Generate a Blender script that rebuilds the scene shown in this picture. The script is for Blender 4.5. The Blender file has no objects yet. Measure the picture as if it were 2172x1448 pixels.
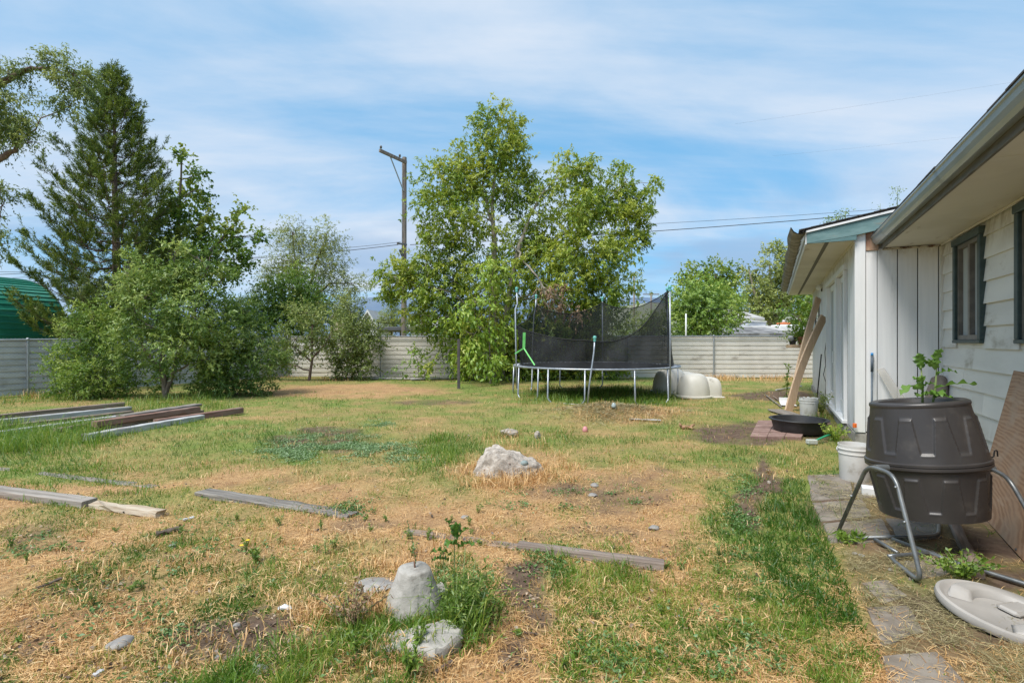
import bpy, math, random
import numpy as np
from mathutils import Vector, Matrix

R = math.radians
scn = bpy.context.scene
COL = scn.collection
random.seed(4)

# ------------------------------------------------------------------ camera, sky, sun, exposure
FX, CX, CY, EYE = 1100.0, 1086.0, 723.0, 1.55      # focal length in photo pixels, centre, eye height
cam_d = bpy.data.cameras.new('camera')
cam = bpy.data.objects.new('camera', cam_d); COL.objects.link(cam)
cam.location = (0, 0, EYE); cam.rotation_euler = (R(90), 0, 0)
cam_d.sensor_width = 36; cam_d.lens = 36 * FX / 2172.0
cam_d.clip_start = 0.05; cam_d.clip_end = 9000
scn.camera = cam

SUN = Vector((-0.40, -0.42, 0.95)).normalized()
SUN_EL = math.asin(SUN.z); SUN_ROT = math.atan2(SUN.x, SUN.y)
SKY_STRENGTH = 0.122
w = bpy.data.worlds.new('World'); scn.world = w; w.use_nodes = True
nt = w.node_tree; nt.nodes.clear()
N = nt.nodes.new; LK = nt.links.new
def wn(t, **kw):
    n = N(t)
    for k, v in kw.items(): setattr(n, k, v)
    return n
def wmath(op, a, b=None, clamp=False):
    n = wn('ShaderNodeMath', operation=op, use_clamp=clamp)
    for i, v in enumerate((a, b)):
        if v is None: continue
        if isinstance(v, (int, float)): n.inputs[i].default_value = v
        else: LK(v, n.inputs[i])
    return n.outputs[0]
def wramp(src, lo, hi, smooth=True):
    n = wn('ShaderNodeMapRange', interpolation_type='SMOOTHSTEP' if smooth else 'LINEAR')
    LK(src, n.inputs['Value']); n.inputs['From Min'].default_value = lo; n.inputs['From Max'].default_value = hi
    return n.outputs['Result']
def wmix(f, a, b):
    n = wn('ShaderNodeMix', data_type='RGBA')
    if isinstance(f, (int, float)): n.inputs['Factor'].default_value = f
    else: LK(f, n.inputs['Factor'])
    for i, v in (('A', a), ('B', b)):
        s = [q for q in n.inputs if q.name == i and q.type == 'RGBA'][0]
        if isinstance(v, tuple): s.default_value = v
        else: LK(v, s)
    return [q for q in n.outputs if q.type == 'RGBA'][0]
sky = wn('ShaderNodeTexSky', sky_type='NISHITA', sun_disc=False)
sky.sun_elevation = SUN_EL; sky.sun_rotation = SUN_ROT
sky.air_density = 1.0; sky.dust_density = 0.5; sky.ozone_density = 2.0
tc = wn('ShaderNodeTexCoord'); sep = wn('ShaderNodeSeparateXYZ'); LK(tc.outputs['Generated'], sep.inputs[0])
zz = wmath('MAXIMUM', sep.outputs['Z'], 0.0)
den = wmath('ADD', zz, 0.16)
cmb = wn('ShaderNodeCombineXYZ')
LK(wmath('DIVIDE', sep.outputs['X'], den), cmb.inputs[0]); LK(wmath('DIVIDE', sep.outputs['Y'], den), cmb.inputs[1])
mp1 = wn('ShaderNodeMapping'); LK(cmb.outputs[0], mp1.inputs[0])
mp1.inputs['Rotation'].default_value = (0, 0, R(12)); mp1.inputs['Scale'].default_value = (0.62, 1.0, 1); mp1.inputs['Location'].default_value = (3.1, 1.35, 0)
n1 = wn('ShaderNodeTexNoise'); LK(mp1.outputs[0], n1.inputs['Vector']); n1.inputs['Scale'].default_value = 0.75; n1.inputs['Detail'].default_value = 9; n1.inputs['Roughness'].default_value = 0.56; n1.inputs['Distortion'].default_value = 0.5
mp2 = wn('ShaderNodeMapping'); LK(cmb.outputs[0], mp2.inputs[0])
mp2.inputs['Rotation'].default_value = (0, 0, R(-20)); mp2.inputs['Scale'].default_value = (0.25, 1.3, 1); mp2.inputs['Location'].default_value = (7.7, 0.2, 0)
n2 = wn('ShaderNodeTexNoise'); LK(mp2.outputs[0], n2.inputs['Vector']); n2.inputs['Scale'].default_value = 2.2; n2.inputs['Detail'].default_value = 7; n2.inputs['Roughness'].default_value = 0.6
c1 = wramp(n1.outputs['Fac'], 0.35, 0.66)
c2 = wramp(n2.outputs['Fac'], 0.40, 0.72)
cl = wmath('ADD', wmath('MULTIPLY', c1, 0.80), wmath('MULTIPLY', c2, 0.28), True)
blue = wmix(0.75, sky.outputs[0], (1.12, 3.0, 4.95, 1))           # a cleaner blue where the air is open
col = wmix(cl, blue, (4.0, 4.5, 5.2, 1))
# low grey-blue bank along the horizon
mp3 = wn('ShaderNodeMapping'); LK(tc.outputs['Generated'], mp3.inputs[0]); mp3.inputs['Scale'].default_value = (2.4, 2.4, 9)
n3 = wn('ShaderNodeTexNoise'); LK(mp3.outputs[0], n3.inputs['Vector']); n3.inputs['Scale'].default_value = 1.5; n3.inputs['Detail'].default_value = 5
bank = wmath('MULTIPLY', wramp(n3.outputs['Fac'], 0.45, 0.62), wmath('SUBTRACT', 1.0, wramp(zz, 0.10, 0.30)))
col = wmix(wmath('MULTIPLY', bank, 0.92), col, (2.0, 2.9, 4.2, 1))
hz = wmath('SUBTRACT', 1.0, wramp(zz, 0.0, 0.12))
col = wmix(wmath('MULTIPLY', hz, 0.45), col, (3.3, 4.2, 5.2, 1))
bg = wn('ShaderNodeBackground'); LK(col, bg.inputs['Color']); bg.inputs['Strength'].default_value = SKY_STRENGTH
LK(bg.outputs[0], wn('ShaderNodeOutputWorld').inputs['Surface'])

sd = bpy.data.lights.new('sun', 'SUN'); sd.energy = 3.3; sd.angle = R(26); sd.color = (1.0, 0.95, 0.88)
so = bpy.data.objects.new('sun', sd); COL.objects.link(so); so.rotation_euler = SUN.to_track_quat('Z', 'Y').to_euler(); so.location = (0, 0, 30)
vs = scn.view_settings
vs.view_transform = 'Standard'; vs.look = 'None'; vs.gamma = 1; vs.use_curve_mapping = False; vs.exposure = 0.58
scn.cycles.max_bounces = 8; scn.cycles.transparent_max_bounces = 12

# ------------------------------------------------------------------ helpers: coordinates
def at(px, py, Y): return Vector(((px - CX) / FX * Y, Y, EYE - (py - CY) / FX * Y))
def gr(px, py):
    Y = EYE * FX / (py - CY)
    return Vector(((px - CX) / FX * Y, Y, 0.0))

_tab = np.random.RandomState(11).rand(8, 256, 256)
def vn(x, y, s, k=0):
    x = np.asarray(x, float) / s; y = np.asarray(y, float) / s
    xi = np.floor(x).astype(int); yi = np.floor(y).astype(int)
    fx = x - xi; fy = y - yi
    fx = fx * fx * (3 - 2 * fx); fy = fy * fy * (3 - 2 * fy)
    t = _tab[k % 8]; a = xi & 255; b = yi & 255; a1 = (xi + 1) & 255; b1 = (yi + 1) & 255
    return (t[a, b] * (1 - fx) + t[a1, b] * fx) * (1 - fy) + (t[a, b1] * (1 - fx) + t[a1, b1] * fx) * fy
def fb(x, y, s, k=0, o=4):
    r = 0; amp = 1; tot = 0
    for i in range(o):
        r = r + amp * vn(x, y, s / 2 ** i, k + i); tot += amp; amp *= 0.55
    return r / tot
def sst(x, a, b):
    t = np.clip((x - a) / (b - a), 0, 1); return t * t * (3 - 2 * t)

HAY = gr(1290, 882)
def hgt(x, y):
    x = np.asarray(x, float); y = np.asarray(y, float)
    h = (fb(x, y, 1.6, 0) - 0.5) * 0.09 + (fb(x, y, 0.25, 3, 3) - 0.5) * 0.035
    h = h * np.clip(1 - (np.hypot(x, y) - 30) / 30, 0, 1)
    h = h + 0.23 * np.exp(-(((x - HAY.x) / 1.3) ** 2 + ((y - HAY.y) / 0.5) ** 2))
    h = h + 0.03 * np.exp(-(((x + 0.62) / 0.42) ** 2 + ((y - 2.72) / 0.35) ** 2))
    h = h + 0.03 * np.exp(-(((x + 0.05) / 0.8) ** 2 + ((y - 6.2) / 0.5) ** 2))
    # flat beside the house
    d = (x - 5.18) * 0.893 - (y - 7.82) * 0.449
    return h * (1 - 0.75 * sst(d, -1.2, -0.2))
def gz(p): return float(hgt(p[0], p[1]))
def grz(px, py, dz=0.0):
    p = gr(px, py); p.z = gz(p) + dz; return p

# ------------------------------------------------------------------ helpers: materials
MATS = {}
def nodes_of(name):
    m = bpy.data.materials.new(name); m.use_nodes = True
    t = m.node_tree; t.nodes.clear()
    return m, t, t.nodes.new('ShaderNodeOutputMaterial')
def c4(c): return (c[0], c[1], c[2], 1)
def mixc(t, f, a, b):
    n = t.nodes.new('ShaderNodeMix'); n.data_type = 'RGBA'
    if isinstance(f, (int, float)): n.inputs[0].default_value = f
    else: t.links.new(f, n.inputs[0])
    for i, v in ((6, a), (7, b)):
        if isinstance(v, tuple): n.inputs[i].default_value = c4(v)
        else: t.links.new(v, n.inputs[i])
    return n.outputs[2]
def mrange(t, s, lo, hi):
    n = t.nodes.new('ShaderNodeMapRange'); n.interpolation_type = 'SMOOTHSTEP'
    t.links.new(s, n.inputs[0]); n.inputs[1].default_value = lo; n.inputs[2].default_value = hi
    return n.outputs[0]
def noise(t, vec, scale, detail=5, rough=0.55, stretch=None, loc=(0, 0, 0), dist=0.0):
    mp = t.nodes.new('ShaderNodeMapping'); t.links.new(vec, mp.inputs[0]); mp.inputs['Location'].default_value = loc
    if stretch: mp.inputs['Scale'].default_value = stretch
    n = t.nodes.new('ShaderNodeTexNoise'); t.links.new(mp.outputs[0], n.inputs['Vector'])
    n.inputs['Scale'].default_value = scale; n.inputs['Detail'].default_value = detail; n.inputs['Roughness'].default_value = rough; n.inputs['Distortion'].default_value = dist
    return n.outputs['Fac']
def M(name, c1, c2=None, scale=4, rough=0.7, bump=0.15, stretch=None, metal=0.0, dirt=None, dirt_amt=0.5, dirt_scale=1.5, dirt_stretch=None, lo=0.35, hi=0.65, var=0.0, dlo=None, splash=None):
    if name in MATS: return MATS[name]
    m, t, out = nodes_of(name)
    p = t.nodes.new('ShaderNodeBsdfPrincipled'); t.links.new(p.outputs[0], out.inputs[0])
    p.inputs['Roughness'].default_value = rough; p.inputs['Metallic'].default_value = metal
    vec = t.nodes.new('ShaderNodeTexCoord').outputs['Object']
    if var:
        oi = t.nodes.new('ShaderNodeObjectInfo'); ad = t.nodes.new('ShaderNodeVectorMath'); ad.operation = 'MULTIPLY_ADD'
        cm = t.nodes.new('ShaderNodeCombineXYZ')
        for i in range(3): t.links.new(oi.outputs['Random'], cm.inputs[i])
        t.links.new(cm.outputs[0], ad.inputs[0]); ad.inputs[1].default_value = (37, 53, 29); t.links.new(vec, ad.inputs[2]); vec = ad.outputs[0]
    nf = noise(t, vec, scale, 6, 0.6, stretch)
    col = mixc(t, mrange(t, nf, lo, hi), c1, c2 if c2 else c1)
    if dirt:
        df = noise(t, vec, dirt_scale, 7, 0.65, dirt_stretch, (5, 3, 1))
        a = (0.75 - 0.5 * dirt_amt) if dlo is None else dlo
        col = mixc(t, mrange(t, df, a, a + 0.18), col, dirt)
    if splash:
        sx = t.nodes.new('ShaderNodeSeparateXYZ'); t.links.new(t.nodes.new('ShaderNodeTexCoord').outputs['Object'], sx.inputs[0])
        mm = t.nodes.new('ShaderNodeMath'); mm.operation = 'MAXIMUM'; t.links.new(mrange(t, sx.outputs[2], splash[1], splash[0]), mm.inputs[0]); t.links.new(mrange(t, sx.outputs[2], splash[2], splash[3]), mm.inputs[1])
        m3 = t.nodes.new('ShaderNodeMath'); m3.operation = 'MULTIPLY'; t.links.new(mm.outputs[0], m3.inputs[0]); t.links.new(mrange(t, noise(t, vec, 5, 7, .7, (1.5, 1.5, .6), (2, 9, 4)), .38, .66), m3.inputs[1])
        m4 = t.nodes.new('ShaderNodeMath'); m4.operation = 'MULTIPLY'; t.links.new(m3.outputs[0], m4.inputs[0]); m4.inputs[1].default_value = .75; col = mixc(t, m4.outputs[0], col, splash[4])
    if var:
        hs = t.nodes.new('ShaderNodeHueSaturation'); t.links.new(col, hs.inputs['Color'])
        mr = t.nodes.new('ShaderNodeMapRange'); t.links.new(oi.outputs['Random'], mr.inputs[0]); mr.inputs[3].default_value = 1 - var; mr.inputs[4].default_value = 1 + var
        t.links.new(mr.outputs[0], hs.inputs['Value']); col = hs.outputs[0]
    t.links.new(col, p.inputs['Base Color'])
    if bump:
        b = t.nodes.new('ShaderNodeBump'); b.inputs['Strength'].default_value = bump; b.inputs['Distance'].default_value = 0.02
        t.links.new(nf, b.inputs['Height']); t.links.new(b.outputs[0], p.inputs['Normal'])
    MATS[name] = m; return m
def leafmat(name, dark, mid, light, trans=0.35):
    m, t, out = nodes_of(name)
    a = t.nodes.new('ShaderNodeAttribute'); a.attribute_name = 'tone'
    cr = t.nodes.new('ShaderNodeValToRGB'); t.links.new(a.outputs['Fac'], cr.inputs[0])
    e = cr.color_ramp.elements; e[0].position = 0.12; e[0].color = c4(dark); e[1].position = 0.95; e[1].color = c4(light)
    x = e.new(0.5); x.color = c4(mid)
    d = t.nodes.new('ShaderNodeBsdfDiffuse'); tr = t.nodes.new('ShaderNodeBsdfTranslucent'); g = t.nodes.new('ShaderNodeBsdfGlossy')
    g.inputs['Roughness'].default_value = 0.45; g.inputs['Color'].default_value = (0.8, 0.85, 0.9, 1)
    for q in (d, tr): t.links.new(cr.outputs[0], q.inputs[0])
    m1 = t.nodes.new('ShaderNodeMixShader'); m1.inputs[0].default_value = trans; t.links.new(d.outputs[0], m1.inputs[1]); t.links.new(tr.outputs[0], m1.inputs[2])
    m2 = t.nodes.new('ShaderNodeMixShader'); m2.inputs[0].default_value = 0.035; t.links.new(m1.outputs[0], m2.inputs[1]); t.links.new(g.outputs[0], m2.inputs[2])
    t.links.new(m2.outputs[0], out.inputs[0]); MATS[name] = m; return m
def seemat(name, color, clear, rough=0.4, gloss=0.0):
    m, t, out = nodes_of(name)
    p = t.nodes.new('ShaderNodeBsdfPrincipled'); p.inputs['Base Color'].default_value = c4(color); p.inputs['Roughness'].default_value = rough
    tr = t.nodes.new('ShaderNodeBsdfTransparent'); mx = t.nodes.new('ShaderNodeMixShader'); mx.inputs[0].default_value = clear
    t.links.new(p.outputs[0], mx.inputs[1]); t.links.new(tr.outputs[0], mx.inputs[2]); t.links.new(mx.outputs[0], out.inputs[0])
    MATS[name] = m; return m

# ------------------------------------------------------------------ helpers: meshes
class MB:
    def __init__(s): s.v = []; s.f = []
    def add(s, vs, fs):
        o = len(s.v); s.v += [tuple(q) for q in vs]; s.f += [tuple(i + o for i in q) for q in fs]; return s
    def box(s, x0, x1, y0, y1, z0, z1, c=0.0):
        if c <= 0:
            v = [(x, y, z) for z in (z0, z1) for y in (y0, y1) for x in (x0, x1)]
            return s.add(v, [(0, 2, 3, 1), (4, 5, 7, 6), (0, 1, 5, 4), (2, 6, 7, 3), (0, 4, 6, 2), (1, 3, 7, 5)])
        v = []; idx = {}
        lo = (x0, y0, z0); hi = (x1, y1, z1)
        for a in (0, 1):
            for b in (0, 1):
                for d in (0, 1):
                    k = (a, b, d)
                    for ax in range(3):       # vertex on the face normal to axis ax
                        q = []
                        for i in range(3):
                            e = (lo, hi)[k[i]][i]
                            q.append(e if i == ax else e + (c if k[i] == 0 else -c))
                        idx[k + (ax,)] = len(v); v.append(tuple(q))
        f = []
        for ax in range(3):
            o1, o2 = [i for i in range(3) if i != ax]
            for side in (0, 1):
                cs = []
                for (p, q) in ((0, 0), (1, 0), (1, 1), (0, 1)):
                    k = [0, 0, 0]; k[ax] = side; k[o1] = p; k[o2] = q; cs.append(idx[tuple(k) + (ax,)])
                f.append(tuple(cs) if (side == 1) == (ax != 1) else tuple(reversed(cs)))
            for p in (0, 1):
                for q in (0, 1):
                    k0 = [0, 0, 0]; k1 = [0, 0, 0]; k0[o1] = k1[o1] = p; k0[o2] = k1[o2] = q; k0[ax] = 0; k1[ax] = 1
                    f.append((idx[tuple(k0) + (o1,)], idx[tuple(k1) + (o1,)], idx[tuple(k1) + (o2,)], idx[tuple(k0) + (o2,)]))
        for a in (0, 1):
            for b in (0, 1):
                for d in (0, 1): f.append(tuple(idx[(a, b, d, i)] for i in range(3)))
        return s.add(v, f)
    def tube(s, pts, rad, n=8, cap=True):
        pts = [Vector(p) for p in pts]; k = len(pts)
        if not isinstance(rad, (list, tuple)): rad = [rad] * k
        o = len(s.v); ref = None
        for i, p in enumerate(pts):
            d = (pts[min(i + 1, k - 1)] - pts[max(i - 1, 0)]).normalized()
            if ref is None: ref = d.orthogonal().normalized()
            ref = (ref - d * ref.dot(d))
            ref = ref.normalized() if ref.length > 1e-6 else d.orthogonal().normalized()
            b = d.cross(ref)
            for j in range(n):
                a = 2 * math.pi * j / n; s.v.append(tuple(p + (ref * math.cos(a) + b * math.sin(a)) * rad[i]))
        for i in range(k - 1):
            for j in range(n):
                a = o + i * n + j; b = o + i * n + (j + 1) % n; s.f.append((a, b, b + n, a + n))
        if cap: s.f.append(tuple(o + j for j in reversed(range(n)))); s.f.append(tuple(o + (k - 1) * n + j for j in range(n)))
        return s
    def lathe(s, prof, n=32, c=(0, 0, 0), fn=None, cap0=True, cap1=True):
        o = len(s.v)
        for (r, z) in prof:
            for j in range(n):
                a = 2 * math.pi * j / n; rr = r + (fn(a, r, z) if fn else 0)
                s.v.append((c[0] + rr * math.cos(a), c[1] + rr * math.sin(a), c[2] + z))
        for i in range(len(prof) - 1):
            for j in range(n):
                a = o + i * n + j; b = o + i * n + (j + 1) % n; s.f.append((a, b, b + n, a + n))
        if cap0: s.f.append(tuple(o + j for j in reversed(range(n))))
        if cap1: s.f.append(tuple(o + (len(prof) - 1) * n + j for j in range(n)))
        return s
    def prism(s, poly, a, b):             # poly: points in 3-D, a/b: offsets (vectors)
        n = len(poly); a = Vector(a); b = Vector(b)
        v = [Vector(p) + a for p in poly] + [Vector(p) + b for p in poly]
        return s.add(v, [tuple(reversed(range(n))), tuple(range(n, 2 * n))] + [(i, (i + 1) % n, n + (i + 1) % n, n + i) for i in range(n)])
    def mesh(s, name, mat, smooth=False):
        me = bpy.data.meshes.new(name); me.from_pydata(s.v, [], s.f)
        if mat: me.materials.append(mat)
        if smooth: me.polygons.foreach_set('use_smooth', [True] * len(me.polygons))
        me.update(); return me
    def build(s, name, mat, parent=None, smooth=False, world=True, angle=None):
        """world=True: the points are world points and get moved into the parent's frame."""
        me = s.mesh(name, mat, smooth)
        o = bpy.data.objects.new(name, me); COL.objects.link(o)
        if parent is not None:
            o.parent = parent
            if world:
                q = parent; Mx = Matrix.Identity(4)
                while q is not None: Mx = Matrix.LocRotScale(q.location, q.rotation_euler, q.scale) @ Mx; q = q.parent
                me.transform(Mx.inverted())
        if smooth and angle: me.set_sharp_from_angle(angle=R(angle))
        return o
def fixn(o):
    import bmesh
    b = bmesh.new(); b.from_mesh(o.data); bmesh.ops.recalc_face_normals(b, faces=b.faces); b.to_mesh(o.data); b.free(); return o
def tag(o, label=None, cat=None, group=None, kind=None):
    if label: o['label'] = label
    if cat: o['category'] = cat
    if group: o['group'] = group
    if kind: o['kind'] = kind
    return o
def thing(name, label, cat, loc=(0, 0, 0), rot=(0, 0, 0), group=None):
    o = bpy.data.objects.new(name, None); COL.objects.link(o); o.location = loc; o.rotation_euler = rot
    o.empty_display_size = 0.1
    return tag(o, label, cat, group)
def single(o, base):                                                 # put the origin of a one-mesh thing at its base
    base = Vector(base); o.data.transform(Matrix.Translation(-base)); o.location = base; return o
def trimesh(name, V, T, mat, parent=None, tone=None, base=None):
    me = bpy.data.meshes.new(name); V = np.asarray(V, np.float32); T = np.asarray(T, np.int32)
    if base is not None: V = V - np.asarray(base, np.float32)
    me.vertices.add(len(V)); me.vertices.foreach_set('co', V.ravel())
    me.loops.add(3 * len(T)); me.loops.foreach_set('vertex_index', T.ravel())
    me.polygons.add(len(T)); me.polygons.foreach_set('loop_start', np.arange(0, 3 * len(T), 3, dtype=np.int32))
    if tone is not None:
        at_ = me.attributes.new('tone', 'FLOAT', 'POINT'); at_.data.foreach_set('value', np.asarray(tone, np.float32))
    me.materials.append(mat); me.update(calc_edges=True); me.validate()
    o = bpy.data.objects.new(name, me); COL.objects.link(o)
    if parent is not None: o.parent = parent
    return o
def nrm(a): return a / np.maximum(np.linalg.norm(a, axis=-1, keepdims=True), 1e-9)
def leafgeo(P, D, L, W, rng, flat=0.5, hint=None):
    n = len(P); up = np.tile(np.array([0, 0, 1.0]), (n, 1)) * flat + rng.normal(size=(n, 3)) * (1 - flat * 0.6)
    if hint is not None: up = hint + np.array([0, 0, .45]) + rng.normal(size=(n, 3)) * .42
    S = nrm(np.cross(D, up)); U = np.cross(S, D)
    L = L[:, None]; W = W[:, None]
    V = np.stack([P, P + D * L * .42 + S * W * .5 + U * L * .06, P + D * L - U * L * .08, P + D * L * .42 - S * W * .5 + U * L * .06], 1).reshape(-1, 3)
    i = np.arange(n)[:, None] * 4
    T = np.concatenate([i + np.array([[0, 1, 2]]), i + np.array([[0, 2, 3]])], 0)
    return V, T
def stripgeo(P, D, L, W, rng, bend=0.3, fall=None):                    # blades: a quad and a tip
    n = len(P); az = rng.uniform(0, 2 * math.pi, n); S = np.stack([np.cos(az), np.sin(az), np.zeros(n)], 1)
    S = nrm(S - D * (S * D).sum(1, keepdims=True)); L = L[:, None]; W = W[:, None]
    B = nrm(rng.normal(size=(n, 3)) * np.array([1, 1, 0.2])) * bend
    m = P + D * L * .55 + B * L * .12; t = P + D * L * (1 - .2 * bend) + B * L * .55 - np.array([0, 0, 1.0]) * L * bend * .25
    V = np.stack([P - S * W * .5, P + S * W * .5, m + S * W * .38, m - S * W * .38, t], 1).reshape(-1, 3)
    i = np.arange(n)[:, None] * 5
    T = np.concatenate([i + np.array([[0, 1, 2]]), i + np.array([[0, 2, 3]]), i + np.array([[3, 2, 4]])], 0)
    return V, T

# ------------------------------------------------------------------ ground: one sheet, its zones (green, dry, bare) and the grass on it
def patch(px, py, cx, cy, rx, ry): return sst(1.25 - np.hypot((px - cx) / rx, (py - cy) / ry), 0.0, 0.5)
GREEN = [(740, 828, 210, 15, .03, 1), (1330, 880, 140, 22, .10, .9), (1120, 838, 120, 14, .62, .6), (480, 930, 175, 36, .95, 1), (800, 950, 120, 28, .85, .9), (650, 955, 120, 26, .75, .8), (950, 975, 95, 50, .78, .8),
         (1090, 1000, 150, 45, .22, .8), (1400, 930, 260, 45, .62, .7), (1000, 880, 330, 30, .66, .6), (1260, 1060, 170, 60, .06, .9), (1330, 1130, 230, 60, .06, .9), (760, 1050, 200, 25, .25, .7),
         (1570, 1090, 55, 120, .82, .9), (1700, 1060, 70, 110, .88, 1), (1760, 1000, 90, 35, .9, 1), (1620, 880, 60, 26, .8, .9), (1550, 840, 80, 20, .65, .8), (1660, 800, 60, 20, .5, .7),
         (1690, 1230, 80, 150, .80, 1), (1760, 1380, 90, 110, .82, 1), (1500, 1390, 200, 90, .66, .8), (1250, 1395, 80, 60, .62, .8), (1330, 1300, 90, 60, .4, .6), (1480, 1200, 120, 50, .3, .7), (1610, 1330, 110, 50, .22, .8),
         (1660, 1180, 50, 40, .6, .6), (60, 935, 190, 50, .82, 1), (100, 1010, 200, 16, .75, .9), (330, 1050, 130, 22, .65, .9), (470, 1080, 120, 22, .4, .7), (230, 990, 200, 22, .45, .7), (975, 1240, 60, 90, .7, .9), (700, 1390, 90, 70, .12, .8),
         (60, 850, 200, 14, .6, .8), (400, 850, 200, 16, .75, .9), (1130, 860, 60, 20, .8, .7), (1280, 838, 160, 16, .75, .9), (100, 1160, 90, 45, .25, .5), (1150, 1110, 70, 30, .35, .6), (540, 1160, 60, 50, .3, .6), (1180, 1190, 60, 40, .6, .7)]
BARE = [(680, 935, 110, 20, .75), (700, 912, 60, 8, .6), (1590, 916, 125, 24, .95), (1612, 1050, 24, 85, .9), (1105, 1250, 50, 55, 1.0), (1065, 1370, 55, 60, .9), (500, 1348, 140, 40, .85), (560, 1325, 80, 26, 1.0), (1180, 1045, 80, 26, .55), (1300, 1050, 130, 40, .6), (1640, 838, 85, 11, .85),
        (930, 852, 90, 8, .5), (80, 1130, 90, 40, .35), (350, 1180, 90, 20, .35), (2120, 1130, 90, 120, .95), (1950, 1160, 150, 30, .5), (1230, 1130, 120, 18, .35), (300, 1400, 140, 25, .3), (1900, 1090, 190, 80, .7), (1900, 1200, 110, 90, .6), (1990, 1360, 130, 110, .65), (1750, 925, 60, 14, .6), (250, 1260, 90, 26, .4), (700, 1240, 110, 22, .3), (1420, 1010, 110, 20, .35), (1380, 1180, 60, 20, .4), (120, 1370, 90, 30, .35), (760, 1120, 80, 14, .35)]
def zones(x, y):
    """(green, bare) at ground points: world-fixed patches with ragged edges."""
    y = np.maximum(y, 0.8)
    px = CX + x / y * FX; py = CY + EYE / y * FX
    wx = (fb(x, y, .7, 1) - .5) * 1.1; wy = (fb(x, y, .7, 4) - .5) * 1.1
    pw = px + wx * FX / y * .55; qw = CY + EYE / np.maximum(y + wy * .75, .8) * FX
    g = np.where(py < 985, .74, .15 + .25 * sst(px, 1050, 1300)); g = g + (.72 - g) * sst(1010 - qw, -40, 40) * .9
    for cx, cy, rx, ry, v, k in GREEN: g = g + (v - g) * k * patch(pw, qw, cx, cy, rx, ry)
    b = np.zeros_like(g)
    for cx, cy, rx, ry, v in BARE: b = np.maximum(b, v * patch(pw, qw, cx, cy, rx, ry))
    g = np.clip(g + (fb(x, y, .55, 2) - .5) * 1.2 + (fb(x, y, 1.7, 6, 3) - .5) * .7, 0, 1)
    b = np.clip(b * 1.12 + (fb(x, y, .3, 5) - .53) * 1.6 * (.25 + b), 0, 1)
    return g, b

def axis(lo, hi, step, far):
    a = list(np.arange(lo, hi, step)); s = step; x = a[-1]
    while x < far: s *= 1.35; x += s; a.append(x)
    s = step; x = a[0]
    while x > -far: s *= 1.35; x -= s; a.insert(0, x)
    return np.array(a)
gxs = axis(-14, 9, .075, 2600); gys = axis(1.2, 22.5, .075, 2600)
gxx, gyy = np.meshgrid(gxs, gys)
gv = np.stack([gxx, gyy, hgt(gxx, gyy)], -1).reshape(-1, 3)
nx = len(gxs); ii = (np.arange(len(gys) - 1)[:, None] * nx + np.arange(nx - 1)[None]).ravel()
gt = np.concatenate([np.stack([ii, ii + 1, ii + nx + 1], 1), np.stack([ii, ii + nx + 1, ii + nx], 1)])
m, t, out = nodes_of('ground_soil')
p = t.nodes.new('ShaderNodeBsdfPrincipled'); p.inputs['Roughness'].default_value = .95; p.inputs['Specular IOR Level'].default_value = .15; t.links.new(p.outputs[0], out.inputs[0])
vec = t.nodes.new('ShaderNodeTexCoord').outputs['Object']
ca = t.nodes.new('ShaderNodeAttribute'); ca.attribute_name = 'zone'; sp = t.nodes.new('ShaderNodeSeparateColor'); t.links.new(ca.outputs['Color'], sp.inputs[0])
f1 = noise(t, vec, 9, 8, .7); f2 = noise(t, vec, 60, 5, .7); f3 = noise(t, vec, 2.2, 6, .6)
soil = mixc(t, mrange(t, f1, .3, .7), (.085, .056, .04), (.165, .115, .083))
straw = mixc(t, mrange(t, f2, .3, .7), (.36, .20, .09), (.62, .405, .20))
straw = mixc(t, mrange(t, f3, .45, .75), straw, (.31, .185, .10))
grn = mixc(t, mrange(t, f2, .3, .7), (.095, .15, .03), (.23, .26, .07))
f4 = noise(t, vec, 130, 6, .75, (1, .35, 1)); straw = mixc(t, mrange(t, f4, .38, .62), mixc(t, .55, straw, (.14, .085, .045)), straw); c = mixc(t, sp.outputs[0], straw, grn); c = mixc(t, sp.outputs[1], c, soil)
t.links.new(c, p.inputs['Base Color'])
bp = t.nodes.new('ShaderNodeBump'); bp.inputs['Strength'].default_value = .8; bp.inputs['Distance'].default_value = .03
t.links.new(f1, bp.inputs['Height']); t.links.new(bp.outputs[0], p.inputs['Normal'])
ground = trimesh('ground', gv, gt, m); tag(ground, 'dry yard lawn with green patches, straw and bare soil', kind='structure')
ground.data.polygons.foreach_set('use_smooth', [True] * len(ground.data.polygons))
g_, b_ = zones(gv[:, 0], gv[:, 1])
za = ground.data.attributes.new('zone', 'FLOAT_COLOR', 'POINT')
za.data.foreach_set('color', np.stack([g_, b_, np.zeros_like(g_), np.ones_like(g_)], 1).astype(np.float32).ravel())

LM_GRASS = leafmat('grass_blades', (.055, .14, .010), (.16, .29, .028), (.42, .43, .085), .42)
LM_STRAW = leafmat('straw_blades', (.36, .185, .07), (.68, .42, .175), (.85, .63, .34), .15)
rng = np.random.default_rng(5)
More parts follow.
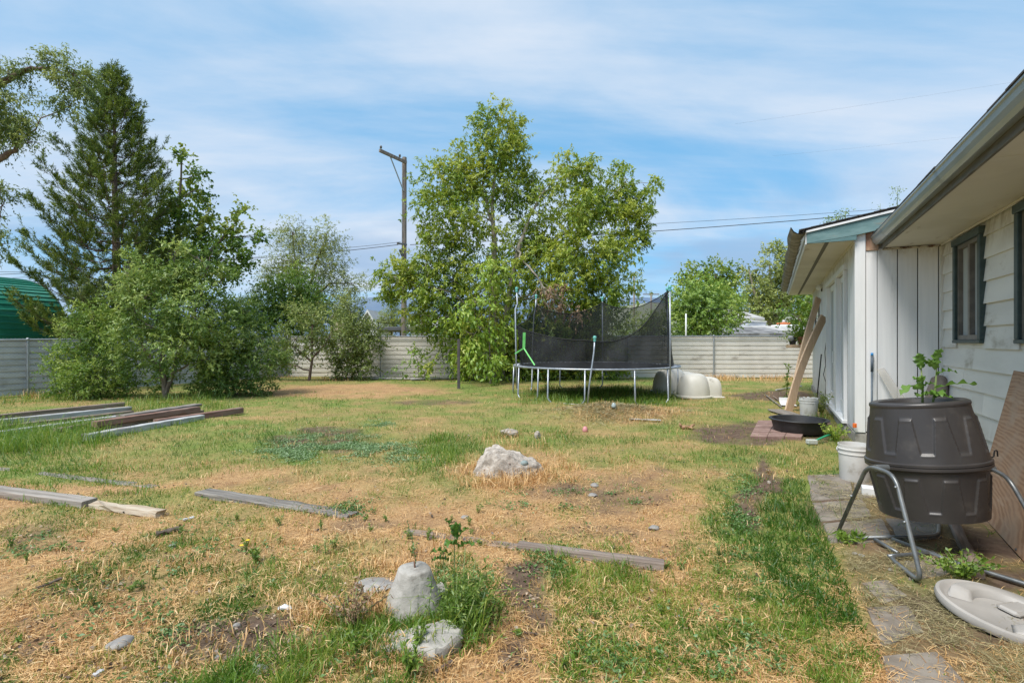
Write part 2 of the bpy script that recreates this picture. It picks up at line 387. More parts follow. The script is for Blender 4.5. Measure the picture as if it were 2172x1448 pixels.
# places nothing grows on: house, slabs, mats ...   (u, v house frame)
def house_v(x, y): return (x - 5.18) * .893 - (y - 7.82) * .449
def house_u(x, y): return (x - 5.18) * .449 + (y - 7.82) * .893
def blocked(x, y):
    v = house_v(x, y); u = house_u(x, y)
    return ((v > -.02) & (u > 0) & (u < 9.6)) | ((v > 1.0) & (u <= 0))
def scatter(n, y0=786, y1=1660, x0=-380, x1=2560, k=1.0):
    px = rng.uniform(x0, x1, n); py = y0 + (y1 - y0) * rng.uniform(0, 1, n) ** k
    y = EYE * FX / (py - CY); x = (px - CX) / FX * y
    ok = ~blocked(x, y) & (y < 21.8)
    return x[ok], y[ok], px[ok], py[ok]
def make_grass():
    x, y, px, py = scatter(420000)
    g, b = zones(x, y)
    slab = (px > 1700) & (py > 1010) & (px > 1700 + (py - 1010) * .42)
    clump = fb(x, y, .16, 6, 3)
    keep = rng.uniform(0, 1, len(x)) < np.clip(g * 1.5 * (1 - .93 * b) * (.15 + 1.75 * sst(clump, .32, .68)), 0, 1) * np.where(slab, .05, 1)
    x, y, px, py, g, b = (a[keep] for a in (x, y, px, py, g, b)); n = len(x)
    tall = sst(fb(x, y, .9, 7), .45, .75)
    h = rng.uniform(.028, .08, n) * (.7 + .9 * tall) * (.75 + .6 * g)
    lush = .25 * patch(px, py, 1720, 1150, 110, 180) + .15 * patch(px, py, 1770, 1380, 110, 120) + patch(px, py, 60, 935, 190, 45) + patch(px, py, 950, 970, 80, 45) + patch(px, py, 1280, 832, 170, 20) + .5 * patch(px, py, 480, 930, 160, 30)
    h = h * (1 + 1.1 * np.clip(lush, 0, 1.2)) * np.where(rng.uniform(size=n) < .03, 2.2, 1)
    fence = (py < 812) | (px < 430) & (py < 860)
    h = np.where(fence, h * 1.9, h)
    D = nrm(np.stack([rng.normal(0, .45, n), rng.normal(0, .45, n), np.ones(n)], 1))
    P = np.stack([x, y, hgt(x, y) - .004], 1)
    V, T = stripgeo(P, D, h, np.maximum(rng.uniform(.0028, .0062, n), y * .00055), rng, .55)
    tone = np.repeat(np.clip(rng.normal(.37, .16, n) + (.55 - g) * .6 + (fb(x, y, .5, 3) - .5) * 1.2, 0, 1), 5)
    tag(trimesh('grass', V, T, LM_GRASS, tone=tone), 'green grass blades growing across the yard', kind='stuff')
def make_straw():
    x, y, px, py = scatter(300000)
    g, b = zones(x, y)
    slab = (px > 1700) & (py > 1010) & (px > 1700 + (py - 1010) * .42)
    clump = fb(x, y, .22, 1, 3)
    keep = rng.uniform(0, 1, len(x)) < np.clip((1 - g * .8) * (1 - .93 * b) * (.25 + 1.3 * sst(clump, .3, .7)) * .9, 0, 1) * np.where(slab, .45, 1) * np.where(py < 985, .6, 1)
    x, y, px, py, g = (a[keep] for a in (x, y, px, py, g)); n = len(x)
    lie = rng.uniform(size=n) < .62
    rockish = patch(px, py, 1110, 1000, 150, 55) + patch(px, py, 1300, 878, 130, 22)
    h = np.where(lie, rng.uniform(.03, .11, n), rng.uniform(.02, .075, n)) * (1 + .9 * np.clip(rockish, 0, 1))
    up = np.where(lie, rng.uniform(-.02, .22, n), rng.uniform(.7, 2, n))
    az = rng.uniform(0, 2 * math.pi, n)
    D = nrm(np.stack([np.cos(az), np.sin(az), up], 1))
    P = np.stack([x, y, hgt(x, y) + np.where(lie, rng.uniform(.001, .02, n), -.004)], 1)
    V, T = stripgeo(P, D, h, np.maximum(rng.uniform(.0018, .004, n), y * .0005), rng, .35)
    tone = np.repeat(np.clip(rng.normal(.5, .22, n) + (fb(x, y, .6, 2) - .5) * .5, 0, 1), 5)
    tag(trimesh('straw_litter', V, T, LM_STRAW, tone=tone), 'dry yellow straw and dead grass lying over the yard', kind='stuff')
make_grass(); make_straw()
def tufts(spots, name, mat, label, hmul=1.0, seed=3):
    """spots: (px, py, spread_m, blades, height); long loose grass"""
    r = np.random.default_rng(seed); Vs = []; Ts = []; tn = []; o = 0
    for (px, py, sprd, nb, h) in spots:
        c = gr(px, py); x = c.x + r.normal(0, sprd, nb); y = c.y + r.normal(0, sprd * .6, nb)
        az = r.uniform(0, 2 * math.pi, nb); le = np.abs(r.normal(0, .38, nb))
        D = nrm(np.stack([np.cos(az) * le, np.sin(az) * le, np.ones(nb)], 1))
        V, T = stripgeo(np.stack([x, y, hgt(x, y) - .01], 1), D, r.uniform(.35, 1, nb) * h, np.maximum(r.uniform(.003, .008, nb), c.y * .0006), r, .9)
        Vs.append(V); Ts.append(T + o); o += len(V); tn.append(np.repeat(np.clip(r.normal(.5, .2, nb), 0, 1), 5))
    tag(trimesh(name, np.concatenate(Vs), np.concatenate(Ts), mat, tone=np.concatenate(tn)), label, kind='stuff')
r_ = random.Random(8)
def lerp2(a, b, q): return a + (b - a) * float(q)
tufts([(r_.uniform(-60, 200), r_.uniform(905, 960), .22, 60, .46) for _ in range(60)] + [(r_.uniform(880, 990), r_.uniform(925, 1005), .13, 50, .30) for _ in range(14)] + [(r_.uniform(1040, 1220), r_.uniform(905, 945), .15, 34, .28) for _ in range(12)]
      + [(r_.uniform(260, 480), r_.uniform(836, 874), .28, 44, .25 + .35 * r_.random()) for _ in range(30)] + [(r_.uniform(-80, 160), r_.uniform(828, 856), .3, 50, .5) for _ in range(12)] + [(r_.uniform(1110, 1430), r_.uniform(822, 858), .22, 46, .36) for _ in range(120)]
      + [(r_.uniform(-60, 1700), 832 + 170 * r_.random() ** 1.3, .10, 12, .15) for _ in range(420)] + [(r_.uniform(1150, 1700), r_.uniform(1000, 1440), .07, 12, .085) for _ in range(130)] + [(r_.uniform(0, 1150), r_.uniform(1000, 1440), .05, 9, .085) for _ in range(90)]
      + [(lerp2(190, -20, q), lerp2(1072, 1030, q) + r_.choice((-9, 10)), .04, 16, .12) for q in np.linspace(0, 1, 34)] + [(lerp2(430, 750, q), lerp2(1046, 1096, q) + r_.choice((-12, 9)), .04, 14, .09) for q in np.linspace(0, 1, 34)] + [(lerp2(0, 330, q), lerp2(988, 1030, q) + r_.choice((-5, 5)), .05, 12, .10) for q in np.linspace(0, 1, 40)] + [(lerp2(870, 1400, q), lerp2(1128, 1206, q) + r_.choice((-8, 6)), .04, 10, .09) for q in np.linspace(0, 1, 36)]
      + [(lerp2(0, 290, q), lerp2(926, 884, q) + r_.uniform(-4, 8), .12, 26, .24) for q in np.linspace(0, 1, 26)] + [(lerp2(170, 430, q), lerp2(938, 892, q) + r_.uniform(-2, 8), .10, 26, .2) for q in np.linspace(0, 1, 24)]
      + [(r_.uniform(20, 450), 985 + r_.uniform(-4, 12) + .17 * 0, .1, 22, .16) for _ in range(20)] + [(r_.uniform(40, 330), r_.uniform(1020, 1060), .08, 26, .15) for _ in range(20)] + [(r_.uniform(920, 1010), r_.uniform(1230, 1400), .06, 26, .26) for _ in range(10)]
      + [(r_.uniform(650, 960), r_.uniform(1400, 1446), .05, 10, .12) for _ in range(5)] + [(r_.uniform(1660, 1740), r_.uniform(1000, 1150), .08, 30, .10) for _ in range(10)] + [(r_.uniform(1700, 1830), r_.uniform(1200, 1440), .08, 24, .085) for _ in range(12)]
      + [(1680 + i * 12, 905 - i * 3, .12, 30, .3) for i in range(8)] + [(1755 + i * 9, 920 + i * 8, .08, 34, .22) for i in range(7)], 'tall_grass', LM_GRASS, 'long green grass tufts beside timbers, rocks and fences')
tufts([(r_.uniform(985, 1210), r_.uniform(985, 1035), .12, 60, .26) for _ in range(26)] + [(r_.uniform(1020, 1180), r_.uniform(918, 950), .12, 30, .3) for _ in range(8)] + [(r_.uniform(1180, 1420), r_.uniform(866, 895), .25, 70, .2) for _ in range(22)]
      + [(r_.uniform(1430, 1700), r_.uniform(800, 808), .4, 60, .42) for _ in range(16)] + [(r_.uniform(640, 830), r_.uniform(1270, 1330), .06, 60, .2) for _ in range(12)] + [(r_.uniform(640, 960), r_.uniform(1360, 1440), .07, 34, .15) for _ in range(14)]
      + [(r_.uniform(60, 780), r_.uniform(1080, 1420), .1, 16, .14) for _ in range(110)] + [(r_.uniform(200, 1700), 832 + 190 * r_.random() ** 1.3, .10, 12, .15) for _ in range(260)] + [(r_.uniform(1000, 1600), r_.uniform(1040, 1420), .08, 12, .11) for _ in range(110)] + [(r_.uniform(620, 1050), r_.uniform(1140, 1230), .1, 30, .16) for _ in range(16)] + [(r_.uniform(0, 130), r_.uniform(830, 850), .3, 40, .45) for _ in range(8)]
      + [(r_.uniform(560, 800), r_.uniform(800, 806), .3, 30, .3) for _ in range(8)], 'dry_tall_grass', LM_STRAW, 'long dry grass around the rocks and along the fence', seed=6)
# hay clippings over the path by the house, and the hay mound
def hay():
    r = np.random.default_rng(9); n = 15000
    py = r.uniform(1010, 1640, n); px = 1725 + (py - 1010) * .40 + np.abs(r.normal(0, 1, n)) * (70 + (py - 1010) * .45)
    m_ = r.normal(0, 1, (2, 9000)); px = np.concatenate([px, 1300 + m_[0] * 62]); py = np.concatenate([py, 880 + m_[1] * 8])
    y = EYE * FX / (py - CY); x = (px - CX) / FX * y
    cl = fb(x, y, .3, 4, 3); ok = ~blocked(x, y) & ((r.uniform(size=len(x)) < sst(cl, .38, .62)) | (py < 900)) & (py > 800)
    x, y, py = x[ok], y[ok], py[ok]; n = len(x); az = r.uniform(0, 2 * math.pi, n)
    D = nrm(np.stack([np.cos(az), np.sin(az), r.uniform(-.03, .2, n) + (py < 900) * r.uniform(0, .5, n)], 1))
    V, T = stripgeo(np.stack([x, y, hgt(x, y) + .012 + r.uniform(0, .02, n)], 1), D, r.uniform(.05, .16, n), np.maximum(r.uniform(.0014, .003, n), y * .00055), r, .4)
    tag(trimesh('hay', V, T, leafmat('hay_strands', (.13, .115, .05), (.30, .26, .125), (.50, .43, .25), .1), tone=np.repeat(r.uniform(0, 1, n), 5)), 'mown hay strewn along the slab path and in a low heap', kind='stuff')
hay()
# broad-leaved weeds and the pale clover patch
def weeds():
    r = np.random.default_rng(12); P = []; kind = []
    def pats(n, cx, cy, rx, ry):
        a = r.normal(0, .5, (2, n)); return cx + a[0] * rx, cy + a[1] * ry
    specs = [(2600, 700, 945, 130, 26), (1000, 620, 962, 90, 14), (900, 830, 958, 80, 22), (300, 800, 900, 30, 7), (140, 1180, 1190, 90, 40), (170, 420, 1165, 200, 70), (260, 80, 1180, 90, 80), (500, 1575, 1090, 45, 110), (150, 740, 1080, 50, 16), (260, 1150, 1050, 90, 50), (260, 980, 1290, 50, 70), (160, 730, 1400, 80, 40), (220, 1330, 1060, 40, 20), (160, 300, 1330, 180, 90), (120, 1560, 1370, 160, 80), (90, 1300, 1390, 100, 60)]
    for s in specs:
        a, b = pats(*s); P.append(np.stack([a, b, np.full(len(a), 1.0 if s[1] < 860 and s[2] < 965 else 0.0)], 1))
    P = np.concatenate(P); px, py, pale = P.T
    y = EYE * FX / (py - CY); x = (px - CX) / FX * y
    cl = fb(x, y, .25, 2, 3); ok = ~blocked(x, y) & (r.uniform(size=len(x)) < sst(cl, .40, .6)) & (y < 15)
    x, y, pale = x[ok], y[ok], pale[ok]; k = 7
    hh = r.uniform(.01, .045, len(x)); x = np.repeat(x, k); y = np.repeat(y, k); pale = np.repeat(pale, k); hh = np.repeat(hh, k); n = len(x)
    x = x + r.normal(0, .03, n); y = y + r.normal(0, .03, n); az = r.uniform(0, 2 * math.pi, n)
    D = nrm(np.stack([np.cos(az), np.sin(az), r.uniform(-.1, .8, n)], 1))
    V, T = leafgeo(np.stack([x, y, hgt(x, y) + r.uniform(.2, 1, n) * hh], 1), D, r.uniform(.014, .034, n), r.uniform(.009, .02, n), r, .7)
    tag(trimesh('weeds', V, T, leafmat('weed_leaves', (.07, .15, .03), (.16, .27, .08), (.32, .42, .24), .25), tone=np.repeat(np.clip(r.normal(.36, .13, n) + pale * .32, 0, 1), 4)), 'low leafy weeds and pale clover spreading over bare soil', kind='stuff')
weeds()

# hills far behind
def hill(pts, Y, depth, mat, label):
    mb = MB(); fr = [at(a, b, Y) for a, b in pts]; n = len(fr); rows = []
    for k, (dz, dy) in enumerate(((0.0, -.5), (.45, -.25), (.8, -.1), (1.0, 0), (.8, .3), (0, .8))):
        rows += [Vector((p.x, Y + dy * depth, (p.z) * dz - (3 if dz == 0 else 0))) for p in fr]
    mb.add(rows, [(k * n + i, k * n + i + 1, (k + 1) * n + i + 1, (k + 1) * n + i) for k in range(5) for i in range(n - 1)])
    return tag(mb.build('hills', mat, smooth=True), label, kind='structure')
HM = M('haze_blue_forest', (.10, .155, .24), (.13, .18, .25), .004, .95, 0)  # distance haze is put into the base colour as blue
hill([(-2400, 690), (-1200, 668), (-400, 664), (100, 668), (400, 655), (620, 652), (700, 640), (760, 633), (800, 628), (850, 630), (900, 634), (1000, 640), (1180, 640), (1300, 634), (1350, 629), (1400, 631), (1450, 640), (1700, 655), (2100, 660), (3500, 690)], 2300, 700, HM, 'forested hills with blue haze painted into their colour along the horizon behind the trees')
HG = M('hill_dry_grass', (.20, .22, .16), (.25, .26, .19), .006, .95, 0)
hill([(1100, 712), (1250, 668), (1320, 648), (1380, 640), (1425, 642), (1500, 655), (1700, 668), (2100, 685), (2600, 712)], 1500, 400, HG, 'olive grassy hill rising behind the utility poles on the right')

# crumbs: dead leaves, bark bits and clods lying between the blades
def litter():
    r = np.random.default_rng(31); n = 26000
    py = 850 + 760 * r.uniform(0, 1, n); px = r.uniform(-300, 2000, n); y = EYE * FX / (py - CY); x = (px - CX) / FX * y
    g, b = zones(x, y); ok = ~blocked(x, y) & (px < 1690) & (r.uniform(size=n) < .10 + .75 * b + .25 * sst(fb(x, y, .35, 5, 3), .5, .7)); x, y = x[ok], y[ok]; n = len(x)
    az = r.uniform(0, 2 * math.pi, n); D = nrm(np.stack([np.cos(az), np.sin(az), r.uniform(-.1, .5, n)], 1)); L_ = r.uniform(.008, .035, n)
    V, T = leafgeo(np.stack([x, y, hgt(x, y) + r.uniform(.002, .02, n)], 1), D, L_, L_ * r.uniform(.3, .8, n), r, .5)
    tag(trimesh('leaf_litter', V, T, leafmat('litter_bits', (.045, .03, .02), (.16, .105, .07), (.42, .33, .24), .0), tone=np.repeat(r.uniform(0, 1, n), 4)), 'brown crumbs of dead leaves and bark between the grass', kind='stuff')
litter()

# ------------------------------------------------------------------ the house (its own frame: x = into the wall, y = along it, away from the camera)
HROT = -math.atan2(.449, .893)
house = thing('house', 'white clapboard house with teal trim and a projecting board clad wing', 'house', (5.18, 7.82, 0), (0, 0, HROT))
def hp(mb, name, mat, parent=house, smooth=False, angle=None): return mb.build(name, mat, parent, smooth, world=False, angle=angle)
WHITE = M('white_clapboard_paint', (.63, .622, .597), (.71, .70, .67), 3, .6, .08, (1, .25, 1), dirt=(.27, .235, .17), dirt_amt=.36, dirt_scale=1.3, dirt_stretch=(1, .6, 1.5), var=.06, splash=(.2, .75, 2.45, 2.93, (.30, .25, .18)))
WHITE2 = M('white_board_paint', (.68, .69, .70), (.76, .765, .77), 10, .55, .15, (1, 1, .05), dirt=(.36, .37, .36), dirt_amt=.33, dirt_scale=1.1, dirt_stretch=(3, 3, .4), var=.04, splash=(.2, .8, 2.7, 2.93, (.36, .32, .27)))
TRIMW = M('white_trim_paint', (.66, .67, .67), (.74, .745, .74), 6, .5, .12, (1, 1, .15), dirt=(.33, .31, .28), dirt_amt=.24, dirt_scale=3)
SOFF = M('soffit_paint', (.56, .53, .48), (.64, .61, .56), 1.1, .65, .04, dirt=(.30, .24, .18), dirt_amt=.22, dirt_scale=2.5, dirt_stretch=(2.5, .6, 1), dlo=.61)
TEAL = M('weathered_teal_paint', (.085, .17, .175), (.15, .25, .25), 5, .65, .3, (.6, 1, 2), dirt=(.23, .20, .16), dirt_amt=.4, dirt_scale=2.6, dirt_stretch=(1, 1, 3))
GREENF = M('dark_green_window_paint', (.025, .05, .05), (.045, .075, .072), 9, .5, .15)
BRONZE = M('taupe_aluminium_sash', (.12, .11, .095), (.17, .155, .135), 8, .45, .05)
DARK = M('dark_gap', (.02, .018, .016), None, 4, .9, 0)
INTER = M('dim_room', (.06, .058, .055), (.10, .095, .09), 2, .9, 0)
CURT = M('pale_curtain', (.66, .67, .65), (.76, .77, .75), 6, .9, .3, (6, 6, .2))
CONC = M('old_concrete', (.26, .245, .22), (.38, .36, .33), 6, .9, .5, dirt=(.14, .12, .10), dirt_amt=.45, dirt_scale=4)
SHING = M('asphalt_shingle', (.045, .043, .042), (.09, .085, .08), 20, .9, .5)
ALU = M('gutter_aluminium', (.30, .345, .375), (.38, .42, .45), 4, .35, .06, (3, .3, 3), dirt=(.15, .14, .12), dirt_amt=.18, dirt_scale=3, dirt_stretch=(3, .5, 3), metal=.35)
FASC = M('weathered_grey_fascia', (.10, .098, .09), (.17, .165, .15), 8, .8, .3, (3, .3, 3))
BARE_W = M('bare_reddish_wood', (.24, .12, .075), (.42, .29, .20), 6, .8, .4, (2, 2, .4), dirt=(.55, .53, .49), dirt_amt=.35, dirt_scale=8)
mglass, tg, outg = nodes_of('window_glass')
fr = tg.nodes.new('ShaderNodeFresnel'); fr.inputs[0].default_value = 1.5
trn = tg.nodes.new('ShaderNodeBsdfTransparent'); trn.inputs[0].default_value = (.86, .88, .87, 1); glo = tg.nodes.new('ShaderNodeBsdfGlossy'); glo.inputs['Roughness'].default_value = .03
mx = tg.nodes.new('ShaderNodeMixShader'); tg.links.new(fr.outputs[0], mx.inputs[0]); tg.links.new(trn.outputs[0], mx.inputs[1]); tg.links.new(glo.outputs[0], mx.inputs[2]); grey_dif = tg.nodes.new('ShaderNodeBsdfDiffuse'); grey_dif.inputs[0].default_value = (.50, .53, .53, 1); mx2 = tg.nodes.new('ShaderNodeMixShader'); mx2.inputs[0].default_value = .72; tg.links.new(mx.outputs[0], mx2.inputs[1]); tg.links.new(grey_dif.outputs[0], mx2.inputs[2]); tg.links.new(mx2.outputs[0], outg.inputs[0])  # dusty grey diffuse share, also standing in for light on the panes

XW = 1.05                                             # main wall face
ZL = [1.47 + .254 * k for k in range(-5, 6)]          # lower edges of the clapboards
WIN = [(-1.63, -.66, 1.57, 2.78), (-3.70, -2.60, 1.57, 2.79)]
CORE = M('wall_core', (.4, .39, .36), None, 3, .9, 0)
b = MB()
cuts = [0.0]                                         # the wall behind the boards is left open at the windows
ys = [-9.0, WIN[1][0], WIN[1][1], WIN[0][0], WIN[0][1], 0.0]
for i in range(5):
    y0, y1 = ys[i], ys[i + 1]
    if i in (1, 3):
        wz0, wz1 = (WIN[1] if i == 1 else WIN[0])[2:]
        b.box(XW + .012, XW + .2, y0, y1, .2, wz0); b.box(XW + .012, XW + .2, y0, y1, wz1, 2.99)
    else: b.box(XW + .012, XW + .2, y0, y1, .2, 2.99)
hp(b, 'wall', CORE)
b = MB(); b.box(XW + .9, XW + .95, -9, -.01, .2, 2.99); b.box(XW + .2, XW + .9, -9, -.01, .2, .25); b.box(XW + .2, XW + .9, -9, -.01, 2.96, 2.99); hp(b, 'interior_wall', INTER)
b = MB(); b.box(XW + .03, 9, -9, -.001, -.3, .2); hp(b, 'foundation', CONC)
b = MB(); b.box(8.9, 9.0, -9, 9.3, .2, 3.0); b.box(1.3, 8.9, -9.05, -8.95, .2, 3.0); b.box(.1, 8.9, 9.2, 9.28, .2, 3.0); hp(b, 'rear_wall', CORE)
rj = random.Random(21)
bi = 0
for z0 in ZL:
    if z0 > 2.9: continue
    z1 = min(z0 + .268, 2.93)
    segs = [(-9.0, -.012)]
    for (wa, wb, wz0, wz1) in WIN:
        ov = min(z1, wz1) - max(z0, wz0)
        if ov > .05:
            segs2 = []
            for (a, c) in segs:
                if c <= wa or a >= wb: segs2.append((a, c))
                else:
                    if a < wa: segs2.append((a, wa))
                    if c > wb: segs2.append((wb, c))
            segs = segs2
    for (a, c) in segs:
        cutp = [a]; x = a + rj.uniform(1.2, 3.6)
        while x < c - .5: cutp.append(x); x += rj.uniform(2.0, 3.6)
        cutp.append(c)
        for k in range(len(cutp) - 1):
            y0, y1 = cutp[k] + .0012, cutp[k + 1] - .0012
            j = rj.uniform(-.002, .003)
            mb = MB(); x0 = XW - .027 - j; x1 = XW - .002
            mb.add([(x0, y0, z0), (x0, y1, z0), (x1, y1, z1), (x1, y0, z1), (XW + .008, y0, z0 + .004), (XW + .008, y1, z0 + .004), (XW + .008, y1, z1), (XW + .008, y0, z1)],
                   [(0, 3, 2, 1), (0, 1, 5, 4), (4, 5, 6, 7), (3, 7, 6, 2), (0, 4, 7, 3), (1, 2, 6, 5)])
            fixn(hp(mb, 'clapboard', WHITE))
for (wa, wb, wz0, wz1) in WIN:
    mb = MB(); mb.box(XW - .012, XW + .008, wa, wb, 1.4765, wz0 - .001); hp(mb, 'sill_board', WHITE)
mb = MB(); mb.box(XW - .05, XW + .0, -.055, -.0145, .2, 2.90, .004); hp(mb, 'inside_corner_board', WHITE)
# windows
def window(wa, wb, wz0, wz1, pane_mid, curtain):
    fmb = MB(); tw = .07; xo = XW - .062; xi = XW + .012
    fmb.box(xo, xi, wa - .02, wa + tw, wz0, wz1, .006); fmb.box(xo, xi, wb - tw, wb + .02, wz0, wz1, .006)
    fmb.box(xo - .012, xi, wa - .03, wb + .03, wz1 + .001, wz1 + .085, .006); fmb.box(xo - .004, xi, wa - .02, wb + .02, wz0 - .042, wz0 - .001, .006)
    win = hp(fmb, 'window', GREENF)
    s = MB(); a, c, z0, z1 = wa + tw, wb - tw, wz0, wz1; xs0, xs1 = XW - .03, XW + .06
    s.box(xs0, xs1, a + .001, a + .045, z0, z1); s.box(xs0, xs1, c - .045, c - .001, z0, z1); s.box(xs0, xs1, a + .046, c - .046, z1 - .05, z1 - .001); s.box(xs0 - .004, xs1, a + .046, c - .046, z0 + .001, z0 + .06)
    md = a + (c - a) * pane_mid; s.box(xs0 - .006, xs1, md - .035, md + .035, z0 + .061, z1 - .051)
    hp(s, 'sash', BRONZE, win)
    for (p0, p1) in ((a + .046, md - .036), (md + .036, c - .046)):
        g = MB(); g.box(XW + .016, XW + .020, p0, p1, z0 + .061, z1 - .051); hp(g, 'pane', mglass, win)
    if curtain:
        g = MB(); n = 40; y0, y1 = curtain; pts = []
        for k in range(n + 1):
            yy = y0 + (y1 - y0) * k / n; pts.append((XW + .075 + .014 * math.sin(k * 1.7), yy))
        g.add([(x, yy, z) for z in (z0 - .02, z1 + .02) for (x, yy) in pts], [(k, k + 1, n + 2 + k, n + 1 + k) for k in range(n)])
        hp(g, 'curtain', CURT, win, True)
    return win
window(*WIN[0], .46, (WIN[0][0] + .30, WIN[0][1] - .06)); window(*WIN[1], .5, (-3.6, -2.68))
# main soffit, fascia, gutter, roof
ys = [-9.0, -6.6, -4.2, -1.8, -.03]
for i in range(4):
    mb = MB(); mb.box(.345, XW + .01, ys[i] + .003, ys[i + 1] - .003, 2.93, 2.942); hp(mb, 'soffit_panel', SOFF)
mb = MB(); mb.box(XW - .045, XW - .02, -9, -.03, 2.902, 2.929, .004); hp(mb, 'soffit_moulding', SOFF)
mb = MB(); mb.box(.318, .343, -9, -.012, 2.915, 3.09, .003); hp(mb, 'fascia', FASC)
mb = MB()
prof = [(.314, 3.10), (.314, 2.985), (.25, 2.975), (.225, 3.0), (.205, 3.035), (.198, 3.075), (.185, 3.085), (.185, 3.10), (.195, 3.104), (.206, 3.098), (.215, 3.04), (.235, 3.008), (.252, 2.985), (.308, 2.992), (.308, 3.10)]
n = len(prof); yy = [-9.0, -6, -3, -.02]
vs_ = [(x, y, z) for y in yy for (x, z) in prof]
mb.add(vs_, [(k * n + i, k * n + (i + 1) % n, (k + 1) * n + (i + 1) % n, (k + 1) * n + i) for k in range(3) for i in range(n)] + [tuple(range(n))[::-1], tuple(3 * n + i for i in range(n))])
mb.add([(x, -.02 + dy, z) for dy in (.0, .004) for (x, z) in prof[:8]], [tuple(range(8)), tuple(range(15, 7, -1))])
gut = fixn(hp(mb, 'gutter', ALU))
for yj in (-.75, -3.4):
    mb = MB(); q = [(x - .004 if x < .3 else x, z - .003 if z < 3.05 else z) for x, z in prof[1:8]]; m_ = len(q)
    for d in (-.02, .02):
        mb.add([(x, yj + d + e, z) for e in (-.006, .006) for (x, z) in q], [(i, i + 1, m_ + i + 1, m_ + i) for i in range(m_ - 1)])
    hp(mb, 'gutter_band', ALU, gut)
SL = .20
mb = MB(); mb.prism([(.20, 0, 3.105), (4.9, 0, 3.105 + 4.7 * SL), (9.4, 0, 3.0), (9.4, 0, 2.97), (4.9, 0, 3.08 + 4.7 * SL), (.21, 0, 3.085)], (0, -9.1, 0), (0, -.13, 0))
rf = fixn(hp(mb, 'roof', SHING))
for k in range(14):                                   # shingle courses by the eave: each a strip of tabs
    pass
rs = random.Random(3); mb = MB()
for row in range(4):
    y = -9.1
    while y < -.2:
        wd = rs.uniform(.28, .34); x0 = .185 + row * .14 + rs.uniform(-.008, .006); z = 3.11 + (x0 - .2) * SL + .004 * row
        mb.add([(x0, y + .004, z), (x0, y + wd, z), (x0 + .3, y + wd, z + .3 * SL), (x0 + .3, y + .004, z + .3 * SL), (x0, y + .004, z + .012), (x0, y + wd, z + .012), (x0 + .3, y + wd, z + .3 * SL + .004), (x0 + .3, y + .004, z + .3 * SL + .004)],
               [(0, 1, 2, 3), (4, 7, 6, 5), (0, 4, 5, 1), (0, 3, 7, 4), (1, 5, 6, 2)])
        y += wd
tag(hp(mb, 'shingle', SHING, rf), kind='stuff')
# wing: front face boards
xs = [(.128, .266, 3.17), (.272, .508, 2.925), (.518, .746, 2.925), (.756, .984, 2.925), (.994, 1.022, 2.925)]
for i, (a, c, zt) in enumerate(xs):
    mb = MB(); mb.box(a + .001, c - .001, -.012 - .0015 * (i % 2), .01, .205 - .01 * (i % 2), zt, .003); hp(mb, 'board', WHITE2)
mb = MB(); mb.box(.0, XW + .05, .0105, .12, .2, 3.2); hp(mb, 'wing_wall', CORE)
mb = MB(); mb.box(.1, 1.03, -.004, .0095, .21, 2.92); hp(mb, 'board_gap', DARK)
mb = MB(); mb.box(-.012, .122, -.034, -.0125, .19, 3.19, .004); hp(mb, 'corner_board', TRIMW)
mb = MB(); mb.box(.128, .285, -.03, -.0135, 2.90, 3.20, .006); hp(mb, 'bare_block', BARE_W)
mb = MB(); mb.box(.24, .40, -.027, -.014, 3.06, 3.205); hp(mb, 'white_block', TRIMW)
mb = MB(); mb.box(.33, 1.03, -.026, -.0135, 2.895, 2.926, .003); hp(mb, 'rotten_trim', M('rotten_trim', (.10, .05, .035), (.55, .52, .46), 9, .9, .5, (1.2, 1, 3), lo=.38, hi=.55))
# wing: long side
DOORS = (1.0, 4.25, .235, 2.75); WIN3 = (6.75, 7.95, 1.95, 2.66)
y = .02; k = 0
while y < 9.25:
    y1 = min(y + .405, 9.28)
    if y + .2 > DOORS[0] - .09 and y1 - .2 < DOORS[1] + .09: zs = [(2.80, 3.06)] if True else []
    elif y1 > WIN3[0] and y < WIN3[1]: zs = [(.2, WIN3[2] - .05), (WIN3[3] + .05, 3.06)]
    else: zs = [(.2, 3.06)]
    for (a, c) in zs:
        mb = MB(); mb.box(-.010 - .001 * (k % 2), .0, y + .003, y1 - .003, a, c, .002); hp(mb, 'board', WHITE2)
    y = y1; k += 1
SH = 3.06
b = MB(); b.box(.001, .12, .121, DOORS[0], .2, SH + .1); b.box(.001, .12, DOORS[1], 9.28, .2, SH + .1); b.box(.001, .12, DOORS[0], DOORS[1], DOORS[3], SH + .1); hp(b, 'side_wall', CORE)
b = MB(); b.box(.9, .95, .13, 9.2, .2, SH); b.box(.13, .9, .13, 9.2, .2, .23); hp(b, 'interior_wall', INTER)
d = MB(); y0, y1, z0, z1 = DOORS; x0, x1 = -.05, .0
for (a, c) in ((y0 - .02, y0 + .13), (2.20, 2.42), (y1 - .1, y1 + .04)): d.box(x0, .10, a, c, z0, z1, .005)
d.box(x0 - .01, .10, y0 - .05, y1 + .06, z1 + .001, z1 + .10, .006); d.box(x0 - .03, .10, y0 - .04, y1 + .05, z0 - .06, z0 - .001, .006)
door = hp(d, 'patio_door', TRIMW)
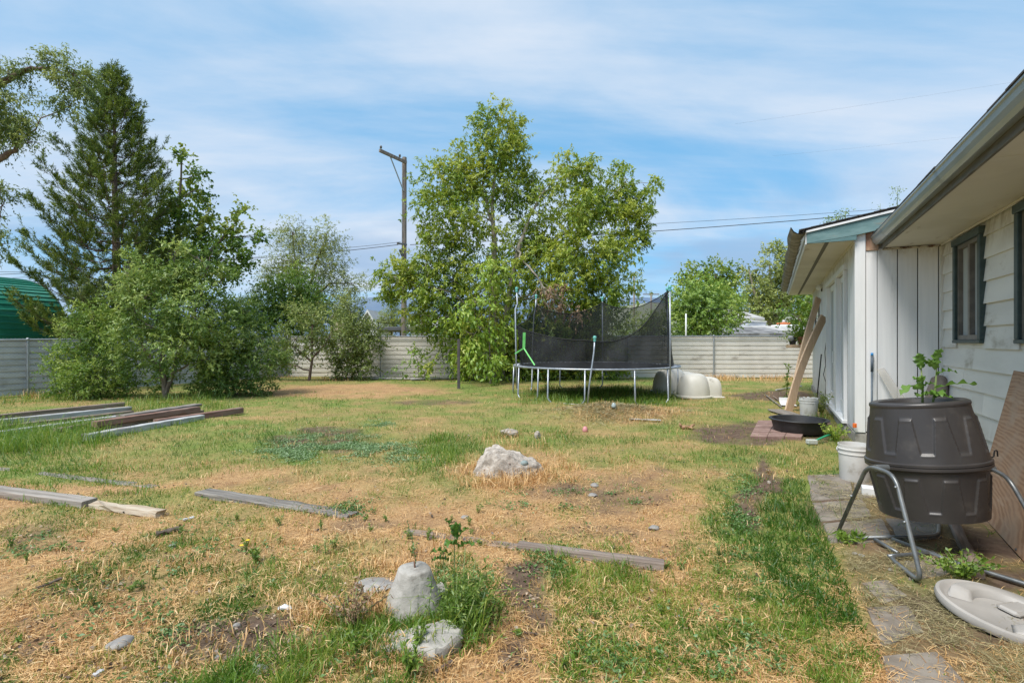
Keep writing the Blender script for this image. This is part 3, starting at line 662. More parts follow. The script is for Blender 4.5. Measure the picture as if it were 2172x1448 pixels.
def leaf_(ya, yb, st, name='door_leaf'):
    s = MB(); xa, xb = .02, .062
    s.box(xa, xb, ya, ya + st, z0, z1 - .001, .004); s.box(xa, xb, yb - st, yb, z0, z1 - .001, .004); s.box(xa, xb, ya + st + .001, yb - st - .001, z1 - .12, z1 - .002); s.box(xa, xb, ya + st + .001, yb - st - .001, z0, z0 + .24)
    hp(s, name, TRIMW, door)
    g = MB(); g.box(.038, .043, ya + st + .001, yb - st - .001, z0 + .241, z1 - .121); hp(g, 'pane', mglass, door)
leaf_(1.132, 2.198, .10); leaf_(2.422, 3.3, .11); leaf_(3.302, 4.148, .11)
g = MB(); g.box(.0, .018, 3.42, 3.46, 1.1, 1.35, .004); hp(g, 'handle', TRIMW, door)
g = MB(); n = 60; pts = [(.16 + .02 * math.sin(k * 1.9), 1.6 + 2.6 * k / n) for k in range(n + 1)]
g.add([(x, q, z) for z in (.3, 2.7) for (x, q) in pts], [(k, k + 1, n + 2 + k, n + 1 + k) for k in range(n)]); hp(g, 'curtain', CURT, door, True)
w3 = MB(); a, c, z0w, z1w = WIN3
w3.box(-.03, .0, a - .05, a, z0w - .05, z1w + .05); w3.box(-.03, .0, c, c + .05, z0w - .05, z1w + .05); w3.box(-.03, .0, a, c, z1w, z1w + .05); w3.box(-.034, .0, a, c, z0w - .05, z0w)
w3o = hp(w3, 'window', BRONZE); g = MB(); g.box(-.012, -.004, a + .001, c - .001, z0w + .001, z1w - .001); hp(g, 'pane', M('dark_glass', (.03, .034, .036), None, 4, .06, 0), w3o)
# wing foundation: rough stones and concrete
rs = random.Random(31)
def rock_mesh(mb, c, r, seed, squash=.7, sub=2, rough=.25):
    import bmesh
    bm = bmesh.new(); bmesh.ops.create_icosphere(bm, subdivisions=sub, radius=1)
    q = random.Random(seed); ph = [Vector((q.uniform(-1, 1), q.uniform(-1, 1), q.uniform(-1, 1))).normalized() for _ in range(9)]; am = [q.uniform(.55, .95) for _ in ph]
    vs = []
    for v in bm.verts:
        d = v.co.normalized(); s = 1.0
        for p_, a_ in zip(ph, am):
            dt = d.dot(p_)
            if dt > a_: s = min(s, a_ / dt)
        s *= 1 + rough * .25 * math.sin(9 * d.x + seed) * math.sin(8 * d.y + 2 * seed) + rough * .12 * q.uniform(-1, 1)
        vs.append((c[0] + d.x * s * r[0], c[1] + d.y * s * r[1], c[2] + d.z * s * r[2]))
    fs = [tuple(v.index for v in f.verts) for f in bm.faces]; bm.free(); mb.add(vs, fs); return mb
y = -.03
while y < 9.3:
    L_ = rs.uniform(.35, .8); mb = MB(); mb.box(-.004 - rs.uniform(0, .05), .3, y + .01, y + L_ - .01, -.12, .192 - rs.uniform(0, .02), .018); hp(mb, 'foundation_stone', CONC); y += L_
for x in (.33, .7):
    mb = MB(); mb.box(x + .01, x + .36, -.03 - rs.uniform(0, .02), .2, -.12, .185, .018); hp(mb, 'foundation_stone', CONC)
# wing roof and eave
WS = .18; E0, E1 = -.13, 9.95
def wz(x): return 3.27 + (x + .64) * WS
mb = MB(); mb.prism([(-.70, 0, wz(-.70) + .012), (5.2, 0, wz(5.2)), (9.3, 0, 3.2), (9.3, 0, 3.16), (5.2, 0, wz(5.2) - .04), (-.70, 0, wz(-.70) - .018)], (0, E0 + .01, 0), (0, E1, 0)); wr = fixn(hp(mb, 'roof', SHING))
mb = MB(); rs = random.Random(6)
for row in range(10):
    x0 = -.75 + row * .16; y = E0 - .015
    for col in range(6):
        wd = rs.uniform(.27, .33); z = wz(x0) + .016 + .004 * rs.random(); zt = z + .3 * WS
        mb.add([(x0, y + .004, z), (x0, y + wd, z), (x0 + .3, y + wd, zt), (x0 + .3, y + .004, zt), (x0, y + .004, z + .015), (x0, y + wd, z + .015), (x0 + .3, y + wd, zt + .005), (x0 + .3, y + .004, zt + .005)], [(0, 1, 2, 3), (4, 7, 6, 5), (0, 4, 5, 1), (0, 3, 7, 4), (1, 5, 6, 2), (3, 2, 6, 7)])
        y += wd
tag(hp(mb, 'shingle', SHING, wr), kind='stuff')
mb = MB(); mb.prism([(-.645, 0, SH + .005), (-.645, 0, wz(-.64) - .045), (1.5, 0, wz(1.5) - .045), (1.5, 0, wz(1.5) - .24), (.0, 0, wz(0) - .25), (-.64, 0, SH + .006)], (0, E0 + .02, 0), (0, E0 + .05, 0)); fixn(hp(mb, 'rake_board', TEAL))
mb = MB(); mb.prism([(-.63, 0, SH + .001), (-.2, 0, SH + .075), (0, 0, wz(0) - .258), (.0, 0, SH + .001)], (0, E0 + .024, 0), (0, E0 + .046, 0)); fixn(hp(mb, 'rake_filler', TEAL))
mb = MB(); mb.prism([(-.66, 0, wz(-.66) - .043), (-.66, 0, wz(-.66) - .012), (1.6, 0, wz(1.6) - .012), (1.6, 0, wz(1.6) - .043)], (0, E0 - .004, 0), (0, E0 + .019, 0)); fixn(hp(mb, 'drip_edge', TRIMW))
ysf = [E0 + .06, 2.3, 4.75, 7.2, E1 - .02]
for i in range(4):
    for (a, c) in ((-.64, -.405), (-.345, .0)):
        mb = MB(); mb.box(a, c, ysf[i] + .004, ysf[i + 1] - .004, SH, SH + .012); hp(mb, 'soffit_panel', SOFF)
mb = MB(); mb.box(-.404, -.346, E0 + .06, E1 - .03, SH + .002, SH + .008); hp(mb, 'soffit_vent', M('soffit_vent_mesh', (.11, .105, .095), (.16, .15, .135), 60, .8, .2))
mb = MB(); mb.box(-.03, -.0115, E0 + .06, 9.28, SH - .028, SH - .001, .003); hp(mb, 'soffit_moulding', SOFF)
mb = MB(); mb.box(-.665, -.646, E0 + .03, E1, SH - .012, 3.235, .003); hp(mb, 'fascia', TRIMW)
mb = MB(); n = 110; ra = random.Random(2)                       # torn white flashing under the gutter: a jagged strip
for k in range(n):
    y0_ = E0 + .03 + (E1 - E0 - .05) * k / n; y1_ = E0 + .03 + (E1 - E0 - .05) * (k + 1) / n
    mb.add([(-.672, y0_, 3.2), (-.672, y1_, 3.2), (-.70 - ra.uniform(0, .03), y1_ - .01, 3.09 + ra.uniform(-.02, .03)), (-.678, y0_, 3.12)], [(0, 1, 2, 3)])
hp(mb, 'flashing', TRIMW)
mb = MB(); ng = 60; pf = [(-.655, 3.285), (-.67, 3.225), (-.72, 3.195), (-.78, 3.20), (-.84, 3.235), (-.875, 3.30), (-.88, 3.315), (-.87, 3.315), (-.83, 3.25), (-.78, 3.215), (-.72, 3.21), (-.68, 3.24), (-.665, 3.285)]
vs_ = []
for k in range(ng + 1):
    q = k / ng; y = E0 - .03 + (E1 - E0 + .05) * q; dz = .012 * math.sin(q * 23) + .008 * math.sin(q * 61 + 1); dx = .012 * math.sin(q * 31 + 2)
    for (x, z) in pf: vs_.append((x + dx * (-(x + .655) / .2), y, z + dz))
n = len(pf); mb.add(vs_, [(k * n + i, k * n + (i + 1) % n, (k + 1) * n + (i + 1) % n, (k + 1) * n + i) for k in range(ng) for i in range(n)])
fixn(hp(mb, 'gutter', M('dirty_wing_gutter', (.17, .15, .125), (.29, .265, .23), 3, .75, .5, (1, 2.5, 1), dirt=(.08, .075, .05), dirt_amt=.45, dirt_scale=3, dirt_stretch=(1, 2, 1))))
# wall lamp
mb = MB(); mb.lathe([(.06, 0), (.06, .02), (.03, .03)], 14); l0 = mb.build('lamp_base', DARK, house, True, world=False); l0.location = (-.011, 5.75, 2.86); l0.rotation_euler = (0, R(-90), 0)
mb = MB(); mb.tube([(0, 0, .02), (.02, 0, .09), (.05, 0, .11)], .012, 8); q = mb.build('lamp_arm', DARK, l0, True, world=False)
mb = MB(); mb.lathe([(.0, -.005), (.045, .0), (.07, .03), (.08, .07), (.065, .12), (.03, .14), (0.001, .145)], 16, (0, 0, 0)); q = mb.build('globe', TRIMW, l0, True, world=False); q.location = (-.03, 0, .06)
q.rotation_euler = (0, R(90), 0)
# roof plants (saplings growing on the wing roof)

# ------------------------------------------------------------------ fences
GALV = M('galvanised_steel', (.33, .35, .37), (.43, .45, .47), 8, .45, .05, metal=.5)
SHEET_B = M('cream_ribbed_sheet', (.73, .69, .62), (.79, .75, .68), 2, .55, .05, (1, 1, .3), dirt=(.33, .29, .24), dirt_amt=.42, dirt_scale=2, dirt_stretch=(.5, .5, 2), var=.06)
SHEET_L = M('grey_ribbed_sheet', (.52, .53, .535), (.62, .625, .63), 2, .5, .05, dirt=(.30, .30, .29), dirt_amt=.42, dirt_scale=2, dirt_stretch=(.5, .5, 2), var=.06)
def fence(A, B, zt0, zt1, posts, label, smat, barbs, nsheet, rib):
    A = Vector(A); B = Vector(B); L_ = (B - A).length; d = (B - A).normalized(); out = Vector((-d.y, d.x, 0))
    if out.y < 0: out = -out
    ft = thing('chain_link_fence', label, 'fence', A)
    def top(s): return zt0 + (zt1 - zt0) * s / L_
    def pt(s, z, o=0.0): q = A + d * s + out * o; q.z = z; return q
    for s in posts:
        mb = MB(); mb.tube([pt(s, -.3), pt(s, top(s) + .02)], .03, 10)
        po = mb.build('post', GALV, ft, True, angle=40)
        cp = MB(); cp.lathe([(.036, top(s) - .02), (.04, top(s) + .03), (.02, top(s) + .055)], 10, (A + d * s)); cp.build('post_cap', GALV, po, True)
    mb = MB(); mb.tube([pt(0, top(0)), pt(L_, top(L_))], .022, 8); mb.build('top_rail', GALV, ft, True)
    for k in range(nsheet):
        s0 = L_ * k / nsheet; s1 = L_ * (k + 1) / nsheet + .04; mb = MB(); row = []; off = .07 + .006 * (k % 2)
        hh = top((s0 + s1) / 2) - .035; nr = int(hh / rib); zz_ = []
        for j in range(nr):
            z = .04 + j * hh / nr; p_ = hh / nr
            zz_ += [(z, 0), (z + p_ * .60, 0), (z + p_ * .64, .036), (z + p_ * .86, .036), (z + p_ * .98, 0)]
        zz_.append((hh + .03, 0))
        for (z, o) in zz_: row += [pt(s0, z, off + o), pt(s1, z, off + o)]
        mb.add(row, [(2 * i, 2 * i + 1, 2 * i + 3, 2 * i + 2) for i in range(len(zz_) - 1)])
        mb.build('sheet', smat, ft)
    V = []; F = []; pit = .085; wv = .0022
    for sgn in (1, -1):
        s = -2.0
        while s < L_ + 2:
            a0, a1 = (s, s + 1.75 * .9) if sgn > 0 else (s + 1.75 * .9, s)
            H = 1.0; t0 = 0.0; t1 = 1.0
            lo, hi = 0.0, 1.0                                   # clip the strand to the fence's length
            den_ = a1 - a0
            for lim, sign in ((0, 1), (L_, -1)):
                v0 = (a0 - lim) * sign; v1 = (a1 - lim) * sign
                if v0 < 0 and v1 < 0: hi = -1
                elif v0 < 0: lo = max(lo, v0 / (v0 - v1))
                elif v1 < 0: hi = min(hi, v0 / (v0 - v1))
            if hi > lo + .01:
                sa = a0 + den_ * lo; sb = a0 + den_ * hi; za = .05 + (top(min(max(sa, 0), L_)) - .05 + barbs) * lo; zb = .05 + (top(min(max(sb, 0), L_)) - .05 + barbs) * hi
                o = len(V); V += [pt(sa - wv, za, .03), pt(sa + wv, za, .03), pt(sb + wv, zb, .03), pt(sb - wv, zb, .03)]; F.append((o, o + 1, o + 2, o + 3))
            s += pit
    mb = MB(); mb.add(V, F); tag(mb.build('chain_link', GALV, ft), kind='stuff')
    return ft
FA = Vector((-17.2, 8.0, 0)); FC = Vector((-9.75, 22.4, 0)); 
fence(FA, FC, 1.47, 1.75, [2.2, 5.05, 7.55, 10.4, 13.2, 15.9], 'chain link fence backed by grey ribbed sheets along the left side', SHEET_L, .06, 6, .165)
FD = Vector((16.0, 21.6, 0))
fence(FC + Vector((.05, 0, 0)), FD, 1.76, 1.78, [.02, 4.05, 7.4, 11.0, 14.6, 18.2, 21.8, 25.4], 'chain link fence backed by cream ribbed sheets across the rear', SHEET_B, .0, 8, .175)

# ------------------------------------------------------------------ trees
BARK = M('grey_brown_bark', (.12, .095, .075), (.24, .20, .165), 14, .9, .6, (1, 1, .3))
BARK_R = M('pine_bark', (.10, .065, .05), (.20, .145, .115), 14, .9, .6, (1, 1, .3))
BARK_P = M('pale_bark', (.22, .19, .15), (.36, .32, .265), 14, .9, .5, (1, 1, .3))
L_BOX = leafmat('boxelder_leaves', (.075, .16, .014), (.235, .35, .032), (.50, .54, .075), .46)
L_BRI = leafmat('bright_sapling_leaves', (0.144, 0.264, 0.026), (0.351, 0.496, 0.059), (0.600, 0.600, 0.132), .4)
L_MAP = leafmat('maple_leaves', (.055, .13, .014), (.165, .28, .03), (.43, .46, .07), .42)
L_APP = leafmat('apple_leaves', (.06, .125, .02), (.185, .29, .05), (.47, .54, .15), .4)
L_BUS = leafmat('shrub_leaves', (.065, .14, .018), (.19, .31, .04), (.43, .50, .10), .42)
L_OLI = leafmat('grey_olive_leaves', (.09, .135, .028), (.24, .30, .07), (.48, .52, .16), .4)
L_WIL = leafmat('thin_willow_leaves', (0.11, 0.145, 0.036), (0.28, 0.33, 0.085), (0.5, 0.53, 0.17), .4)
L_PIN = leafmat('pine_needles', (.06, .115, .018), (.19, .265, .042), (.40, .45, .085), .28)
L_EDG = leafmat('edge_tree_leaves', (.07, .12, .025), (.19, .265, .06), (.42, .47, .13), .4)
L_BAC = leafmat('pale_street_leaves', (0.088, 0.171, 0.033), (0.247, 0.388, 0.066), (0.527, 0.600, 0.132), .38)
L_DEAD = leafmat('dead_leaves', (0.198, 0.120, 0.066), (0.371, 0.240, 0.143), (0.519, 0.372, 0.235), .2)
def crown_geo(blobs, Y, rng, leaf_px=5.0, asp=.42, cover=3.0, droop=.25, lpt=9, tw=.45, flat=.45, core=2.0, tonebias=0.0, spread=.30):
    """leaves on short twigs in uneven clumps through each blob's volume; blobs: (px, py, rx, ry, dY[, cover])"""
    Vs = []; Ts = []; tn = []; o = 0; clumps_all = []
    for bl in blobs:
        px, py, rx, ry, dY = bl[:5]; cv = (bl[5] if len(bl) > 5 else 1.0) * cover
        Yc = Y + dY; c = np.array(at(px, py, Yc)); s = Yc / FX
        r = np.array([rx * s, (rx + ry) * .5 * s, ry * s]); L0 = leaf_px * s
        cv *= 1.9; n = max(20, int(cv * math.pi * rx * ry / (leaf_px * leaf_px * asp * .55))); nt = max(3, n // lpt); ncl = max(3, int(nt / 14))
        q = nrm(rng.normal(size=(ncl, 3))) * (rng.uniform(0, 1, (ncl, 1)) ** (1 / core)); cc = c + q * r
        ct = np.clip(rng.normal(0, .16, ncl), -.3, .3)
        k = rng.integers(0, ncl, nt); q2 = cc[k] + rng.normal(size=(nt, 3)) * np.minimum(r.min(), 1.4) * spread
        out = nrm((q2 - c) / r) * .8 + rng.normal(size=(nt, 3)) * .6 + np.array([0, 0, .25 - droop]); td = nrm(out)
        tl = L0 * rng.uniform(2.2, 4.6, nt) * (tw / .45)
        u = rng.uniform(.05, 1, (nt, lpt)); P = q2[:, None] + td[:, None] * (tl[:, None] * u)[..., None]
        P[..., 2] -= (u ** 2) * tl[:, None] * droop * .8
        D = nrm(td[:, None] * .55 + rng.normal(size=(nt, lpt, 3)) * .62 + np.array([0, 0, -droop * 1.6])).reshape(-1, 3); P = P.reshape(-1, 3); m_ = len(P)
        ok = P[:, 2] > .03; P = P[ok]; D = D[ok]; m2 = len(P)
        hint = nrm((P - np.repeat(cc[k], lpt, 0)[ok]) / (np.minimum(r.min(), 1.4) * spread) * .6 + (P - c) / r * .8)
        V, T = leafgeo(P, D, L0 * rng.uniform(.65, 1.25, m2), L0 * asp * rng.uniform(.7, 1.25, m2), rng, flat, hint)
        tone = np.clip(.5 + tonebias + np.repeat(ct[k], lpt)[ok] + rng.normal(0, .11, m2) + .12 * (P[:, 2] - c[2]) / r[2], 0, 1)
        Vs.append(V); Ts.append(T + o); o += len(V); tn.append(np.repeat(tone, 4)); clumps_all.append((c, cc))
    return np.concatenate(Vs), np.concatenate(Ts), np.concatenate(tn), clumps_all
def limb(mb, p0, p1, r0, r1, rnd, n=6, wob=.06, arch=.0):
    p0 = Vector(p0); p1 = Vector(p1); L_ = (p1 - p0).length; pts = []
    for i in range(n + 1):
        q = i / n; p = p0.lerp(p1, q)
        if 0 < i < n: p += Vector((rnd.uniform(-1, 1), rnd.uniform(-1, 1), rnd.uniform(-.6, .6))) * L_ * wob
        p.z += arch * L_ * math.sin(q * math.pi); pts.append(p)
    mb.tube(pts, [r0 + (r1 - r0) * (i / n) ** .8 for i in range(n + 1)], 6 if r0 > .03 else 4, cap=False); return pts
def tree(name, label, cat, base, trunks, blobs, Y, lm, bark, seed, group=None, trunk_r=.12, limbs=True, sub=4, limb_r=.035, crown_name='crown', extra=None, **kw):
    """trunks: lists of (px, py[, dY]) from the ground up"""
    rng_ = np.random.default_rng(seed); rnd = random.Random(seed)
    b0 = Vector(base); tr_ = thing(name, label, cat, b0, (0, 0, 0), group)
    V, T, tone, cl = crown_geo(blobs, Y, rng_, **kw)
    mb = MB(); axes = []
    for i, tk in enumerate(trunks):
        pts = [at(q[0], q[1], Y + (q[2] if len(q) > 2 else 0)) for q in tk]
        if i == 0 or pts[0].z < .6: pts[0].z = min(pts[0].z, -.05)
        fine = []
        for a_, b_ in zip(pts[:-1], pts[1:]):
            for j in range(4): fine.append(a_.lerp(b_, j / 4) + (Vector((rnd.uniform(-1, 1), rnd.uniform(-1, 1), 0)) * trunk_r * .25 if (j or a_ is not pts[0]) else Vector()))
        fine.append(pts[-1]); rr = trunk_r * ((1, .8, .4, .38, .4)[i] if name == 'boxelder_tree' else (1 if i == 0 else .75))
        mb.tube(fine, [rr * (1.15 - .9 * k / (len(fine) - 1)) for k in range(len(fine))], 9, cap=False); axes += [(p, rr * (1.15 - .9 * k / (len(fine) - 1))) for k, p in enumerate(fine)]
    if limbs and axes:
        for (c, cc) in cl:
            c = Vector(c); 
            best = min(axes, key=lambda a: (a[0] - c).length + max(0, a[0].z - c.z + .12 * (a[0] - c).length) * 1.6)
            r0 = min(best[1] * .7, limb_r * (1 + .25 * (best[0] - c).length)); limb(mb, best[0], c, r0, .012, rnd, 6, .05, .04)
            for q in rnd.sample(range(len(cc)), min(sub, len(cc))): limb(mb, c.lerp(best[0], rnd.uniform(0, .4)), Vector(cc[q]), .014, .004, rnd, 4, .07)
    if mb.v: mb.build('trunk', bark, tr_, True)
    trimesh(crown_name, V, T, lm, tr_, tone, base=b0)
    return tr_
# boxelder by the rear fence
BX = [(1045, 258, 42, 40, 0, .8), (1086, 262, 16, 36, .3, .7), (1035, 315, 58, 45, 0), (1082, 330, 36, 46, .2), (965, 350, 44, 40, -.2, .8), (925, 388, 42, 50, .1, .75), (932, 445, 48, 50, -.2, .9), (985, 400, 50, 46, .6), (1058, 395, 55, 50, 0),
      (1128, 388, 36, 40, .4, .8), (1185, 372, 45, 36, .2, .8), (1228, 368, 40, 38, -.3, .8), (1322, 368, 24, 36, .3, .75), (1290, 418, 55, 46, 0), (1352, 420, 36, 30, .2, .8), (1384, 388, 20, 26, .4, .7), (1335, 470, 42, 55, .3, .9), (1222, 445, 75, 55, -.3), (1142, 455, 50, 55, .4, .75),
      (1000, 492, 75, 45, 0, .8), (920, 500, 32, 38, -.2, .7), (905, 556, 44, 40, 0, .9), (960, 580, 70, 55, .3), (1250, 535, 85, 60, -.6, 1.1), (1160, 555, 70, 55, .2), (1318, 535, 36, 46, .1, .8), (1355, 500, 22, 36, .2, .6), (1075, 580, 75, 70, .4), (1240, 615, 95, 42, -.5, 1.1), (1300, 610, 42, 34, -.2, .8),
      (1130, 505, 40, 40, .4, .6), (935, 650, 60, 62, .3), (1010, 690, 60, 75, .2, 1.2), (1085, 720, 70, 75, .8, 1.3), (1180, 690, 90, 65, 1.0, 1.3), (1275, 690, 62, 55, .8, 1.1), (1010, 762, 50, 34, -.1, 1.2), (1120, 770, 90, 34, .9, 1.2), (1240, 770, 90, 30, 1.1, 1.2)]
OUT = [(842, 590, 40, 40, -.3, .9), (822, 620, 22, 36, -.3, .8), (880, 620, 34, 46, -.2, .8), (870, 565, 30, 26, -.1, .8), (875, 668, 26, 24, 0, .6)]
box = tree('boxelder_tree', 'big multi stemmed green tree rising behind the trampoline', 'tree', (-.7, 20.3, 0),
     [[(1047, 812), (1049, 620), (1050, 520), (1044, 440), (1050, 350)], [(1062, 812, .2), (1078, 640, -.2), (1100, 530, -.3), (1122, 460, -.2), (1150, 410, 0)], [(1044, 470), (1022, 400, .1), (1030, 300)], [(1090, 570, .3), (1190, 500, .5), (1290, 430, .5), (1330, 380, .4)], [(1048, 700), (960, 620, -.1), (850, 590, -.3)]],
     BX + OUT, 20.3, L_BOX, BARK_P, 101, trunk_r=.15, limb_r=.022, leaf_px=8.3, asp=.36, cover=2.7, droop=.38, tonebias=.13, spread=.26, tw=.27, lpt=11)
rng_ = np.random.default_rng(77)
V, T, tone, cl = crown_geo([(1190, 632, 34, 22, 0, .8), (1215, 655, 20, 18, 0, .6), (1165, 615, 14, 12, 0, .5)], 18.6, rng_, leaf_px=6, asp=.4, cover=1.6, droop=.7)
dl = trimesh('dead_leaves', V, T, L_DEAD, box, tone, base=box.location)
mb = MB(); rnd = random.Random(5)
limb(mb, at(1085, 520, 20.0), at(1130, 575, 19), .05, .035, rnd); main = limb(mb, at(1130, 575, 19), at(1192, 645, 18.6), .035, .012, rnd, 7)
for k in range(14): limb(mb, main[rnd.randrange(1, 7)], at(rnd.uniform(1150, 1225), rnd.uniform(625, 690), 18.5), .012, .004, rnd, 4, .1)
tag(mb.build('dead_branch', BARK_P, box, True), 'bare dead branch hanging with brown leaves')
tree('leafy_sapling', 'bright yellow green leafy growth in front of the big tree', 'shrub', (-.9, 18.9, 0), [[(1040, 815), (1038, 700), (1040, 580)]],
     [(1040, 572, 30, 42, 0), (1012, 690, 36, 46, .1, .9), (1052, 668, 32, 44, 0, .9), (1032, 742, 46, 44, -.1), (988, 700, 18, 26, 0, .6), (1062, 775, 26, 22, 0, .8), (1000, 640, 20, 20, .2, .5)], 18.9, L_BRI, BARK, 12, trunk_r=.03, leaf_px=10, asp=.42, cover=1.7, droop=.55, spread=.35)
# pine
def pine(label, base, Y, px, ytop, ybase, half, seed):
    rnd = random.Random(seed); rg = np.random.default_rng(seed); b0 = Vector(base); tr_ = thing('pine_tree', label, 'tree', b0)
    top = at(px, ytop, Y); bot = at(px, ybase, Y); mb = MB(); H = top.z
    mb.tube([Vector((bot.x, Y, -.1)), Vector((bot.x + .1, Y, H * .3)), Vector((bot.x, Y, H * .65)), top], [.19, .15, .085, .012], 10, cap=False)
    tips = []; dirs = []
    z = 1.3
    while z < H - .3:
        q = (z - 1.0) / (H - 1.0); span = min(2.75, 4.3 * (1 - q) ** 1.12) * (.88 + .24 * rnd.random()); nb = rnd.randint(4, 6) if q < .6 else rnd.randint(5, 7); a0 = rnd.uniform(0, 6.28)
        for k in range(nb):
            a = a0 + k * 6.283 / nb + rnd.uniform(-.3, .3); L_ = span * rnd.uniform(.62, 1.12) + .06; rise = (.02 + .5 * q) * L_
            p0 = Vector((bot.x, Y, z)); pts = [p0 + Vector((math.cos(a) * L_ * t_, math.sin(a) * L_ * t_, rise * t_ * .35 + (rise + .18 * L_) * t_ ** 2.4 - .12 * L_ * math.sin(t_ * 3.14))) for t_ in (0, .25, .5, .75, 1)]
            mb.tube(pts, [.035 * (1 - q) + .008, .022 * (1 - q) + .007, .014, .009, .005], 5, cap=False)
            ns = int(3 + 8.5 * L_)
            for j in range(ns):
                t_ = rnd.uniform(.30 if L_ > .8 else .1, 1); i = min(3, int(t_ * 4)); p = pts[i].lerp(pts[i + 1], t_ * 4 - i)
                sd = 1 if rnd.random() < .5 else -1
                dv = Vector((math.cos(a + sd * .9), math.sin(a + sd * .9), rnd.uniform(.1, .9))).normalized() if j else (pts[4] - pts[3]).normalized()
                e = p + dv * rnd.uniform(.12, .16 + .30 * L_ * (1 - t_) + .12)
                mb.tube([p, e], [.006, .003], 3, cap=False); tips.append(e); dirs.append((dv + Vector((0, 0, .75))).normalized())
                if rnd.random() < .45: tips.append(p.lerp(e, .5)); dirs.append((dv + Vector((rnd.uniform(-.5, .5), rnd.uniform(-.5, .5), .5))).normalized())
        z += rnd.uniform(.33, .48) * (1 - .35 * q)
    for k in range(9): tips.append(top + Vector((rnd.uniform(-.06, .06), rnd.uniform(-.06, .06), -.07 * k))); dirs.append(Vector((rnd.uniform(-.3, .3), rnd.uniform(-.3, .3), 1)).normalized())
    mb.build('trunk', BARK_R, tr_, True)
    P = np.array(tips); D = np.array(dirs); nb = 30; n = len(P)
    L_ = rg.uniform(.16, .34, n); u = rg.uniform(-.25, 1, (n, nb)); pos = (P[:, None] + D[:, None] * (L_[:, None] * u)[..., None]).reshape(-1, 3)
    nd = nrm(np.repeat(D, nb, 0) * .95 + rg.normal(size=(n * nb, 3)) * .62)
    V, T = leafgeo(pos, nd, rg.uniform(.10, .18, n * nb), np.full(n * nb, .019), rg, .2)
    tone = np.clip(np.repeat(rg.normal(.42, .13, n), nb) + rg.normal(0, .12, n * nb) + np.tile(np.linspace(-.1, .15, nb), n), 0, 1)
    trimesh('crown', V, T, L_PIN, tr_, np.repeat(tone, 4), base=b0); return tr_
pine('tall dark pine with upturned branches beyond the left fence', at(243, 723, 20) - Vector((0, 0, EYE)), 20.0, 243, 142, 640, 3.35, 4)
# maple beside the pine
tree('maple_tree', 'dark green maple leaning out to the right of the pine', 'tree', (-14.6, 22.5, 0), [[(370, 800), (372, 640), (378, 500), (385, 340)], [(372, 640), (440, 540), (500, 470)]],
     [(385, 345, 22, 30, 0, .7), (410, 375, 24, 26, .2, .7), (395, 425, 40, 40, 0), (350, 470, 40, 55, .3), (420, 400, 22, 30, 0, .6), (425, 475, 26, 24, 0, .7), (400, 500, 60, 45, .2), (460, 510, 45, 36, 0, .9), (505, 455, 22, 24, 0, .7), (520, 500, 36, 22, 0, .8), (535, 500, 24, 13, -.2, .7), (495, 545, 40, 28, 0), (440, 560, 60, 40, .2), (360, 560, 60, 50, .5), (300, 600, 60, 50, .8)], 22.5, L_MAP, BARK, 33, trunk_r=.13, leaf_px=7, asp=.75, cover=2.3, droop=.2, spread=.24)
# apple tree in front of the left fence
tree('apple_tree', 'bushy pale leaved apple tree growing in front of the left fence', 'tree', (-9.3, 14.1, 0), [[(352, 845), (345, 770), (350, 690), (372, 600)], [(347, 800), (385, 730), (420, 640), (440, 560)], [(348, 790), (305, 740), (285, 650)]],
     [(372, 530, 12, 30, 0, .7), (415, 545, 26, 26, 0, .8), (400, 580, 50, 34, 0), (440, 560, 26, 40, .2, .7), (360, 600, 60, 40, -.1), (262, 560, 22, 34, .2, .6), (275, 610, 38, 40, 0, .8), (310, 630, 50, 40, -.2), (430, 620, 50, 44, 0), (470, 600, 30, 26, .2, .7), (400, 660, 60, 44, -.4), (320, 690, 60, 44, -.4), (450, 690, 54, 44, 0), (380, 730, 70, 44, -.3, 1.1), (300, 750, 40, 36, -.2, .8), (440, 760, 50, 40, 0), (330, 800, 40, 30, .2, .6)], 14.1, L_APP, BARK, 44, trunk_r=.07, leaf_px=8, asp=.42, cover=2.2, droop=.15, spread=.2, tonebias=.05)
tree('shrub', 'fresh green shrub left of the apple tree by the fence', 'shrub', (-11.6, 14.2, 0), [[(205, 845), (200, 760), (195, 690)], [(208, 845), (235, 770), (250, 700)], [(205, 845), (165, 780)]],
     [(200, 665, 34, 34, 0, .8), (215, 700, 44, 34, 0), (170, 720, 36, 34, 0, .9), (235, 740, 46, 40, -.1), (160, 775, 46, 36, 0), (210, 800, 60, 40, -.2, 1.1), (120, 760, 20, 22, 0, .5), (150, 820, 40, 22, -.2, .9), (245, 810, 40, 34, 0)], 14.2, L_BUS, BARK, 45, trunk_r=.025, leaf_px=6, asp=.34, cover=2.4, droop=.1, spread=.26)
tree('shrub', 'low wide dull green shrub right of the apple tree', 'shrub', (-8.0, 15.0, 0), [[(500, 838), (480, 760), (470, 690)], [(500, 838), (540, 770)], [(498, 838), (440, 780)]],
     [(480, 650, 36, 26, .2, .8), (530, 660, 36, 30, .3, .8), (500, 700, 54, 40, 0), (555, 720, 40, 36, .2, .8), (470, 750, 50, 40, 0), (530, 770, 50, 40, 0), (575, 775, 30, 26, .2, .6), (500, 815, 60, 26, -.2, 1.1), (555, 815, 34, 20, 0, .9), (440, 815, 40, 24, -.1)], 15.0, L_APP, BARK, 46, trunk_r=.03, leaf_px=7, asp=.36, cover=2.2, droop=.2, tonebias=-.06, spread=.26)
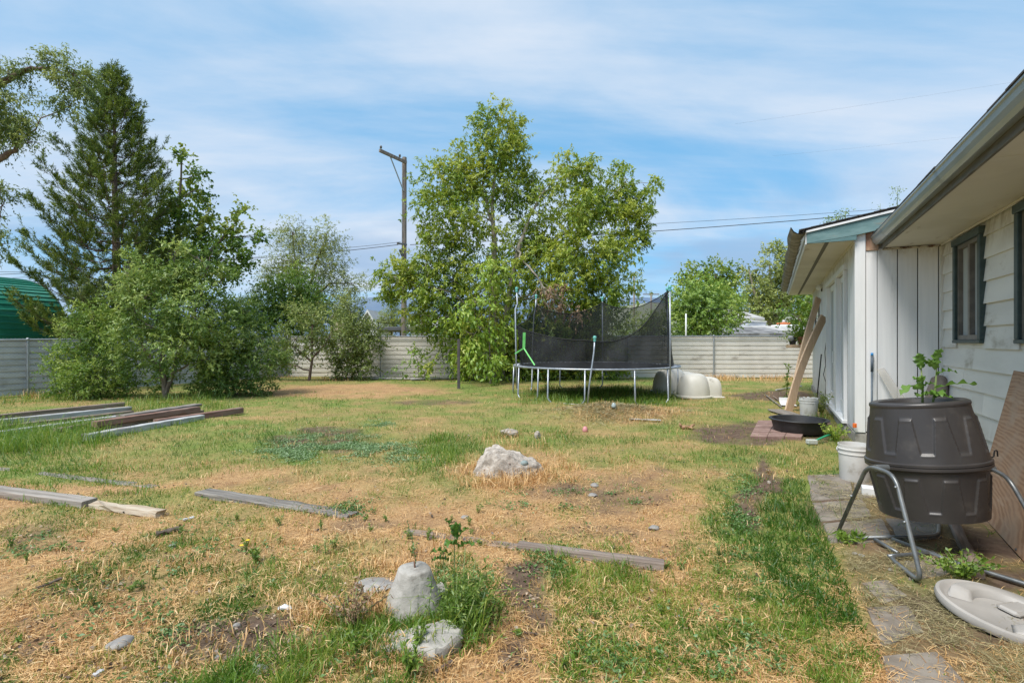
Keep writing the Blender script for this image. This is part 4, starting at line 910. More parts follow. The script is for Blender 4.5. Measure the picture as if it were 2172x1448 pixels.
# behind the fence, left of the pole
tree('willow_tree', 'thin airy pale willow standing behind the fence', 'tree', (-11.2, 27.0, 0), [[(640, 790), (640, 660), (630, 580), (620, 490)], [(640, 660), (670, 560), (695, 490)], [(640, 650), (700, 600), (760, 600)]],
     [(625, 495, 36, 30, 0, .55), (690, 500, 32, 34, 0, .6), (600, 550, 40, 50, 0, .5), (650, 560, 46, 50, 0, .6), (700, 560, 34, 46, 0, .5), (740, 600, 34, 40, 0, .35), (570, 600, 20, 40, 0, .35), (720, 640, 40, 40, 0, .45), (650, 620, 60, 46, 0, .6)], 27.0, L_WIL, BARK, 51, trunk_r=.1, leaf_px=5, asp=.28, cover=2.3, droop=.25, sub=8, limb_r=.03, spread=.28)
tree('dense_tree', 'dense round dark green tree in front of the willow', 'tree', (-11.6, 24.5, 0), [[(610, 790), (610, 690), (615, 620)]],
     [(620, 610, 46, 36, 0), (650, 640, 46, 44, 0), (575, 645, 50, 46, 0), (610, 680, 70, 46, -.3), (545, 670, 40, 40, 0, .9), (690, 690, 30, 40, .2, .7)], 24.5, L_BUS, BARK, 52, trunk_r=.1, leaf_px=5.5, asp=.5, cover=2.5, droop=.2, tonebias=-.1)
tree('small_tree', 'small open crowned tree with a bare dark trunk by the fence corner', 'tree', (-7.9, 20.4, 0), [[(655, 806), (662, 760), (662, 700), (668, 660)], [(660, 765), (625, 735), (600, 720)], [(661, 760), (690, 730), (705, 700)]],
     [(665, 690, 50, 30, 0, .55), (630, 715, 40, 30, 0, .55), (700, 715, 36, 34, 0, .55), (605, 745, 36, 28, .1, .5), (650, 735, 40, 26, 0, .5), (580, 770, 26, 20, .3, .45), (640, 660, 40, 24, .2, .5)], 20.4, L_OLI, BARK_R, 53, trunk_r=.055, leaf_px=5.5, asp=.4, cover=2.0, droop=.2, sub=6)
tree('shrub', 'rounded olive green shrub in the far corner of the fence', 'shrub', (-6.3, 21.2, 0), [[(762, 800), (755, 740), (745, 680)], [(762, 800), (780, 740)]],
     [(742, 660, 22, 26, .2, .7), (750, 690, 36, 30, 0), (770, 725, 38, 34, 0), (735, 740, 36, 40, 0, .9), (765, 770, 38, 28, -.1), (725, 780, 30, 20, 0, .8)], 21.0, L_OLI, BARK, 54, trunk_r=.03, leaf_px=6, asp=.42, cover=2.5, droop=.15, tonebias=-.12)
tree('shrub', 'leaning young boxelder sprouts between the corner shrub and the big tree', 'shrub', (-3.6, 20.6, 0), [[(890, 800), (885, 760), (870, 735)], [(890, 800), (930, 760), (960, 740)]],
     [(872, 745, 16, 18, 0, .7), (885, 775, 24, 22, 0, .8), (930, 755, 34, 22, 0, .7), (965, 740, 30, 22, 0, .7), (900, 790, 26, 10, 0, .6)], 20.6, L_BRI, BARK, 55, trunk_r=.02, leaf_px=8, asp=.42, cover=1.8, droop=.4, tonebias=-.1)
# tree at the left edge, its trunk outside the frame
tree('spreading_tree', 'tall thin leaved tree reaching branches in from the left edge', 'tree', (-17.2, 15.0, 0), [[(-175, 820), (-170, 600), (-150, 400), (-110, 250), (-80, 100)], [(-150, 420), (-60, 360), (5, 335), (32, 318), (38, 300)], [(-130, 330), (-40, 200), (20, 165), (70, 145), (112, 145)], [(-165, 560), (-80, 520), (-10, 500)]],
     [(15, 150, 40, 30, 0, .6), (70, 150, 46, 30, 0, .5), (130, 132, 38, 22, .1, 1.4), (165, 160, 32, 32, .1, 1.5), (180, 180, 16, 34, .1, 1.3), (130, 190, 38, 28, 0, 1.1), (150, 222, 22, 22, 0, .9), (20, 215, 40, 46, 0, 1.1), (45, 250, 34, 40, 0, .9), (10, 275, 44, 30, 0, 1.2), (65, 300, 26, 14, 0, .5), (-40, 260, 70, 60, 0), (0, 400, 26, 26, 0, .7), (10, 420, 14, 24, 0, .6), (-30, 420, 40, 40, 0), (-60, 180, 60, 70, 0), (-20, 500, 30, 34, 0, .9), (5, 520, 24, 24, 0, .7), (-110, 120, 80, 60, 0), (-140, 300, 90, 80, 0)], 15.0, L_EDG, BARK_R, 61, trunk_r=.17, leaf_px=6.5, asp=.36, cover=1.6, droop=.45, limb_r=.018, sub=5, spread=.2, tonebias=.14)
# trees and shrubs far behind the rear fence
tree('maple_tree', 'bright round crowned tree behind the rear fence right of the trampoline', 'tree', (12.6, 34, 0), [[(1490, 760), (1490, 680), (1488, 640)]],
     [(1488, 625, 46, 34, 0), (1455, 650, 36, 40, 0), (1525, 655, 34, 40, 0), (1440, 690, 24, 26, 0, .7), (1490, 670, 60, 40, -.4), (1535, 690, 26, 26, 0, .8), (1480, 695, 46, 20, -.2), (1490, 650, 70, 50, .5, .8)], 34, L_BAC, BARK, 71, trunk_r=.16, leaf_px=5.5, asp=.62, cover=2.4, droop=.2, spread=.3)
tree('maple_tree', 'taller darker tree standing behind the bright round one', 'tree', (26.2, 66, 0), [[(1520, 740), (1520, 640), (1518, 580)]],
     [(1485, 585, 34, 26, 0), (1528, 580, 38, 28, 0), (1510, 610, 56, 34, 0), (1462, 605, 22, 20, 0, .7), (1555, 625, 16, 40, 0, .7), (1530, 640, 40, 30, 0)], 66, L_MAP, BARK, 72, trunk_r=.4, leaf_px=6, asp=.65, cover=2.3, droop=.2, tonebias=.05)
tree('poplar_tree', 'tall loose grey green poplar left of the house eave', 'tree', (37.5, 75, 0), [[(1640, 760), (1635, 650), (1632, 560)], [(1640, 700), (1600, 620), (1588, 570)], [(1640, 690), (1665, 600), (1680, 540)]],
     [(1600, 575, 26, 30, 0, .9), (1640, 560, 34, 34, 0), (1670, 555, 30, 34, 0), (1610, 620, 34, 40, 0), (1655, 610, 40, 40, 0), (1600, 660, 34, 26, 0, .9), (1650, 660, 50, 30, 0), (1690, 610, 30, 50, 0), (1720, 560, 40, 50, 0)], 75, L_OLI, BARK_P, 73, trunk_r=.4, leaf_px=5, asp=.55, cover=2.5, droop=.2, tonebias=.14)
tree('dense_tree', 'dark leaved tree spreading out behind the far corner of the house', 'tree', (16.0, 26, 0), [[(1740, 790), (1735, 700), (1725, 640)], [(1738, 720), (1690, 670)]],
     [(1715, 640, 40, 26, 0), (1690, 670, 36, 22, 0, .9), (1735, 675, 40, 30, 0), (1715, 700, 24, 20, 0, .8), (1765, 640, 40, 40, 0)], 26, L_MAP, BARK, 74, trunk_r=.12, leaf_px=7, asp=.5, cover=2.3, droop=.25, tonebias=-.05)
for i, (px, py, Y, wd, ht, lab) in enumerate([(830, 668, 42, 26, 30, 'pale spruce just left of the utility pole'), (895, 664, 38, 22, 34, 'pale pine just right of the utility pole'), (735, 668, 48, 18, 24, 'small far conifer above the fence corner')]):
    b_ = at(px, CY, Y) - Vector((0, 0, EYE))
    tree('conifer_tree', lab, 'tree', b_, [[(px, 770), (px, py - ht)]], [(px, py - ht * .7, wd * .4, ht * .45, 0), (px, py, wd * .75, ht * .5, 0), (px, py + ht * .7, wd, ht * .6, 0)], Y, L_OLI, BARK, 80 + i, trunk_r=.12, leaf_px=4.5, asp=.25, cover=2.2, droop=.1, tonebias=.05)
tree('shrub', 'hazy green bush under the far utility poles', 'shrub', (8.2, 33, 0), [[(1360, 770), (1360, 690)]], [(1350, 690, 50, 24, 0), (1400, 685, 40, 26, 0), (1390, 715, 70, 14, 0)], 33, L_BUS, BARK, 90, trunk_r=.05, leaf_px=5, asp=.5, cover=2.3, tonebias=.12)
tree('shrub', 'green brush beside the round roofed metal building', 'shrub', (-14.4, 19, 0), [[(160, 800), (160, 680)]], [(165, 675, 36, 34, 0), (200, 640, 46, 40, 0), (250, 660, 50, 46, 0), (190, 710, 60, 20, 0)], 18.4, L_OLI, BARK, 91, trunk_r=.04, leaf_px=6, asp=.45, cover=2.3, tonebias=-.08)

# ------------------------------------------------------------------ trampoline
TC = Vector((2.4, 15.0, 0)); TR = 2.35; TZ = .86
tramp = thing('trampoline', 'round trampoline with sagging black safety net and bent poles', 'trampoline', TC)
def tp(a, r=TR, z=TZ): return Vector((TC.x + r * math.sin(R(a)), TC.y + r * math.cos(R(a)), z))
STEEL = M('trampoline_steel', (.30, .33, .37), (.42, .45, .49), 9, .4, .05, metal=.55, dirt=(.20, .14, .10), dirt_amt=.15, dirt_scale=6)
BLK = M('black_mat', (.010, .010, .012), (.018, .018, .02), 30, .7, .1)
CAP = M('aqua_cap', (.10, .36, .32), (.16, .46, .40), 6, .5, 0)
mb = MB(); n = 72; pr = [tp(360 * k / n) for k in range(n + 1)]; mb.tube(pr, .026, 8, cap=False); mb.build('frame_ring', STEEL, tramp, True)
mb = MB(); mb.lathe([(.02, TZ - .03), (1.2, TZ - .035), (2.0, TZ - .005), (2.12, TZ), (2.12, TZ + .012), (2.0, TZ + .006), (.02, TZ - .02)], 64, (TC.x, TC.y, 0)); mb.build('jumping_mat', BLK, tramp, True)
mb = MB()
for k in range(84):
    a = 360 * k / 84; mb.tube([tp(a, 2.13, TZ + .006), tp(a, TR - .01, TZ + .018)], .011, 5)
tag(mb.build('spring', STEEL, tramp, True), kind='stuff')
def leg_pair(a0, a1):
    p0, p1 = tp(a0), tp(a1); q0 = tp(a0, TR + .03, gz(tp(a0)) + .10); q1 = tp(a1, TR + .03, gz(tp(a1)) + .10)
    d = (q1 - q0).normalized(); z0 = gz(q0) - .025; z1 = gz(q1) - .025
    mb = MB(); mb.tube([p0, q0, q0 + d * .03 + Vector((0, 0, -.05)), Vector((q0.x, q0.y, z0)) + d * .11, Vector((q1.x, q1.y, z1)) - d * .11, q1 - d * .03 + Vector((0, 0, -.05)), q1, p1], .021, 8); mb.build('leg', STEEL, tramp, True)
for a0, a1 in ((-110, -133), (-85, -48), (-20, 15), (93, 75), (138, 165), (195, 219)): leg_pair(a0, a1)
poles = {-105: [(tp(-108, TR + .03, .25)), tp(-106, TR + .03, 1.2), tp(-105, TR + .04, 2.45), tp(-103, TR - .04, 2.60), tp(-103, TR - .02, 2.98)],
         -45: [tp(-48, TR + .03, .3), tp(-47, TR + .03, 1.5), tp(-46, TR, 2.4), tp(-46, TR - .06, 2.6), tp(-45, TR - .05, 2.97)],
         15: [tp(15, TR + .03, .3), tp(15, TR + .03, 1.5), tp(15, TR, 2.95)],
         75: [tp(75, TR + .03, .3), tp(75, TR + .03, 1.5), tp(75, TR, 3.08)],
         135: [tp(136, TR + .03, .15), tp(136, TR + .03, 1.5), tp(135, TR, 2.9)],
         195: [Vector((1.83, 12.55, .02)), Vector((1.88, 12.6, .5)), Vector((1.97, 12.6, 1.15)), Vector((2.0, 12.66, 1.30)), Vector((2.02, 12.66, 1.60))]}
for k, pts in poles.items():
    mb = MB(); mb.tube(pts, .021, 8); po = mb.build('pole', STEEL, tramp, True)
    e = pts[-1]; mb = MB(); mb.lathe([(.034, -.05), (.034, .02), (.045, .03), (.045, .06), (.03, .085), (.012, .09)], 12, e); mb.build('pole_cap', CAP, po, True, angle=40)
# net, one panel between each two poles
NET = seemat('safety_net', (.012, .013, .016), .37, .8)
NETE = M('net_hem', (.012, .012, .014), None, 5, .8, 0)
hang = [(-105, 1.98, 2.36), (-45, 2.72, 2.30), (15, 2.84, 2.32), (75, 3.02, 2.30), (135, 2.86, 2.28), (195, 1.58, 2.36)]
for i in range(6):
    a0, z0, r0 = hang[i]; a1, z1, r1 = hang[(i + 1) % 6]
    if a1 < a0: a1 += 360
    nu, nv = 30, 14; vs_ = []; hem = []
    P0 = tp(a0, r0, z0); P1 = tp(a1, r1, z1); sag = .32 if i in (1, 2) else (.14 if i in (0, 3) else (.55 if i == 4 else .10))
    for j in range(nv + 1):
        q = j / nv
        for k in range(nu + 1):
            u = k / nu; chord = P0.lerp(P1, u); top = chord.copy(); top.z -= sag * 4 * u * (1 - u) * (1 if i != 4 else (1.25 - .5 * u))
            a = a0 + (a1 - a0) * u; bot = tp(a, 2.16, TZ + .01); p = bot.lerp(top, q)
            fold = .035 * math.sin(u * 40 + i) * (1 - q) * .6 + .03 * math.sin(u * 13 + q * 5 + i)
            dv = Vector((math.sin(R(a)), math.cos(R(a)), 0)); p += dv * fold * (1 if 0 < k < nu else 0)
            vs_.append(p)
            if j == nv: hem.append(p)
    mb = MB(); mb.add(vs_, [(j * (nu + 1) + k, j * (nu + 1) + k + 1, (j + 1) * (nu + 1) + k + 1, (j + 1) * (nu + 1) + k) for j in range(nv) for k in range(nu)])
    nt_ = mb.build('net_panel', NET, tramp, True)
    mb = MB(); mb.tube(hem, .014, 5); mb.build('net_hem', NETE, nt_, True)
GST = M('lime_strap', (.14, .55, .13), (.20, .66, .2), 9, .6, 0)
mb = MB(); A = at(1112, 704, 13.55); B = at(1111, 737, 13.6)
mb.prism([A + Vector((-.035, 0, 0)), A + Vector((.035, 0, 0)), B + Vector((.035, 0, 0)), B + Vector((-.035, 0, 0))], (0, -.005, 0), (0, .005, 0))
for C_ in (at(1092, 749, 13.7), at(1134, 773, 13.35)):
    d = (C_ - B).normalized(); s = Vector((0, 1, 0)).cross(d) * .018
    mb.prism([B - s, B + s, C_ + s, C_ - s], (0, -.006, 0), (0, .006, 0))
tag(fixn(mb.build('door_strap', GST, tramp)), 'bright green strap on the net opening')
# ------------------------------------------------------------------ igloo dog houses
IGL = M('beige_plastic', (.60, .57, .50), (.66, .63, .56), 3, .5, .04, dirt=(.30, .27, .22), dirt_amt=.3, dirt_scale=3)
def igloo(label, c, rot, s):
    t = thing('dog_house', label, 'dog house', c, (0, 0, R(rot)), 'plastic igloo dog houses by the trampoline')
    prof = [(.50, .07)] + [(.50 * math.cos(q * math.pi / 2 * .97) ** .62 + (.006 if k % 2 else 0), .07 + .66 * math.sin(q * math.pi / 2)) for k, q in enumerate(np.linspace(.02, .995, 22))]
    mb = MB(); mb.lathe([(r * s, z * s) for r, z in prof], 40); mb.build('dome', IGL, t, True, world=False)
    mb = MB(); mb.lathe([(.56 * s, .0), (.57 * s, .035 * s), (.56 * s, .06 * s), (.50 * s, .075 * s)], 40); mb.build('base_rim', IGL, t, True, world=False, angle=50)
    mb = MB(); rows = []; n = 22; ks = 9
    for k in range(ks + 1):
        x = (.15 + .60 * k / ks) * s; rr = .36 * s * (1 - .10 * (k / ks) ** 4) ; hh = .60 * s * (1 - .12 * (k / ks) ** 4)
        if k == ks: rr *= .93; hh *= .95
        for j in range(n + 1):
            a = math.pi * j / n; rows.append((x, rr * math.copysign(abs(math.cos(a)) ** .72, math.cos(a)), .03 * s + hh * math.sin(a) ** .75))
    fs = [(k * (n + 1) + j, k * (n + 1) + j + 1, (k + 1) * (n + 1) + j + 1, (k + 1) * (n + 1) + j) for k in range(ks) for j in range(n)]
    mb.add(rows, fs)
    o = ks * (n + 1); m_ = [((x - .03 * s), y * .78, .03 * s + (z - .03 * s) * .80) for (x, y, z) in rows[o:]]
    st = len(mb.v); mb.v += m_ + [(x - .35 * s, y, z) for x, y, z in m_]
    mb.f += [(o + j, o + j + 1, st + j + 1, st + j) for j in range(n)] + [(st + j, st + j + 1, st + n + 2 + j, st + n + 1 + j) for j in range(n)]
    fixn(mb.build('entrance', IGL, t, True, world=False, angle=50))
    mb = MB(); mb.box(.30 * s, .80 * s, -.40 * s, .40 * s, 0, .045 * s, .012); mb.build('entrance_step', IGL, t, world=False)
    return t
c = gr(1477, 840); igloo('beige plastic igloo dog house nearest, its tunnel pointing right', (c.x - .06, c.y + .05, gz(c)), 4, .92)
c = gr(1428, 833); igloo('beige plastic igloo dog house half hidden by trampoline legs', (c.x, c.y + .3, gz(c)), 12, 1.04)

# ------------------------------------------------------------------ poles, wires, far buildings
POLEW = M('grey_pole_wood', (.15, .12, .10), (.27, .235, .205), 6, .85, .4, (3, 3, .2))
Yp = 30.0
up = thing('utility_pole', 'tall weathered utility pole with a single side arm behind the fence', 'utility pole', at(857, CY, Yp) - Vector((0, 0, EYE)))
mb = MB(); mb.tube([at(857, CY + 80, Yp), at(857, 560, Yp), at(858, 333, Yp)], [.165, .145, .125], 12); mb.build('pole', POLEW, up, True, angle=50)
def beam(mb, a, b, w_, h_):
    a = Vector(a); b = Vector(b); d = (b - a).normalized(); s = d.cross(Vector((0, 0, 1))).normalized() * w_ / 2; u = s.cross(d).normalized() * h_ / 2
    return mb.add([a - s - u, a + s - u, a + s + u, a - s + u, b - s - u, b + s - u, b + s + u, b - s + u], [(3, 2, 1, 0), (4, 5, 6, 7), (0, 1, 5, 4), (1, 2, 6, 5), (2, 3, 7, 6), (3, 0, 4, 7)])
mb = MB(); beam(mb, at(805, 318, Yp - 1.6), at(862, 344, Yp - .15), .11, .17); fixn(mb.build('cross_arm', POLEW, up))
mb = MB(); beam(mb, at(827, 329, Yp - 1.0), at(856, 404, Yp - .15), .05, .05); fixn(mb.build('brace', GALV, up))
INS = M('insulator_glaze', (.10, .09, .085), (.16, .15, .14), 5, .3, 0)
for (x, y, Y) in ((808, 318, Yp - 1.55), (848, 336, Yp - .5)):
    mb = MB(); q = at(x, y, Y); mb.lathe([(.015, 0), (.015, .12), (.07, .12), (.05, .17), (.07, .19), (.045, .25), (.02, .27)], 10, q); mb.build('insulator', INS, up, True)
mb = MB(); beam(mb, at(843, 515, Yp - .9), at(862, 518, Yp - .12), .09, .10); beam(mb, at(850, 527, Yp - .3), at(855, 540, Yp - .14), .07, .3); fixn(mb.build('bracket', INS, up))
mb = MB(); mb.tube([at(853, 345, Yp - .16), at(852.5, 560, Yp - .18)], .02, 5); mb.build('conduit', GALV, up)
WIRE = M('black_wire', (.02, .02, .022), None, 5, .6, 0)
def wire(label, pts, r=.016, sag=.0):
    mb = MB(); fine = []
    for a, b in zip(pts[:-1], pts[1:]):
        for j in range(10):
            q = a.lerp(b, j / 10); q.z -= sag * (b - a).length * 4 * (j / 10) * (1 - j / 10); fine.append(q)
    fine.append(pts[-1]); mb.tube(fine, r, 4); return tag(single(mb.build('utility_wire', WIRE, None, True), pts[0]), label, 'wire', 'overhead wires')
wire('thick dark wire sagging from the tall pole bracket towards the left', [at(845, 518, Yp - .6), at(520, 548, 30), at(-300, 590, 31)], .020, .008)
wire('pale thin wire running left above the thick wire from the tall pole', [at(850, 512, Yp - .6), at(740, 524, 29.5), at(-300, 610, 31)], .012, .006)
wire('dark wire running right from the tall pole to beyond the house', [at(870, 518, Yp), at(1360, 491, 27), at(1900, 448, 24)], .020, .004)
wire('faint upper wire crossing the sky above the house wing', [at(1300, 478, 32), at(1960, 436, 30)], .012, .004)
wire('highest faint wire at the right edge of the sky', [at(1560, 262, 30), at(2300, 150, 24)], .0022, .002)
wire('faint wire below the highest one over the gutter', [at(1640, 330, 30), at(2300, 262, 24)], .002, .002)
wire('low wire passing in front of the bright round tree', [at(1345, 632, 31), at(1412, 646, 31), at(1740, 668, 30)], .014, .001)
wire('slack wire under the sky at far left above the metal building', [at(-60, 574, 26), at(110, 576, 26.5), at(300, 566, 27)], .014, .004)
fp = thing('utility_pole', 'thin distant utility pole right of the big tree without arms', 'utility pole', (16.5, 70, 0)); mb = MB(); mb.tube([at(1345, 740, 70), at(1345, 578, 70)], [.16, .11], 8); mb.build('pole', POLEW, fp, True); mb = MB(); beam(mb, at(1343, 590, 70), at(1352, 587, 70), .1, .08); fixn(mb.build('bracket', INS, fp))
fp = thing('utility_pole', 'distant utility pole topped by a straight cross arm', 'utility pole', (21.5, 80, 0)); mb = MB(); mb.tube([at(1381, 740, 80), at(1381, 620, 80)], [.16, .12], 8); mb.build('pole', POLEW, fp, True); mb = MB(); beam(mb, at(1364, 623, 80), at(1398, 623, 80), .14, .14); fixn(mb.build('cross_arm', POLEW, fp))
mb = MB(); pt = at(1455, 740, 30); mb.tube([at(1455, 745, 30), at(1455, 664, 30)], .045, 8); tag(single(mb.build('white_post', TRIMW, None, True), pt), 'white post standing in front of the bright round tree', 'post')
# arched green metal building
GRN = M('green_ribbed_steel', (.02, .19, .13), (.03, .23, .155), 3, .28, .03)
C0 = Vector((-17.25, 20.0, 0)); ax = Vector((-.30, -.95, 0)).normalized(); pp = Vector((-.95, .30, 0)).normalized()
mbuild = thing('metal_building', 'arch roofed green ribbed steel building behind the left fence', 'building', C0)
prof = [(0, -.1), (0, 2.05), (.03, 2.3)] + [(3.1 - 3.07 * math.cos(q), 2.3 + 1.75 * math.sin(q)) for q in np.linspace(.12, math.pi - .12, 26)] + [(6.17, 2.3), (6.2, 2.05), (6.2, -.1)]
fine = []; acc = 0
for (a, b_) in zip(prof[:-1], prof[1:]):
    L_ = math.hypot(b_[0] - a[0], b_[1] - a[1]); k = max(1, round(L_ / .03))
    nrmv = (-(b_[1] - a[1]) / L_, (b_[0] - a[0]) / L_)
    for j in range(k):
        q = j / k; s = (acc + L_ * q) % .23; o = .035 if s < .03 else (.035 * (1 - (s - .03) / .02) if s < .05 else 0)
        fine.append((a[0] + (b_[0] - a[0]) * q + nrmv[0] * o, a[1] + (b_[1] - a[1]) * q + nrmv[1] * o))
    acc += L_
fine.append(prof[-1])
nsec = 3
for k in range(nsec):
    mb = MB(); s0, s1 = k * 2.6, (k + 1) * 2.6 - .004; n = len(fine)
    mb.add([C0 + ax * s + pp * x + Vector((0, 0, z)) for s in (s0, s1) for (x, z) in fine], [(i, i + 1, n + i + 1, n + i) for i in range(n - 1)])
    mb.build('roof_panel', GRN, mbuild)
mb = MB(); mb.add([C0 + pp * x + ax * .06 + Vector((0, 0, z)) for (x, z) in fine], [tuple(range(len(fine)))]); mb.build('end_wall', GRN, mbuild)
mb = MB()
for k in range(len(fine) - 1): pass
mb.tube([C0 - ax * .01 + pp * x + Vector((0, 0, z)) for (x, z) in prof], .03, 6); mb.build('edge_trim', M('dark_green_trim', (.01, .06, .045), None, 3, .4, 0), mbuild, True)
# far buildings
FW = M('far_white_wall', (.6, .6, .58), (.66, .66, .64), 2, .8, 0); FB = M('far_brown_wall', (.30, .25, .22), (.36, .31, .27), 2, .8, 0); FR = M('far_pale_roof', (.36, .35, .335), (.44, .43, .41), 1, .8, .1); FRG = M('far_grey_roof', (.11, .107, .105), (.25, .245, .24), .9, .9, .3, (1, 1, 1), lo=.42, hi=.58)
FDK = M('far_dark_roof', (.05, .052, .06), (.09, .095, .105), 1, .7, .1); PATCH = M('worn_shingle_patch', (.17, .16, .145), (.22, .205, .185), 2, .9, 0); GLS = M('far_glass', (.04, .045, .05), None, 2, .15, 0)
def gable(label, Y, x0, x1, ye, yr, depth, wall, roof, ybase=735, front_gable=False, win=(), patches=(), name='house', hip=0.0):
    A = at(x0, CY, Y); B = at(x1, CY, Y); ze = at(0, ye, Y).z; zr = at(0, yr, Y + depth * .5 * (0 if front_gable else 1)).z
    h = thing(name, label, 'house', (A.x, Y, 0)); mb = MB()
    if front_gable:
        m_ = (A.x + B.x) / 2; poly = [(A.x, Y, -.1), (B.x, Y, -.1), (B.x, Y, ze), (m_, Y, zr), (A.x, Y, ze)]; mb.prism(poly, (0, 0, 0), (0, depth, 0)); fixn(mb.build('wall', wall, h))
        for sx, xe in ((-1, A.x), (1, B.x)):
            mb = MB(); sl = (zr - ze) / abs(m_ - xe); e = xe + sx * .35; zeo = ze - .35 * sl
            mb.prism([(e, Y, zeo), (m_, Y, zr), (m_, Y, zr + .14), (e, Y, zeo + .14)], (0, -.3, 0), (0, depth + .3, 0)); fixn(mb.build('roof', roof, h))
            mb = MB(); mb.prism([(e, Y, zeo - .16), (m_, Y, zr - .16), (m_, Y, zr + .15), (e, Y, zeo + .15)], (0, -.36, 0), (0, -.305, 0)); fixn(mb.build('barge_board', FW, h))
    else:
        mb.box(A.x, B.x, Y, Y + depth, -.1, ze); mb.build('wall', wall, h)
        mb = MB(); mb.add([(A.x - .5, Y - .5, ze), (B.x + .5, Y - .5, ze), (B.x + .5 - hip, Y + depth / 2, zr), (A.x - .5 + hip * .2, Y + depth / 2, zr), (A.x - .5, Y + depth + .5, ze), (B.x + .5, Y + depth + .5, ze), (A.x - .5, Y - .5, ze - .25), (B.x + .5, Y - .5, ze - .25), (B.x + .5, Y + depth + .5, ze - .25), (A.x - .5, Y + depth + .5, ze - .25)],
                          [(0, 1, 2, 3), (4, 3, 2, 5), (1, 5, 2), (0, 3, 4), (6, 7, 1, 0), (7, 8, 5, 1), (8, 9, 4, 5), (9, 6, 0, 4), (9, 8, 7, 6)]); rf = fixn(mb.build('roof', roof, h))
        for quad in patches:
            mb = MB(); vs_ = []
            for (u, v) in quad:
                p = Vector((A.x + (B.x - A.x) * u, Y - .5 + (depth / 2 + .5) * v, ze + (zr - ze) * v + .03)); vs_.append(p)
            mb.prism(vs_, (0, 0, 0), (0, -.012, .02)); fixn(mb.build('shingle_patch', PATCH, rf))
    for (a, b_, c, d) in win:
        P = at(a, c, Y); Q = at(b_, d, Y); mb = MB(); f_ = .12
        mb.box(P.x - f_, Q.x + f_, Y - .06, Y - .003, Q.z - f_, Q.z, .01); mb.box(P.x - f_, Q.x + f_, Y - .06, Y - .003, P.z, P.z + f_, .01); mb.box(P.x - f_, P.x, Y - .055, Y - .003, Q.z, P.z); mb.box(Q.x, Q.x + f_, Y - .055, Y - .003, Q.z, P.z)
        wd = mb.build('window', FW, h); mb = MB(); mb.box(P.x + .002, Q.x - .002, Y - .03, Y - .004, Q.z + .002, P.z - .002); mb.build('pane', GLS, wd)
    return h
gable('far house with a pale roof patched in darker shingles', 55, 1540, 1607, 673, 647, 9, FB, FR, win=[(1563, 1569, 675, 679), (1590, 1595, 675, 679), (1599, 1604, 675, 679), (1548, 1554, 675, 679)], patches=[[(.05, .15), (.42, .15), (.16, .85), (.05, .85)], [(.62, .1), (.80, .1), (.62, .88), (.46, .88)], [(.2, .88), (.5, .88), (.5, .97), (.2, .97)]], hip=2.2)
gable('long low house with a mottled grey roof just beyond the rear fence', 42, 1560, 1660, 706, 693, 8, FW, FRG)
gable('low building with a pale metal roof behind the dark tree', 46, 1640, 1740, 700, 690, 8, FW, FR)
gable('far house showing a cream front gable above the fence corner', 60, 700, 728, 676, 655, 8, M('far_cream_wall', (.52, .42, .32), (.58, .48, .37), 2, .8, 0), FDK, front_gable=True, win=[(711, 716, 668, 675)])
gable('far house with a steep white trimmed gable left of the dark carports', 58, 762, 800, 690, 658, 8, FW, FR, front_gable=True, win=[(775, 782, 682, 690)])
gable('white sided house glimpsed behind trees right of the utility pole', 56, 872, 945, 692, 672, 8, FW, FR, win=[(880, 885, 696, 704), (896, 901, 696, 704), (912, 917, 696, 704)])
for lab, Y, x0, x1, y0, y1, dp in (('upper dark flat carport roof beside the utility pole', 44, 798, 852, 676, 683, 5), ('lower dark flat carport roof stretching behind the utility pole', 38, 800, 908, 692, 700, 6)):
    A = at(x0, y0, Y); B = at(x1, y1, Y); h = thing('carport', lab, 'carport', (A.x, Y, 0)); mb = MB(); mb.box(A.x, B.x, Y, Y + dp, B.z, A.z, .03); mb.build('roof', FDK, h)
    for x in (A.x + .15, (A.x + B.x) / 2, B.x - .15):
        mb = MB(); mb.tube([(x, Y + .2, -.1), (x, Y + .2, B.z)], .06, 8); mb.build('post', FDK, h)
# white covered boat on a trailer and a white vehicle roof beyond the fence
bt = thing('boat', 'white boat with a raised windscreen parked in front of the patched roof house', 'boat', at(1592, CY, 50) - Vector((0, 0, EYE)))
P = at(1592, 694, 50); mb = MB(); mb.prism([(P.x - 1.4, 0, P.z - 1.2), (P.x + 1.4, 0, P.z - 1.2), (P.x + 1.6, 0, P.z - .1), (P.x + 1.3, 0, P.z + .2), (P.x - 1.9, 0, P.z + .1)], (0, 49.2, 0), (0, 50.8, 0)); fixn(mb.build('hull', FW, bt))
mb = MB(); mb.prism([(P.x - .9, 0, P.z + .12), (P.x + 1.2, 0, P.z + .2), (P.x + 1.2, 0, P.z + .52), (P.x - .2, 0, P.z + .58)], (0, 49.4, 0), (0, 50.6, 0)); fixn(mb.build('windscreen', M('tinted_screen', (.25, .28, .33), (.5, .52, .55), 1, .2, 0), bt))
mb = MB(); mb.prism([(P.x - .5, 0, P.z + .585), (P.x + 1.25, 0, P.z + .525), (P.x + 1.25, 0, P.z + .60), (P.x - .3, 0, P.z + .70)], (0, 49.3, 0), (0, 50.7, 0)); fixn(mb.build('cabin_roof', FW, bt))
cv = thing('vehicle', 'white camper with orange stripe partly hidden by the dark tree', 'vehicle', at(1660, CY, 48) - Vector((0, 0, EYE)))
P = at(1660, 690, 48); mb = MB(); mb.box(P.x - .7, P.x + 1.2, 47.2, 49, 0.35, P.z + .1, .12); mb.build('body', FW, cv)
